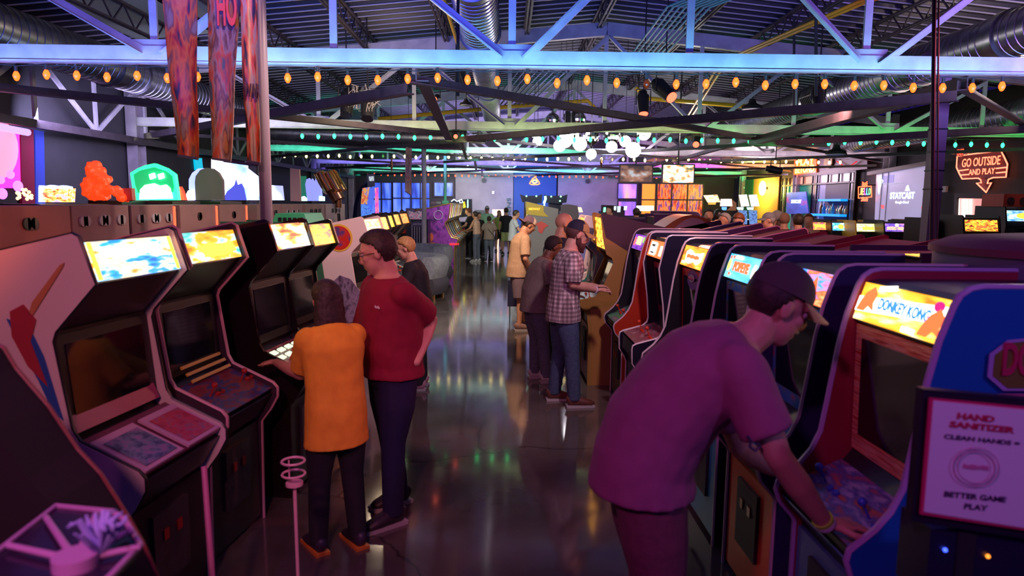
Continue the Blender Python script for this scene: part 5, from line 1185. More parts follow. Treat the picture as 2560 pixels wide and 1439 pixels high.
# people around the pinball row
stripe_top = bpy.data.materials.new('striped_top'); stripe_top.use_nodes = True; nt = stripe_top.node_tree; b = nt.nodes['Principled BSDF']
tc = nt.nodes.new('ShaderNodeTexCoord'); wv = nt.nodes.new('ShaderNodeTexWave'); wv.bands_direction = 'Z'; wv.inputs['Scale'].default_value = 6
rp = nt.nodes.new('ShaderNodeValToRGB'); rp.color_ramp.elements[0].position = .2; rp.color_ramp.elements[1].position = .4; rp.color_ramp.elements[0].color = (.35, .15, .1, 1); rp.color_ramp.elements[1].color = (.75, .5, .35, 1)
nt.links.new(tc.outputs['Object'], wv.inputs['Vector']); nt.links.new(wv.outputs['Fac'], rp.inputs['Fac']); nt.links.new(rp.outputs['Color'], b.inputs['Base Color'])
FW = lambda x=.4, z=1.03: {'R': ((.14, -.24, 1.14), (x, -.14, z), (1, .1, 0), (0, 0, -1), .5), 'L': ((.14, .24, 1.14), (x, .14, z), (1, -.1, 0), (0, 0, -1), .5)}
def far(px, py, yaw, h, label, *a, **k):
    k.setdefault('vox', .02); loc = PF(px, py); return person(loc, R(yaw), h, label, *a, **k)
far(1192, 654, 150, 1.68, 'woman in a striped sleeveless top and grey jeans playing pinball', SK2, stripe_top, jeans2, wshoe, sleeve=0, hair=dkh, arms=FW(.45, 1.02), lean=R(8), untuck=.0, face=False, fat=.95)
far(1178, 645, 165, 1.78, 'ginger haired man smiling beside the woman in the striped top', SK4, blackc, blackc, bshoe, hair=ging, head=(R(20), 0), lean=R(8), arms=FW())
far(1222, 653, 92, 1.52, 'person in a taupe shirt with a shoulder bag strap, seen from behind', SK3, cloth('taupe_far', (.3, .22, .18)), jeans2, bshoe, hair=mat('cropped_black_hair', (.02, .012, .012), .8), sleeve=.7, fat=1.2, face=False)
bagp = [o for o in col.objects if o.name.startswith('person')][-1]
bm = bm_new(); tube(bm, [(-.06, .13, 1.40), (-.17, 0, 1.2), (-.12, -.2, .98)], .012, 6); box(bm, (-.08, -.24, .9), (.1, .06, .16)); part('shoulder_bag', bm, blackc, bagp)
far(1217, 632, 268, 1.83, 'man in a mint green lit polo and pale cap facing the camera', SK2, cloth('green_lit_polo', (.45, .85, .5)), blackc, bshoe, hair=dkh, cap=(mat('pale_cap', (.6, .65, .6), .8), BLACK, False), fat=1.15)  # green light on the polo is put into its cloth colour
far(1247, 628, 262, 1.66, 'woman in a lime top and black skirt facing the camera', SK4, cloth('lime_top', (.4, .5, .1)), blackc, bshoe, short=True, hair=dkh, longhair=.15, fat=.92, untuck=.02)
far(1264, 636, 80, 1.78, 'person in a black shirt and pale yellow green shorts seen from behind', SK1, blackc, cloth('lime_shorts', (.45, .5, .2)), bshoe, short=True, hair=dkh, face=False)
far(1197, 640, 300, 1.6, 'dark dressed person with dark hair behind the woman playing pinball', SK1, blackc, blackc, bshoe, hair=dkh)
far(1281, 672, 12, 1.76, 'young man in a pale grey t-shirt reaching right to a machine', SK2, cloth('pale_grey', (.5, .5, .5)), cloth('slate_trousers', (.06, .05, .09)), wshoe, hair=dkh, arms=FW(.5, 1.2), lean=R(6), head=(R(14), 0), vox=.014)
far(1308, 660, 15, 1.78, 'curly haired man leaning in beside the pale grey t-shirt', SK2, cloth('rust_shirt', (.2, .1, .09)), blackc, bshoe, hair=dkh, lean=R(14), head=(R(20), 0))
# people beyond the right-hand machines
def bust(px, ytop, Y, yaw, h, label, *a, **k):
    p = P(px, ytop, Y); h = min(1.9, max(1.5, p.z)); k.setdefault('vox', .02)
    return person((p.x, Y, 0), R(yaw), h, label, *a, **k)
redc_ = cloth('red_shirt', (.7, .03, .02)); orc = cloth('orange_shirt', (.8, .2, .03))
bust(1773, 520, 13.6, 250, 1.8, 'person in an orange shirt facing the camera beyond the machines', SK1, orc, blackc, bshoe, hair=mat('cropped_black_hair', (.02, .012, .012), .8))
bust(1796, 522, 13.0, 30, 1.8, 'person in a dark cap turned away beside the orange shirt', SK1, blackc, blackc, bshoe, hair=dkh, cap=(BLACK, BLACK, False))
bust(1815, 530, 12.1, 200, 1.7, 'grey haired person with a red collar looking left', SK1, redc_, blackc, bshoe, hair=grey_h)
bust(1854, 528, 11.6, 215, 1.75, 'bearded ginger man in a black shirt looking down', SK4, blackc, blackc, bshoe, hair=ging, beard=(mat('ginger_beard', (.25, .08, .03), .8), .01), fat=1.15, vox=.014, head=(R(25), 0))
bust(1926, 530, 12.0, 178, 1.7, 'man in a red shirt and grey cap facing left', SK4, redc_, blackc, bshoe, hair=grey_h, cap=(mat('grey_cap', (.2, .2, .24), .8), mat('grey_cap', (.2, .2, .24), .8), False), vox=.014)
bust(1946, 524, 12.8, 120, 1.8, 'grey haired person behind the red shirt man', SK1, blackc, blackc, bshoe, hair=grey_h, face=False)
bust(1962, 530, 12.5, 60, 1.75, 'balding person in a dark shirt seen from behind', SK1, blackc, blackc, bshoe, face=False, hair=mat('thin_brown_hair', (.3, .15, .1), .8))
bust(1998, 532, 11.8, 95, 1.75, 'dark haired person in black beside the bald one', SK1, blackc, blackc, bshoe, hair=dkh, face=False)
bust(2022, 532, 12.9, 250, 1.7, 'person with brown hair and a pinkish shirt at the end of the group', SK4, cloth('rose_shirt', (.5, .28, .25)), blackc, bshoe, hair=ging)
bust(1527, 512, 21, 200, 1.7, 'small far person in a red shirt at the back right machines', SK1, redc_, blackc, bshoe, hair=dkh)
bust(1592, 518, 18, 100, 1.7, 'dark haired far person behind the violet topped machines', SK1, blackc, blackc, bshoe, hair=dkh, face=False)
bust(1005, 523, 25, 280, 1.65, 'far person in a red shirt behind the amber lit machines', SK1, redc_, blackc, bshoe, hair=dkh)
# ================================================================== FURNITURE, SIGNS, WALL PIECES
def wall_frame(pl, pr, pt, pb, X):
    """from left/right/top/bottom pixels on the wall plane x = X: centre, width, height"""
    a, c = PX(pl, (pt+pb)/2, X), PX(pr, (pt+pb)/2, X); m = (pl+pr)/2
    z1, z0 = PX(m, pt, X).z, PX(m, pb, X).z
    return Vector((X, (a.y+c.y)/2, (z0+z1)/2)), abs(a.y-c.y), z1-z0
def wall_text(s, pl, pr, pt, pb, X, m, par, bold=.0, name='lettering', slope=0, shear=0):
    o, w_, h_ = wall_frame(pl, pr, pt, pb, X)
    bm = text_bm(s, depth=.006, bold=bold, origin=o, xd=(0, -1, 0), yd=(0, slope, 1), fit=(w_, h_), shear=shear); return part(name, bm, m, par, world=True)
def wall_box(pl, pr, zt, zb, X, m, par, name, t=.05):
    a, c = PX(pl, 500, X), PX(pr, 500, X); bm = bm_new(); box(bm, (X+t/2, (a.y+c.y)/2, (zt+zb)/2), (t, abs(a.y-c.y), zt-zb)); return part(name, bm, m, par, world=True)
def wall_shape(pts, X, m, par, name, t=.03):
    q = [PX(a, b, X) for a, b in pts]; bm = bm_new(); A = [bm.verts.new(p) for p in q]; B = [bm.verts.new(p+V(t, 0, 0)) for p in q]
    bm.faces.new(A); bm.faces.new(B[::-1]); k = len(q)
    for i in range(k): bm.faces.new((A[i], B[i], B[(i+1) % k], A[(i+1) % k]))
    return part(name, bm, m, par, world=True)
c5 = lambda x, y: (1900+x/3.879, 360+y/3.879)
neon_r = glow('neon_red', (1, .09, .03), 5); neon_w = glow('neon_pinkish', (1, .2, .11), 3)
X = XR-.12
t = thing('neon_sign', PX(2450, 430, X), 'red neon arrow sign reading GO OUTSIDE AND PLAY on the dark right wall', 'neon sign')
def neon(pts, m=neon_w, X=X, r=.016, closed=False, name='neon_tube', par=t):
    bm = bm_new(); tube(bm, [PX(a, b, X) for a, b in pts], r, 6, closed=closed); return part(name, bm, m, par, world=True, smooth=40)
outl = [c5(*p) for p in [(1912, 118), (1995, 104), (2335, 62), (2370, 130), (2400, 195), (2385, 320), (2260, 325), (2215, 342), (2205, 382), (2245, 372), (2193, 468), (2100, 378), (2145, 375), (2140, 345), (2115, 330), (1960, 338), (1930, 280), (1905, 225)]]
wall_shape(outl, X+.05, mat('deep_red_backing', (.12, .015, .015), .5), t, 'backing_panel', .04)
neon(outl, closed=True)
for p in ([(1930, 258), (2020, 246)], [(1950, 300), (2025, 294)], [(2290, 236), (2385, 226)], [(2290, 280), (2388, 270)]): neon([c5(*q) for q in p])
wall_text('GO OUTSIDE', *[2405.5, 2500.5, 392.5, 414.5], X, glow('neon_text', (1, .2, .1), 2.6), t, .01, slope=0)
wall_text('AND PLAY', 2422, 2487, 421, 436, X, glow('neon_text', (1, .2, .1), 2.6), t, .01, 'lettering', 0)
te = thing('exit_sign', PX(2400, 381, X), 'small red EXIT sign with two emergency lamps above the neon arrow', 'exit sign')
wall_text('EXIT', 2393, 2409, 373, 388, X-.05, glow('exit_red', (1, .08, .04), 2.5), te, .02)
bm = bm_new(); o, w_, h_ = wall_frame(2391, 2411, 371, 390, X); box(bm, (X, o.y, o.z), (.05, w_, h_)); part('housing', bm, mat('exit_housing', (.15, .02, .02), .5), te, world=True)
for px in (2384, 2415):
    bm = bm_new(); ball(bm, PX(px, 381, X-.05), (.06, .08, .05), 12); part('emergency_lamp', bm, WHITEPL, te, world=True, smooth=True)
# projection on the wall
X = XR-.22
t = thing('projection_screen', PX(2250, 540, X), 'wall projection screen showing a lilac picture with the word STATCAST', 'screen')
wall_shape([(2191, 433), (2317, 414), (2314, 560), (2186, 560)], X, art('lilac_projection', [(.25, .2, .36), (.3, .25, .4), (.34, .3, .5)], .95, 1.2, 3), t, 'screen', .03)
wt = glow('projected_white', (.75, .95, .95), 1.5)
wall_text('STATCAST', 2225, 2286, 480, 497, X-.01, wt, t, .03); wall_text('Google Cloud', 2238, 2271, 502, 510, X-.01, wt, t, .01)
wall_text('Official Partner of the MLB', 2208, 2258, 457, 460.5, X-.01, glow('projected_grey', (.4, .4, .5), .8), t)
wall_shape([(2266, 465), (2270, 462), (2274, 477), (2262, 477)], X-.01, wt, t, 'picture_mark', .01)
wall_shape([(2194, 450), (2202, 438), (2208, 452), (2200, 470), (2197, 485), (2195, 478)], X-.01, wt, t, 'picture_mark', .01)
wall_shape([(2205, 440), (2235, 436), (2233, 456), (2206, 458)], X-.006, glow('projected_blue', (.2, .18, .5), .9), t, 'picture_block', .01)
for a, b in ((2206, 516), (2307, 520)): wall_shape([(a-4, b-4), (a+4, b-4), (a+3, b+5), (a-3, b+5)], X-.01, glow('projected_red', (.8, .1, .12), 1.0), t, 'picture_mark', .01)
bm = bm_new(); beam(bm, PX(2172, 434, X-.05), PX(2325, 407, X-.05), .12, .1); part('screen_roller', bm, mat('beige_roller', (.45, .4, .35), .5), t, world=True)
# bar front
X = XR-.15; FRAMEM = IRON
zt, z2, z3, zb = PX(2040, 437, X).z, PX(2040, 459.5, X).z, PX(2040, 499, X).z, .0
t = thing('bar_counter_wall', PX(2050, 560, X), 'gridded bar front with lilac panels, an opening with bottles and a screen', 'bar front')
cols_ = [1953.6, 1963.7, 1983.8, 2005.6, 2028.7, 2040, 2066.5, 2093, 2122, 2136]
pan = mat('lilac_panel', (.45, .38, .44), .35)
for i in range(len(cols_)-1):
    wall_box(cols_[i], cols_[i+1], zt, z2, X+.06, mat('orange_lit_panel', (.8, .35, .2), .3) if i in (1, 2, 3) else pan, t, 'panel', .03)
    if i in (0, 4, 8): wall_box(cols_[i], cols_[i+1], z2, .0, X+.06, pan, t, 'panel', .03)
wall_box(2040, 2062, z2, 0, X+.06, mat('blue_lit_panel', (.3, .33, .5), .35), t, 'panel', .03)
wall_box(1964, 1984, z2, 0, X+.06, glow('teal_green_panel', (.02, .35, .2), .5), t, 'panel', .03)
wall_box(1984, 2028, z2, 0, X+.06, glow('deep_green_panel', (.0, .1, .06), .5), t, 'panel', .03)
wall_box(2062, 2122, z2, 0, X+.06, mat('dark_plum_panel', (.03, .02, .06), .6), t, 'panel', .03)
bm = bm_new()
for c_ in cols_: p = PX(c_, 500, X); beam(bm, (X, p.y, 0 if c_ in (1953.6, 1963.7, 2028.7, 2040, 2122, 2136) else z2), (X, p.y, zt), .05, .05)
for z_ in (zt, z2): beam(bm, (X, PX(1953, 500, X).y, z_), (X, PX(2136, 500, X).y, z_), .05, .05)
for a_, b_ in ((1953, 1964), (2028, 2062), (2122, 2136)): beam(bm, (X, PX(a_, 500, X).y, z3), (X, PX(b_, 500, X).y, z3), .04, .04)
part('frame', bm, FRAMEM, t, world=True)
blg = glow('blue_shelf_glow', (.01, .25, .9), 1.6)
for z_, nm_ in ((PX(2092, 500, X-.1).z, 'upper_shelf'), (PX(2092, 538, X-.1).z, 'lower_shelf')):
    bm = bm_new(); box(bm, (X-.12, (PX(2063, 500, X).y+PX(2121, 500, X).y)/2, z_), (.25, abs(PX(2063, 500, X).y-PX(2121, 500, X).y), .07)); part(nm_, bm, blg, t, world=True)
zs = PX(2092, 538, X-.1).z+.036
bcols = [(.2, .05, .02), (.05, .3, .6), (.5, .6, .65), (.4, .3, .2), (.1, .4, .5), (.3, .4, .3), (.55, .55, .6)]
for q, px in enumerate((2053, 2059, 2069, 2076, 2081, 2095, 2100, 2104, 2110, 2115)):
    p = PX(px, 530, X-.12); o_ = Vector((X-.12, p.y, zs+.003)); hb_ = .30 if q else .42; hb_ *= 1+.15*math.sin(q*2)
    if px < 2063: o_.z = zs
    bm = bm_new(); loft(bm, [(o_, .055, .055), (o_+V(0, 0, hb_*.6), .055, .055), (o_+V(0, 0, hb_*.75), .02, .02), (o_+V(0, 0, hb_), .018, .018)], (0, 1, 0), 10)
    solo('bottle', bm, mat('bottle_glass_%d' % (q % 7), bcols[q % 7], .15), 'bottle standing on the blue lit bar shelf', 'bottle', group='bottles on the blue lit bar shelf', smooth=40)
bm = bm_new(); box(bm, (X-.12, (PX(2045, 500, X).y+PX(2063, 500, X).y)/2, zs-.04), (.25, abs(PX(2045, 500, X).y-PX(2063, 500, X).y)+.1, .07)); part('lower_shelf', bm, blg, t, world=True)
t = thing('television', PX(1995, 535, X-.25), 'dark blue screen with the word STATCAST inside the bar front', 'television')
wall_shape([(1966, 481), (2015, 479), (2021, 533), (1966, 535)], X-.2, art('navy_picture', [(.01, .04, .2), (.02, .06, .3), (.3, .02, .15)], 1.0, 1.6, 5), t, 'screen', .04)
wall_text('STATCAST', 1978, 2003, 499, 508, X-.22, wt, t, .02)
# fascia and orange neon
wall_t = thing('bar_fascia', PX(2060, 430, X), 'maroon fascia board above the bar front', 'fascia')
wall_shape([(1958, 398), (2168, 392), (2168, 422), (1955, 445)], X-.05, mat('maroon_fascia', (.08, .01, .03), .5), wall_t, 'board', .05)
t = thing('neon_sign', PX(2012, 430, X-.1), 'blocky yellow orange lit word sign PLAY BEYOND on the fascia', 'neon sign')
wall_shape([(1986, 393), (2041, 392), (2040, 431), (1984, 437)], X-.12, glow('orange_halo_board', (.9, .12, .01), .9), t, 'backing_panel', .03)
ny = glow('yellow_neon', (1, .6, .12), 3.5)
wall_text('PLAY', 1992, 2036, 394, 412, X-.14, ny, t, .03); wall_text('BEYOND', 1988, 2036, 414, 431, X-.14, ny, t, .03)
t = thing('shield_sign', PX(2069, 410, X-.1), 'small mustard shield shaped sign on the fascia', 'sign')
wall_shape([(2060, 396), (2080, 395), (2080, 408), (2072, 421), (2065, 421), (2059, 410)], X-.12, mat('mustard_shield', (.55, .3, .05), .5), t, 'shield', .03)
bm = bm_new(); tube(bm, [PX(2092+a_, 403+9*math.sin(a_/50*math.pi)*1.4, X-.12) for a_ in range(0, 51, 5)], .02, 6)
solo('neon_arc', bm, glow('dim_red_neon', (.6, .02, .04), 1.2), 'dim red neon arc on the maroon fascia', 'neon tube')
# jello neon
X = XR-.35
t = thing('neon_sign', PX(2161, 505, X), 'small multicoloured JELLO shots neon with a red frame and chevrons', 'neon sign')
def neon2(pts, m, X=X, r=.014, closed=False): bm = bm_new(); tube(bm, [PX(a, b, X) for a, b in pts], r, 6, closed=closed); part('neon_tube', bm, m, t, world=True, smooth=40)
neon2([(2146, 467), (2178, 465), (2179, 492), (2146, 495)], neon_r, closed=True)
for q in range(3): neon2([(2156, 455+4*q), (2162, 459+4*q), (2168, 454+4*q)], neon_r)
for q, (l, c_) in enumerate(zip('JELLO', [(1, .3, .03), (1, .55, .05), (.9, .05, .6), (.05, .5, .9), (.1, .9, .2)])):
    wall_text(l, 2149+5.6*q, 2154+5.6*q, 470, 487, X-.01, glow('jello_%d' % q, c_, 2.5), t, .02)
wall_text('Shots', 2153, 2170, 492, 503, X-.01, neon_r, t, .01, shear=.3)
bm = bm_new(); beam(bm, PX(2161, 462, X+.02), PX(2161, 462, X+.02)+V(.40, 0, 0), .03); part('bracket', bm, IRON, t, world=True)
# soffit over the bar
z_ = 3.62
bm = bm_new(); box(bm, (8.1, 23.4, z_+.1), (5.5, 7.4, .2)); struct('trim_30', bm, mat('satin_soffit', (.4, .36, .36), .3, .4))
# orange wall bay, and a bay with green light put into its colour
X = XR-.06
def bay_wall(n_, pl, pr, m):
    a, c = PX(pl, 500, X), PX(pr, 500, X); bm = bm_new(); box(bm, (X, (a.y+c.y)/2, 1.55), (.06, abs(a.y-c.y), 3.1)); struct('trim_%d' % n_, bm, m)
bay_wall(31, 1884, 1947, mat('orange_wall_paint', (.85, .42, .1), .6)); bay_wall(32, 1846, 1882, mat('green_lit_wall', (.02, .22, .08), .6))
p = PX(1906, 470, XR-.3); t = thing('wall_lamp', p, 'very bright round wall lamp on the orange wall bay', 'wall lamp')
bm = bm_new(); ball(bm, p, (.08, .34, .3), 16); part('globe', bm, glow('warm_white_lamp', (1, .8, .4), 9), t, world=True, smooth=True)
bm = bm_new(); box(bm, p+V(.15, 0, 0), (.2, .1, .1)); part('bracket', bm, IRON, t, world=True)
light('lamp_glow', 'POINT', p+V(-.5, 0, 0), 160, (1, .55, .12), size=.2); light('green_glow', 'POINT', PX(1866, 480, XR-.8), 50, (.02, 1, .2), size=.2)
X = XR-.12; t = thing('neon_sign', PX(1856, 470, X), 'green neon flame outline on the green lit wall bay', 'neon sign')
bm = bm_new(); tube(bm, [PX(a, b, X) for a, b in ((1856, 455), (1860, 468), (1859, 480), (1855, 484), (1851, 480), (1850, 468))], .02, 6, closed=True); tube(bm, [PX(a, b, X) for a, b in ((1855, 466), (1857, 472), (1855, 477), (1853, 472))], .02, 6, closed=True); part('neon_tube', bm, glow('green_neon', (.2, 1, .3), 2.5), t, world=True)
X = XR-.2
t = thing('doorway', PX(2430, 540, X), 'wide opening in the right wall with a pink lit room and white frames', 'opening')
wall_shape([(2398, 495), (2520, 498), (2520, 575), (2393, 572)], X+.05, glow('pink_room_light', (.85, .35, .33), .9), t, 'lit_pane', .03)
for a_ in (2391, 2403, 2412, 2422): wall_shape([(a_, 497), (a_+5, 497), (a_+4, 570), (a_-1, 570)], X, glow('white_jamb', (.8, .85, .8), 1.0), t, 'jamb', .03)
wall_shape([(2386, 483), (2545, 484), (2545, 495), (2386, 493)], X-.05, mat('dark_header', (.04, .035, .035), .6), t, 'header', .05)
wall_shape([(2386, 490), (2392, 490), (2389, 575), (2383, 575)], X-.05, IRON, t, 'jamb', .05)
bm = bm_new(); o, w_, h_ = wall_frame(2355, 2367, 465, 480, XR-.04); box(bm, o, (.06, w_, h_)); solo('wall_box', bm, WHITEPL, 'small white box on the dark wall left of the arrow sign', 'box')
# hanging televisions
def tv(p0, p1, Y, m, label, extra=None):
    a, c = P(*p0, Y), P(*p1, Y); t = thing('television', ((a.x+c.x)/2, Y, c.z), label, 'television')
    bm = bm_new(); box(bm, ((a.x+c.x)/2, Y+.05, (a.z+c.z)/2), (c.x-a.x, .08, a.z-c.z)); part('housing', bm, BLACK, t, world=True)
    bm = bm_new(); box(bm, ((a.x+c.x)/2, Y+.004, (a.z+c.z)/2), (c.x-a.x-.06, .01, a.z-c.z-.06)); part('screen', bm, m, t, world=True)
    bm = bm_new(); x = (a.x+c.x)/2; tube(bm, [(x, Y+.06, a.z), (x, Y+.06, ztop(x)+.43)], .02, 6); part('mount', bm, IRON, t, world=True); return t
tv((1549, 410), (1632, 457), 17.6, art('dim_film', [(.01, .01, .01), (.06, .03, .02), (.25, .12, .07), (.35, .4, .42)], 1.0, 2.6, 14, (1, 1, .7)), 'hanging television showing a dark film scene with subtitles')
t = tv((1656, 409), (1736, 460), 17.4, art('bright_show', [(.02, .1, .05), (.9, .3, .1), (1, .9, .8), (.3, .6, 1)], 2.0, 4, 6), 'hanging television showing a bright colourful stage')
# back wall neon and lettering, round speakers
Y = YB-.10
c = P(1338, 452, Y); t = thing('neon_sign', c, 'orange neon swirl flame on the blue back wall', 'neon sign')
K = Y/F
def nb2(pts, m, r=.022, closed=False): bm = bm_new(); tube(bm, [P(a, b, Y) for a, b in pts], r, 6, closed=closed); part('neon_tube', bm, m, t, world=True, smooth=40)
on = glow('orange_neon', (1, .2, .03), 5)
nb2([(1324, 459), (1327, 453), (1330, 450), (1331, 446), (1335, 445), (1337, 441), (1341, 446), (1344, 450), (1347, 454), (1349, 459), (1345, 461), (1328, 461)], on, closed=True)
nb2([(1330, 455), (1334, 450), (1340, 450), (1343, 455), (1338, 457), (1333, 457)], glow('yellow_neon', (1, .6, .12), 3.5), .03, closed=True)
o = P(1272, 514, YB-.13); bm = text_bm('MENS', depth=.02, bold=.0, origin=o+V(0, 0, -.12), xd=(0, 0, 1), yd=(-1, 0, 0), fit=(1.0, .2)); solo('wall_lettering', bm, mat('teal_lettering', (.02, .12, .1), .5), 'dark letters MENS running up the pale back wall panel', 'lettering')
for px, py, l in ((1210, 451, 'left'), (1470, 453, 'right')):
    bm = bm_new(); p = P(px, py, YB-.12); disc(bm, p, .11, .1, (0, 1, 0), 20); solo('wall_speaker', bm, IRON, 'small round dark speaker on the %s pale back wall panel' % l, 'speaker', smooth=35)
bm = bm_new(); p = P(1233, 481, YB-.12); box(bm, p, (.12, .04, .14)); solo('wall_notice', bm, WHITEPL, 'small white square notice on the left pale back wall panel', 'notice')
bm = bm_new(); p = P(1245, 531, 30); box(bm, p, (.5, .05, .26)); beam(bm, (p.x, 30.04, 0), (p.x, 30.04, p.z), .08); solo('lit_sign', bm, glow('peach_screen', (1, .5, .35), 2.2), 'glowing peach screen behind the group of people', 'screen')
bm = bm_new(); p = P(1201, 535, 30.5); box(bm, p, (.5, .05, .36)); beam(bm, (p.x, 30.54, 0), (p.x, 30.54, p.z), .08); solo('dark_screen', bm, mat('dark_screen_face', (.05, .06, .06), .3), 'small dark framed screen left of the peach one', 'screen')
# far left corner machines
def tower(px0, px1, Y, label, shapes, zt=1.9, m=BLACK):
    a, c = P(px0, 550, Y), P(px1, 550, Y); t = thing('tower_machine', ((a.x+c.x)/2, Y, 0), label, 'arcade machine')
    bm = bm_new(); box(bm, ((a.x+c.x)/2, Y+.35, zt/2), (c.x-a.x, .6, zt)); part('housing', bm, m, t, world=True)
    for pts, mm, nm_ in shapes: px_shape(pts, Y, mm, t, nm_, .05)
    return t
tower(902, 928, 20, 'tall leaning blue machine with a black and white top sign', [([(906, 470), (924, 467), (918, 510), (902, 510)], art('red_yellow_poster', [(.6, .05, .03), (.8, .4, .05), (.1, .1, .6)], .8, 4, 2), 'poster'), ([(924, 467), (936, 470), (930, 530), (918, 510)], glow('blue_side_glow', (.08, .15, .8), .8), 'side_board'),
      ([(917, 436), (935, 434), (937, 466), (919, 467)], BLACK, 'top_sign'), ([(922, 441), (934, 440), (935, 452), (923, 452)], glow('white_lettering', (.8, .9, 1), 2), 'top_lettering'), ([(902, 510), (930, 512), (928, 545), (903, 545)], art('blue_poster', [(.03, .08, .4), (.1, .3, .9), (.05, .1, .6)], .9, 5, 2), 'lower_poster')], 1.6, mat('blue_housing', (.03, .05, .3), .5))
tower(936, 948, 22, 'narrow machine with a magenta and orange streaked panel', [([(937, 470), (945, 468), (947, 545), (938, 545)], art('magenta_streaks', [(.1, .05, .5), (.8, .05, .4), (1, .4, .1)], 1.2, 4, 8), 'side_panel')], 1.6)
bm = bm_new(); Y = 24; tube(bm, [P(a, b, Y) for a, b in ((893, 640), (893, 545), (896, 515), (902, 490), (912, 472), (925, 462))], .16, 8); solo('track_arch', bm, mat('navy_steel', (.015, .02, .08), .4), 'dark blue curved track piece with holes in the far left corner', 'track', smooth=40)
# pinball and arcade row in the middle distance, facing right
pur = art('purple_print_side', [(.08, .02, .12), (.22, .03, .25), (.3, .05, .32), (.1, .02, .2)], 0, 9, 4)
chm = mat('chrome_trim', (.6, .6, .62), .25, .9)
mk = None
for q in range(8):
    Y = 18.9+.72*q
    o_ = cabinet((-2.5-.005*q, Y, 0), 0, ['purple printed machine with an orange figure on its side, nearest of the silver edged row', 'second silver edged machine of the row behind the booths', 'third silver edged machine of the row behind the booths', 'fourth silver edged machine of the row behind the booths', 'fifth silver edged machine of the row behind the booths', 'sixth silver edged machine, beside the woman in the striped top', 'seventh silver edged machine at the end of the aisle', 'last silver edged machine below the black green topper'][q], WEDGE, side=pur if q == 0 else BLACK, mold=chm if q % 3 else mat('gold_trim', (.6, .35, .1), .3, .8), mqm=art('run_lit_%s' % 'ab'[q % 2], [[(1, .8, .5), (.9, .4, .8)], [(1, .7, .2), (.9, 1, .5)]][q % 2], 1.6, 5, q), hs=1.03, lod=1, front=BLACK, btn=(.6, .02, .05), mw=.02)
    if q == 0: mk = o_
sp_ = [c_ for c_ in mk.children if c_.name.startswith('side_panel')][0]
fm = mat('orange_figure_print', (.6, .1, .04), .5)
side_shape(sp_, [(p[0]+.42, p[1]+1.0) for p in oval(0, 0, .11, .13, 14)], -.325, fm, 'figure_print'); side_shape(sp_, [(.2, .3), (.2, .7), (.32, .86), (.55, .86), (.7, .65), (.66, .3)], -.325, fm, 'figure_print')
side_shape(sp_, [(.38, .4), (.38, .7), (.48, .8), (.56, .6), (.54, .4)], -.33, mat('tan_print', (.5, .3, .18), .5), 'figure_print')
bm = bm_new(); tube(bm, [(.66+.12*math.cos(a_), -.33, 1.60+.12*math.sin(a_)) for a_ in [2*math.pi*i/18 for i in range(18)]], .01, 5, closed=True); part('ring_print', bm, mat('lilac_print', (.45, .3, .5), .5), sp_)
bm = text_bm('MIDWAY', depth=.004, bold=.03, origin=(1.10, -.325, .82), xd=(1, 0, 0), yd=(0, 0, 1), fit=(.26, .06)); part('lettering', bm, glow('red_lettering', (.9, .03, .05), 1.2), mk)
t = tower(1136, 1176, 26.5, 'pinball machine with a tall black green lit back box', [([(1128, 500), (1180, 497), (1181, 540), (1130, 545)], BLACK, 'back_box'), ([(1168, 499), (1171, 499), (1171, 530), (1168, 530)], glow('mint_letters', (.4, 1, .8), 3), 'light_bar'), ([(1158, 505), (1162, 503), (1165, 518), (1158, 520)], glow('yellow_cone', (1, .8, .05), 2), 'cone_light')], 1.2)
for pts in (((1128, 503), (1135, 498), (1142, 503), (1150, 500)), ((1148, 502), (1154, 498), (1157, 505), (1151, 508), (1148, 502))):
    bm = bm_new(); tube(bm, [P(a, b, 26.45) for a, b in pts], .02, 5); part('script_lettering', bm, glow('white_lettering', (.8, .9, 1), 2), t, world=True)
# game terminal box
Y = 17.9
a, c = P(1023, 548, Y), P(1070, 548, Y)
t = thing('game_terminal', ((a.x+c.x)/2, Y, 0), 'black box machine with vertical silver lines reading GAME TERMINAL', 'machine')
bm = bm_new(); box(bm, ((a.x+c.x)/2, Y+.3, a.z/2), (c.x-a.x, .6, a.z)); part('housing', bm, mat('black_blue_box', (.008, .01, .03), .3), t, world=True)
bm = bm_new()
for q in range(5): p = P(1030+6.2*q, 560, Y-.005); box(bm, (p.x, Y-.008, .75), (.014, .01, 1.3))
part('silver_line', bm, mat('silver_print', (.6, .55, .6), .3, .5), t, world=True)
bm = bm_new(); o = P(1046.5, 560, Y-.015); flat(bm, oval(0, 0, .18, .075, 24), o, (1, 0, 0), (0, 0, 1), .004); part('name_badge', bm, mat('indigo_badge', (.06, .05, .12), .4), t, world=True)
bm = text_bm('GAME TERMINAL', depth=.005, origin=o+V(0, -.008, 0), xd=(1, 0, 0), yd=(0, 0, 1), fit=(.28, .045)); part('lettering', bm, mat('silver_print', (.6, .55, .6), .3, .5), t, world=True)
for px, l in ((1024, 'left'), (1047, 'right')):
    p = P(px, 541, Y+.25); tt = thing('glass_dome', p, 'shiny glass dome with coloured prizes, %s one above the black box' % l, 'dome'); bm = bm_new(); ball(bm, p, .15, 20); part('dome', bm, art('prize_dome', [(.05, .04, .1), (.5, .4, .5), (.6, .1, .2)], .3, 5, 1, rough=.08), tt, world=True, smooth=True)
    bm = bm_new(); disc(bm, (p.x, p.y, p.z-.16), .12, .06); beam(bm, (p.x, p.y+.2, p.z-.17), (p.x, p.y+.2, p.z-.3), .1); part('base', bm, IRON, tt, world=True)
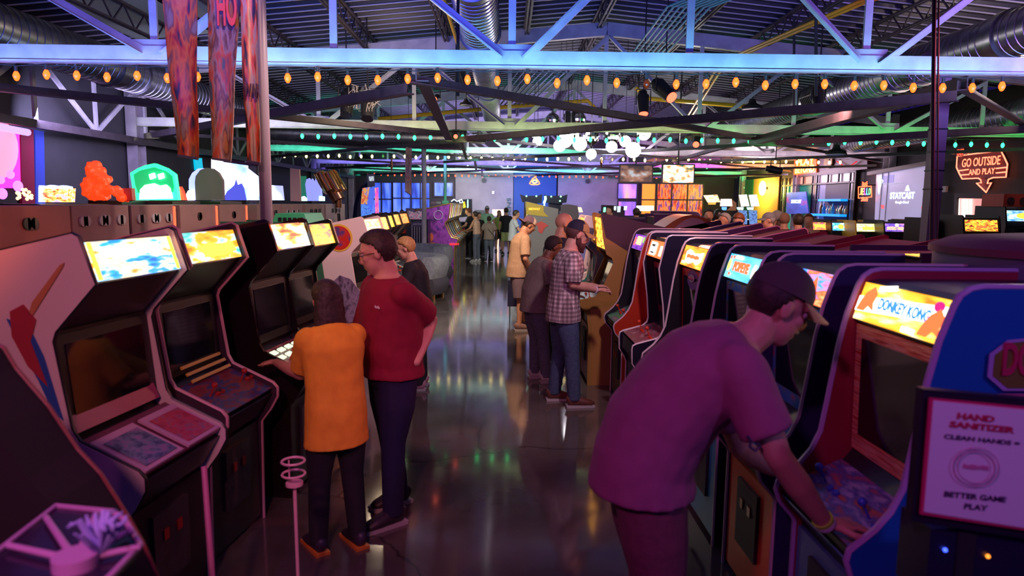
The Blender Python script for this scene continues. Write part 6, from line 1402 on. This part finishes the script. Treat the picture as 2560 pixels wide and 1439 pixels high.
tower(1014, 1036, 19, 'lilac grey machine behind the black box, left part', [([(1014, 520), (1036, 520), (1036, 548), (1016, 548)], mat('lilac_grey_panel', (.12, .1, .2), .5), 'panel')], 1.75)
tower(1038, 1060, 19.3, 'brown black machine behind the black box, right part', [([(1038, 520), (1060, 520), (1060, 540), (1038, 540)], mat('brown_grey_panel', (.1, .07, .1), .5), 'panel')], 1.75)
# items standing above the row
for px0, px1, py0, py1, Y, m_, l in ((1078, 1090, 504, 514, 20.5, mat('plum_box', (.15, .06, .1), .5), 'small plum box on top of the silver edged row'), (1091, 1103, 504, 513, 21, mat('grey_box', (.2, .2, .2), .5), 'small grey box on top of the silver edged row'), (1106, 1122, 501, 512, 22, mat('green_box', (.1, .45, .25), .5), 'green lit square sign on top of the silver edged row')):
    a, c = P(px0, py0, Y), P(px1, py1, Y); zb_ = 1.90; bm = bm_new(); box(bm, ((a.x+c.x)/2, Y, (a.z+zb_)/2), (c.x-a.x, .15, a.z-zb_)); solo('small_box', bm, m_, l, 'box')
# right middle cluster
dr = cabinet((1.55, 20.6, 0), RZ, 'grey and mustard sided machine with a red printed beast', WEDGE, side=mat('grey_print_side', (.2, .17, .16), .5), mqm=glow('cream_pane', (1, .8, .3), 2), lod=1, hs=1.08, wd=.68, mold=None)
sp_ = [c_ for c_ in dr.children if c_.name.startswith('side_panel')][1]
side_shape(sp_, [(.45, 1.70), (.45, 2.0-.12), (.97, 1.99), (.97, 1.62), (.3, 1.55)], .35, mat('mustard_side_print', (.5, .32, .03), .5))
bm = text_bm('MIDWAY', depth=.005, bold=.03, origin=(.72, .362, 1.78), xd=(-1, 0, 0), yd=(0, 0, 1), fit=(.34, .07)); part('lettering', bm, glow('gold_lettering', (1, .55, .05), .9), sp_)
side_shape(sp_, [(.75, 1.5), (.68, 1.36), (.5, 1.42), (.3, 1.3), (.42, 1.22), (.5, 1.05), (.6, 1.12), (.62, 1.28), (.74, 1.34)], .352, mat('red_beast_print', (.55, .06, .05), .5))
def canopy(pts, Y, label, dots):
    t = thing('simulator_canopy', P(*pts[0], Y), label, 'arcade machine'); px_shape(pts, Y, mat('canopy_black', (.01, .015, .02), .4), t, 'canopy', .5)
    xs = [p[0] for p in pts]; x0, x1 = P(min(xs), 500, Y).x, P(max(xs), 500, Y).x
    bm = bm_new(); box(bm, ((x0+x1)/2, Y+.6, 1.0), ((x1-x0)*.6, .5, 2.0)); part('base', bm, BLACK, t, world=True)
    for q in dots: bm = bm_new(); ball(bm, P(*q, Y-.02), .03, 8); part('indicator_light', bm, glow('green_dot', (.2, 1, .4), 6), t, world=True)
canopy([(1300, 485), (1310, 489), (1345, 489), (1356, 485), (1354, 508), (1330, 508), (1306, 505)], 27, 'black simulator canopy with two green dots, left of a pair', ((1316, 490), (1341, 490)))
canopy([(1362, 486), (1370, 489), (1410, 489), (1419, 486), (1416, 506), (1395, 509), (1365, 506)], 27, 'black simulator canopy with three green dots, right of a pair', ((1378, 491), (1402, 491), (1400, 502)))
bm = bm_new(); tube(bm, [P(a, b, 26.8) for a, b in ((1363, 490), (1364, 497), (1361, 505), (1360, 508))], .05, 6)
beam(bm, P(1361, 505, 26.85), (P(1361, 505, 26.85).x, 26.9, 0), .05); solo('glow_strip', bm, glow('mint_letters', (.4, 1, .8), 3), 'short curved mint light strip between the two black canopies', 'light strip')
tower(1402, 1445, 22, 'grey box machine with a cream lit side window', [([(1402, 512), (1420, 510), (1444, 514), (1450, 560), (1402, 560)], mat('brown_grey_side', (.14, .1, .12), .6), 'side_board'), ([(1445, 518), (1453, 518), (1457, 530), (1448, 530)], glow('cream_pane', (1, .8, .3), 2), 'lit_window')], 1.7)
tower(1502, 1530, 24, 'dark machine with green and white lit screens, far right of centre', [([(1503, 512), (1540, 513), (1562, 516), (1562, 540), (1503, 540)], mat('plum_housing', (.07, .03, .08), .5), 'side_board'), ([(1535, 515), (1541, 515), (1540, 526), (1534, 525)], wt, 'lit_screen'), ([(1543, 515), (1552, 515), (1551, 530), (1543, 530)], wt, 'lit_screen'), ([(1560, 515), (1568, 515), (1566, 525), (1559, 525)], wt, 'lit_screen'), ([(1509, 518), (1515, 518), (1514, 530), (1508, 530)], glow('green_dot', (.2, 1, .4), 6), 'lit_screen')], 1.7)
tower(1592, 1634, 25, 'machine with a wide white lit marquee, far right', [([(1592, 514), (1635, 514), (1634, 527), (1592, 527)], glow('white_marquee', (1, .95, .75), 2.5), 'marquee')], 1.6)
tower(1764, 1800, 24, 'machine with a leaning warm cream sign, left of the redemption group', [([(1759, 488), (1780, 487), (1793, 486), (1801, 505), (1770, 506)], art('cream_sign', [(1, .7, .3), (1, .9, .6), (.8, .3, .1)], 1.5, 3, 2), 'sign'), ([(1771, 507), (1790, 506), (1789, 511), (1772, 511)], glow('amber_pane', (1, .4, .06), 1.4), 'lit_strip')], 1.55)
tower(1802, 1842, 23, 'machine with a pink and white picture sign and orange side', [([(1803, 497), (1829, 497), (1831, 515), (1801, 515)], art('pink_white_sign', [(1, .9, .7), (1, .5, .4), (1, 1, .9)], 1.8, 5, 3), 'sign'), ([(1829, 497), (1841, 507), (1841, 526), (1818, 526), (1831, 515)], mat('orange_side_board', (.7, .3, .1), .5), 'side_board'), ([(1805, 517), (1817, 517), (1816, 525), (1806, 525)], glow('blue_panel', (.1, .3, 1), 2), 'lit_screen')], 1.55)
for q, (x0, l) in enumerate(((1848, 'left'), (1873, 'right'))):
    tower(x0, x0+22, 22, 'shooting game with a tilted white picture screen, %s of the pair' % l, [([(x0, 487), (x0+19, 486), (x0+26, 515), (x0+6, 516)], art('white_picture', [(1, .95, .9), (1, .8, .75), (.7, .3, .3), (1, 1, 1)], 2, 4, q+2), 'screen'), ([(x0-5, 518), (x0+11, 518), (x0+10, 524), (x0-3, 524)], glow('pale_blue_panel', (.4, .8, 1), 3), 'lit_panel'), ([(x0, 526), (x0+20, 526), (x0+20, 560), (x0+2, 560)], art('blue_streaks', [(.03, .05, .2), (.2, .4, .9), (.05, .1, .3)], .9, 5, 2), 'front_board')], 1.5)
# curved booths
velvet = mat('grey_velvet', (.22, .25, .28), .85, c2=(.3, .34, .36), sc=14, bump=.3); vdark = mat('dark_velvet', (.06, .06, .08), .9); brass = mat('brass_foot', (.6, .35, .12), .3, .9)
def booth(cx_, cy_, Rr, a0, a1, label, h=.8):
    t = thing('booth_sofa', (cx_, cy_, 0), label, 'sofa')
    n = 40
    def arc(r0, r1, z0, z1, a0=a0, a1=a1, rib=0.):
        bm = bm_new(); rings = []
        for i in range(n+1):
            a_ = R(a0+(a1-a0)*i/n); ri = r0-(rib if i % 2 else 0); c_, s_ = math.cos(a_), math.sin(a_)
            prof_ = [(ri, z0), (ri, z1-.04), (ri+.03, z1), (r1-.05, z1), (r1, z1-.06), (r1+.02, (z0+z1)/2), (r1-.04, z0)]
            rings.append([bm.verts.new((r*c_, r*s_, z)) for r, z in prof_])
        for A, B in zip(rings, rings[1:]):
            for k in range(len(A)): bm.faces.new((A[k], A[(k+1) % len(A)], B[(k+1) % len(A)], B[k]))
        bm.faces.new(rings[0]); bm.faces.new(rings[-1][::-1]); return bm
    part('backrest', arc(Rr, Rr+.3, .42, h, rib=.02), velvet, t, smooth=50)
    part('lower_shell', arc(Rr+.0, Rr+.3, .10, .42), vdark, t, smooth=50)
    part('seat', arc(Rr-.5, Rr, .2, .44, a0+8, a1-8), mat('wine_seat', (.2, .04, .07), .8), t, smooth=50)
    for q in range(5):
        a_ = R(a0+4+(a1-a0-8)*q/4); bm = bm_new(); disc(bm, ((Rr+.15)*math.cos(a_), (Rr+.15)*math.sin(a_), .05), .09, .1, seg=16); part('foot', bm, brass, t)
    return t
booth(-2.45, 16.6, .85, -30, 175, 'farthest grey velvet curved booth, behind the nearer two', .9)
booth(-2.45, 14.2, .95, -35, 175, 'middle grey velvet curved booth with a pale rounded arm', .84)
booth(-2.75, 12.3, .92, -30, 80, 'nearest grey velvet booth arm, left of the middle booth', .84)
# little black side table behind the men
p = PF(1287, 770); t = thing('side_table', (p.x, 11.3, 0), 'small black box table on thin legs behind the tan shirt man', 'side table')
bm = bm_new(); box(bm, (p.x+.02, 11.5, .45), (.32, .4, .44)); part('box_top', bm, mat('navy_box', (.015, .02, .06), .4), t, world=True)
for dx in (-.12, .12):
    for dy in (-.15, .15): bm = bm_new(); beam(bm, (p.x+.02+dx, 11.5+dy, 0), (p.x+.02+dx, 11.5+dy, .24), .015); part('leg', bm, IRON, t, world=True)
# hanging banners
def banner(q, Y, m, label, text=None):
    t = thing('hanging_banner', P(*q[0], Y), label, 'banner')
    tl, tr, br, bl_ = [P(*p, Y) for p in q]; n = 18; bm = bm_new(); F0, B0 = [], []
    for i in range(n+1):
        u = i/n; a, c = tl.lerp(bl_, u), tr.lerp(br, u); dz = V(0, .01*math.sin(u*9), 0); F0.append([bm.verts.new(a.lerp(c, k/4)+dz+V(0, -.012*math.sin(k*1.6), 0)) for k in range(5)]); B0.append([bm.verts.new(a.lerp(c, k/4)+dz+V(0, .01-.012*math.sin(k*1.6), 0)) for k in range(5)])
    for i in range(n):
        for k in range(4): bm.faces.new((F0[i][k], F0[i+1][k], F0[i+1][k+1], F0[i][k+1])); bm.faces.new((B0[i][k], B0[i][k+1], B0[i+1][k+1], B0[i+1][k]))
        for k in (0, 4): bm.faces.new((F0[i][k], B0[i][k], B0[i+1][k], F0[i+1][k]))
    part('printed_cloth', bm, m, t, world=True, smooth=60)
    for a, c in ((tl, tr), (bl_, br)): bm = bm_new(); beam(bm, a, c, .018); part('rail', bm, mat('clear_rail', (.1, .1, .16), .2), t, world=True)
    bm = bm_new(); tube(bm, [(tl+tr)/2, ((tl+tr).x/2, Y, ztop((tl+tr).x/2)+.4)], .006, 5); part('cord', bm, IRON, t, world=True)
    return t
bcl = [[(.03, .03, .04), (.35, .04, .02), (.5, .14, .03), (.16, .07, .05), (.22, .18, .14)], [(.06, .1, .12), (.45, .08, .03), (.3, .22, .18), (.12, .05, .04), (.4, .18, .06)], [(.02, .02, .02), (.1, .05, .03), (.6, .08, .02), (.4, .28, .15), (.28, .22, .15)]]
for i, (q, Y, l) in enumerate((([(398, -60), (490, -60), (495, 397), (444, 388)], 4.9, 'leftmost printed hanging banner in brown, orange and black'), ([(515, -60), (602, -60), (577, 403), (530, 396)], 5.1, 'middle printed hanging banner with a red top and grey wings'), ([(596, -60), (640, -60), (650, 409), (617, 403)], 4.95, 'narrow printed hanging banner with an orange band, next to the pole'))):
    t = banner(q, Y, art('banner_print_%d' % i, bcl[i], 0, 3, i*3+2, (1, 1, 1.8), rough=.35), l)
    if i == 1: bm = text_bm('HO', depth=.01, bold=.03, origin=P(567, 18, Y-.05), xd=(1, 0, 0), yd=(0, 0, 1), fit=(.14, .26)); part('lettering', bm, mat('red_letter_print', (.75, .08, .03), .5), t, world=True)
    if i == 2: bm = text_bm('WAR', depth=.01, bold=.02, origin=P(630, 225, Y-.05), xd=(1, 0, 0), yd=(0, .0, 1), fit=(.11, .09)); part('lettering', bm, mat('dark_letter_print', (.08, .03, .02), .5), t, world=True)
banner([(1014, 358), (1030, 357), (1028, 488), (1012, 478)], 17.2, art('banner_print_far', [(.3, .04, .05), (.5, .25, .15), (.2, .15, .15)], 0, 5, 3, (1, 1, 1.6)), 'far narrow red and tan printed banner near the blue windows')
for px, y0, y1, Y, l in ((979, 395, 430, 18, 'left'), (1503, 395, 420, 18, 'right')):
    t = thing('hanging_ornament', P(px, y0, Y), 'slim copper hanging ornament at the %s of the mint beam' % l, 'ornament'); bm = bm_new(); a, c = P(px, y0, Y), P(px, y1, Y); tube(bm, [a, a.lerp(c, .5), c], [.015, .04, .01], 6); part('copper_drop', bm, mat('copper', (.6, .25, .1), .3, .9), t, world=True)
    bm = bm_new(); tube(bm, [a, (a.x, Y, ztop(a.x)+.43)], .006, 5); part('cord', bm, IRON, t, world=True)
# left wall: magenta lit recess, lamp tube, glowing blue-lit pier, cyan opening, green-lit patch
X = XL+.06
def left_shape(pts, m, name, label, cat, X=X, t=.04):
    q = [PX(a, b, X) for a, b in pts]; bm = bm_new(); A = [bm.verts.new(p) for p in q]; B = [bm.verts.new(p-V(t, 0, 0)) for p in q]
    bm.faces.new(A); bm.faces.new(B[::-1]); k = len(q)
    for i in range(k): bm.faces.new((A[i], B[i], B[(i+1) % k], A[(i+1) % k]))
    return solo(name, bm, m, label, cat)
left_shape([(-80, 305), (48, 318), (52, 470), (-80, 470)], glow('magenta_screen_light', (.9, .04, .65), 1.3), 'lit_screen', 'large magenta lit screen on the left wall', 'screen')
left_shape([(0+46*math.cos(a_), 375+72*math.sin(a_)) for a_ in [2*math.pi*i/24 for i in range(24)]], glow('pale_rose_light', (1, .25, .4), 1.6), 'lit_disc', 'rose coloured disc in the magenta screen', 'screen', X+.02, .02)
left_shape([(52, 320), (84, 324), (88, 520), (56, 520)], mat('wine_frame', (.3, .01, .06), .5), 'screen_frame', 'wine red upright beside the magenta screen', 'frame')
left_shape([(88, 325), (110, 328), (114, 520), (90, 520)], glow('indigo_lit_pier', (.03, .05, .4), .5), 'lit_pier', 'indigo lit pier on the left wall', 'pier')  # pier is no lamp: the blue light on it is put in as glow
bm = bm_new(); tube(bm, [PX(-60, 306, X+.3), PX(70, 331, X+.3)], .05, 8); beam(bm, PX(10, 318, X+.3), PX(10, 316, X), .04); solo('lamp_tube', bm, glow('lilac_tube', (.5, .35, .9), 1.5), 'lilac glowing tube above the magenta screen', 'lamp', smooth=40)
left_shape([(487, 395), (505, 395), (508, 425), (490, 425)], glow('cyan_opening_glow', (.0, .5, .7), .9), 'glow_strip', 'cyan glowing panel standing in for a lit wall opening behind the arched board', 'light strip')  # lit opening put in as a glowing panel on the wall
left_shape([(750, 440), (766, 440), (768, 500), (752, 500)], glow('green_wall_glow', (.0, .2, .08), .6), 'glow_strip', 'glowing green patch for green light on the wall beside the tan board', 'light strip')  # green light on the wall, put in as a glowing patch
left_shape([(672, 430), (735, 438), (735, 500), (672, 500)], mat('dark_opening', (.02, .02, .03), .6), 'wall_recess', 'dark recessed panel on the left wall right of the pole', 'panel')
# ---------------------------------------------------------------- foreground left
t = thing('foreground_machine', P(100, 1200, 1.85), 'large black machine side filling the lower left corner', 'arcade machine')
t.location.z = 0; _inv[t] = Matrix.Translation(t.location).inverted()
px_shape([(-120, 800), (10, 870), (40, 920), (120, 1013), (193, 1121), (250, 1182), (322, 1295), (358, 1359), (420, 1500), (420, 2300), (-120, 2300)], 1.8, mat('near_black_side', (.006, .004, .009), .95), t, 'side_panel', -.2)
bm = bm_new(); tube(bm, [P(a, b, 1.8) for a, b in ((-120, 800), (10, 870), (40, 920), (120, 1013), (193, 1121), (250, 1182), (322, 1295), (358, 1359), (420, 1500))], .006, 6); part('edge_moulding', bm, mat('wine_edge', (.15, .02, .03), .5), t, world=True)
hz = 1.25
pts = [(-60, 1420), (0, 1378), (140, 1268), (282, 1282), (312, 1302), (352, 1366), (270, 1450), (120, 1560)]
q = [PF(a, b, hz) for a, b in pts]; cen = sum(q, Vector())/len(q); cen = PF(190, 1415, hz)
t = thing('octagon_tray', (cen.x, cen.y, 0), 'smoked octagonal tray with lilac rim and spokes at the lower left', 'tray')
bm = bm_new(); A = [bm.verts.new(p) for p in q]; B = [bm.verts.new(p-V(0, 0, .012)) for p in q]; bm.faces.new(A); bm.faces.new(B[::-1])
for i in range(len(q)): bm.faces.new((A[i], B[i], B[(i+1) % len(q)], A[(i+1) % len(q)]))
part('tray', bm, mat('smoked_plastic', (.02, .012, .04), .15), t, world=True)
lil = mat('lilac_plastic', (.4, .2, .5), .4)
bm = bm_new(); tube(bm, [p+V(0, 0, .004) for p in q], .006, 8, closed=True); part('rim', bm, lil, t, world=True, smooth=40)
for a, b in ((115, 1292), (240, 1284), (318, 1330), (20, 1362), (350, 1366)):
    bm = bm_new(); tube(bm, [cen+V(0, 0, .012), PF(a, b, hz+.012)], [.008, .006], 8); part('spoke', bm, lil, t, world=True, smooth=40)
bm = bm_new(); disc(bm, cen+V(0, 0, .01), .04, .03); part('hub', bm, lil, t, world=True, smooth=35)
bm = bm_new()
for i in range(14):
    a_ = i*1.1; b_ = cen+V(.035, .02, .02); tube(bm, [b_, b_+V(.03*math.cos(a_), .03*math.sin(a_), .05+.02*math.sin(i*3)), b_+V(.05*math.cos(a_), .05*math.sin(a_), .06)], [.008, .006, .002], 5)
part('tuft', bm, mat('violet_blue_tuft', (.3, .3, .8), .5), t, world=True)
bm = bm_new(); tube(bm, [(cen.x, cen.y, 0), cen-V(0, 0, .01)], .02, 10); disc(bm, (cen.x, cen.y, .01), .14, .02); part('stand', bm, IRON, t, world=True)
a, c = P(510, 1165, 2.75), P(530, 1439, 2.62); d = (c-a)/(c.z-a.z); a2 = a+d*(0-a.z)
bm = bm_new(); tube(bm, [(a.x, a.y, a.z), a2], .012, 10); disc(bm, (a2.x, a2.y, .008), .1, .016); solo('stanchion_pole', bm, mat('rose_pole', (.5, .16, .32), .4), 'slim rose violet pole standing before the left machines', 'pole', smooth=35)
wm = mat('blush_wire', (.72, .42, .42), .4); Y = 2.95
a = P(737, 1155, Y); t = thing('cup_stand', (a.x, Y, 0), 'thin blush coloured wire stand with two rings and a small dish', 'wire stand')
def ring(px, py, rp): 
    c = P(px, py, Y); r = rp*Y/F*1.03; bm = bm_new(); tube(bm, [(c.x+r*math.cos(u), Y+r*math.sin(u), c.z) for u in [2*math.pi*i/24 for i in range(24)]], .0055, 6, closed=True); part('ring', bm, wm, t, world=True, smooth=40)
ring(733, 1152, 28); ring(734, 1184, 28)
c = P(736, 1208, Y); bm = bm_new(); disc(bm, c, .038, .014, seg=24); part('dish', bm, wm, t, world=True, smooth=35)
bm = bm_new(); b_ = P(722, 1150, Y); tube(bm, [b_, (b_.x, Y, c.z)], .004, 6); tube(bm, [c, (c.x+.006, Y, .01)], .008, 8); part('stem', bm, wm, t, world=True); bm = bm_new(); disc(bm, (c.x, Y, .008), .1, .016); part('foot', bm, wm, t, world=True)
# ---------------------------------------------------------------- hand sanitizer sign
Y = 1.72; pq = [(2332, 1000), (2592, 1026), (2574, 1320), (2308, 1277)]
oq = [(2308, 972), (2622, 1002), (2603, 1352), (2278, 1302)]
C4 = [P(*p, Y) for p in pq]; O4 = [P(*p, Y+.01) for p in oq]
t = thing('sanitizer_sign', (C4[0].lerp(C4[2], .5).x, Y, 0), 'framed white hand sanitizer notice in a black frame at the right edge', 'sign')
bm = bm_new(); slab(bm, [O4[0], O4[3], O4[2], O4[1]], .03); part('frame', bm, mat('black_frame', (.012, .008, .02), .5), t, world=True)
E4 = [P(a+dx, b+dy, Y-.001) for (a, b), (dx, dy) in zip(pq, ((-7, -6), (7, -6), (7, 8), (-7, 8)))]
bm = bm_new(); slab(bm, [E4[0], E4[3], E4[2], E4[1]], .006); part('red_border', bm, mat('magenta_border', (.6, .02, .12), .5), t, world=True)
bm = bm_new(); slab(bm, [C4[0]+V(0, -.004, 0), C4[3]+V(0, -.004, 0), C4[2]+V(0, -.004, 0), C4[1]+V(0, -.004, 0)], .006); pp = part('paper', bm, mat('white_paper', (.75, .68, .75), .5), t, world=True)
xd = (C4[1]-C4[0]).normalized(); yd = (C4[0]-C4[3]).normalized()
def stx(s, px, py, w_, h_, m, bold=.02):
    bm = text_bm(s, depth=.002, bold=bold, origin=P(px, py, Y-.0055), xd=xd, yd=yd, fit=(w_*Y/F, h_*Y/F)); part('lettering', bm, m, pp, world=True)
rd = mat('crimson_ink', (.5, .02, .08), .5); ink = mat('dark_ink', (.06, .03, .1), .5)
stx('HAND', 2440, 1043, 98, 17, rd, .04); stx('SANITIZER', 2456, 1067, 172, 17, rd, .04); stx('CLEAN HANDS =', 2455, 1099, 200, 12, ink); stx('BETTER GAME', 2438, 1241, 165, 15, ink); stx('PLAY', 2440, 1267, 62, 15, ink)
rk = mat('rose_ink', (.6, .2, .35), .5)
for r_ in (60, 50): bm = bm_new(); o = P(2440, 1167, Y-.012); tube(bm, [o+xd*(r_*Y/F*math.cos(u))+yd*(r_*.86*Y/F*math.sin(u)) for u in [2*math.pi*i/30 for i in range(30)]], .0012, 5, closed=True); part('ring_emblem', bm, rk, pp, world=True)
bm = bm_new(); flat(bm, [(a_*Y/F, b_*Y/F) for a_, b_ in ((-34, -5), (-34, 6), (-20, 4), (-8, 7), (4, 4), (18, 7), (34, 5), (34, -6), (12, -4), (-6, -7))], P(2440, 1167, Y-.0055), xd, yd, .001); part('emblem_mark', bm, rk, pp, world=True)
bm = bm_new(); x = C4[0].lerp(C4[2], .5).x; beam(bm, (x, Y+.05, 0), (x, Y+.05, C4[3].z+.1), .05); disc(bm, (x, Y+.05, .01), .18, .02); part('stand', bm, IRON, t, world=True)
a, c = P(2345, 1335, Y), P(2600, 1520, Y); t = thing('sanitizer_dispenser', ((a.x+c.x)/2, Y, c.z), 'dark dispenser with tiny blue and orange lights below the notice', 'dispenser')
bm = bm_new(); box(bm, ((a.x+c.x)/2, Y+.1, (a.z+c.z)/2), (c.x-a.x, .14, a.z-c.z)); part('housing', bm, mat('dark_violet_plastic', (.015, .012, .04), .3), t, world=True)
for px, py, m_ in ((2363, 1374, glow('blue_led', (.05, .1, 1), 3)), (2470, 1390, glow('orange_led', (1, .3, .03), 2))):
    bm = bm_new(); ball(bm, P(px, py, Y+.025), .006, 8); part('indicator_light', bm, m_, t, world=True)
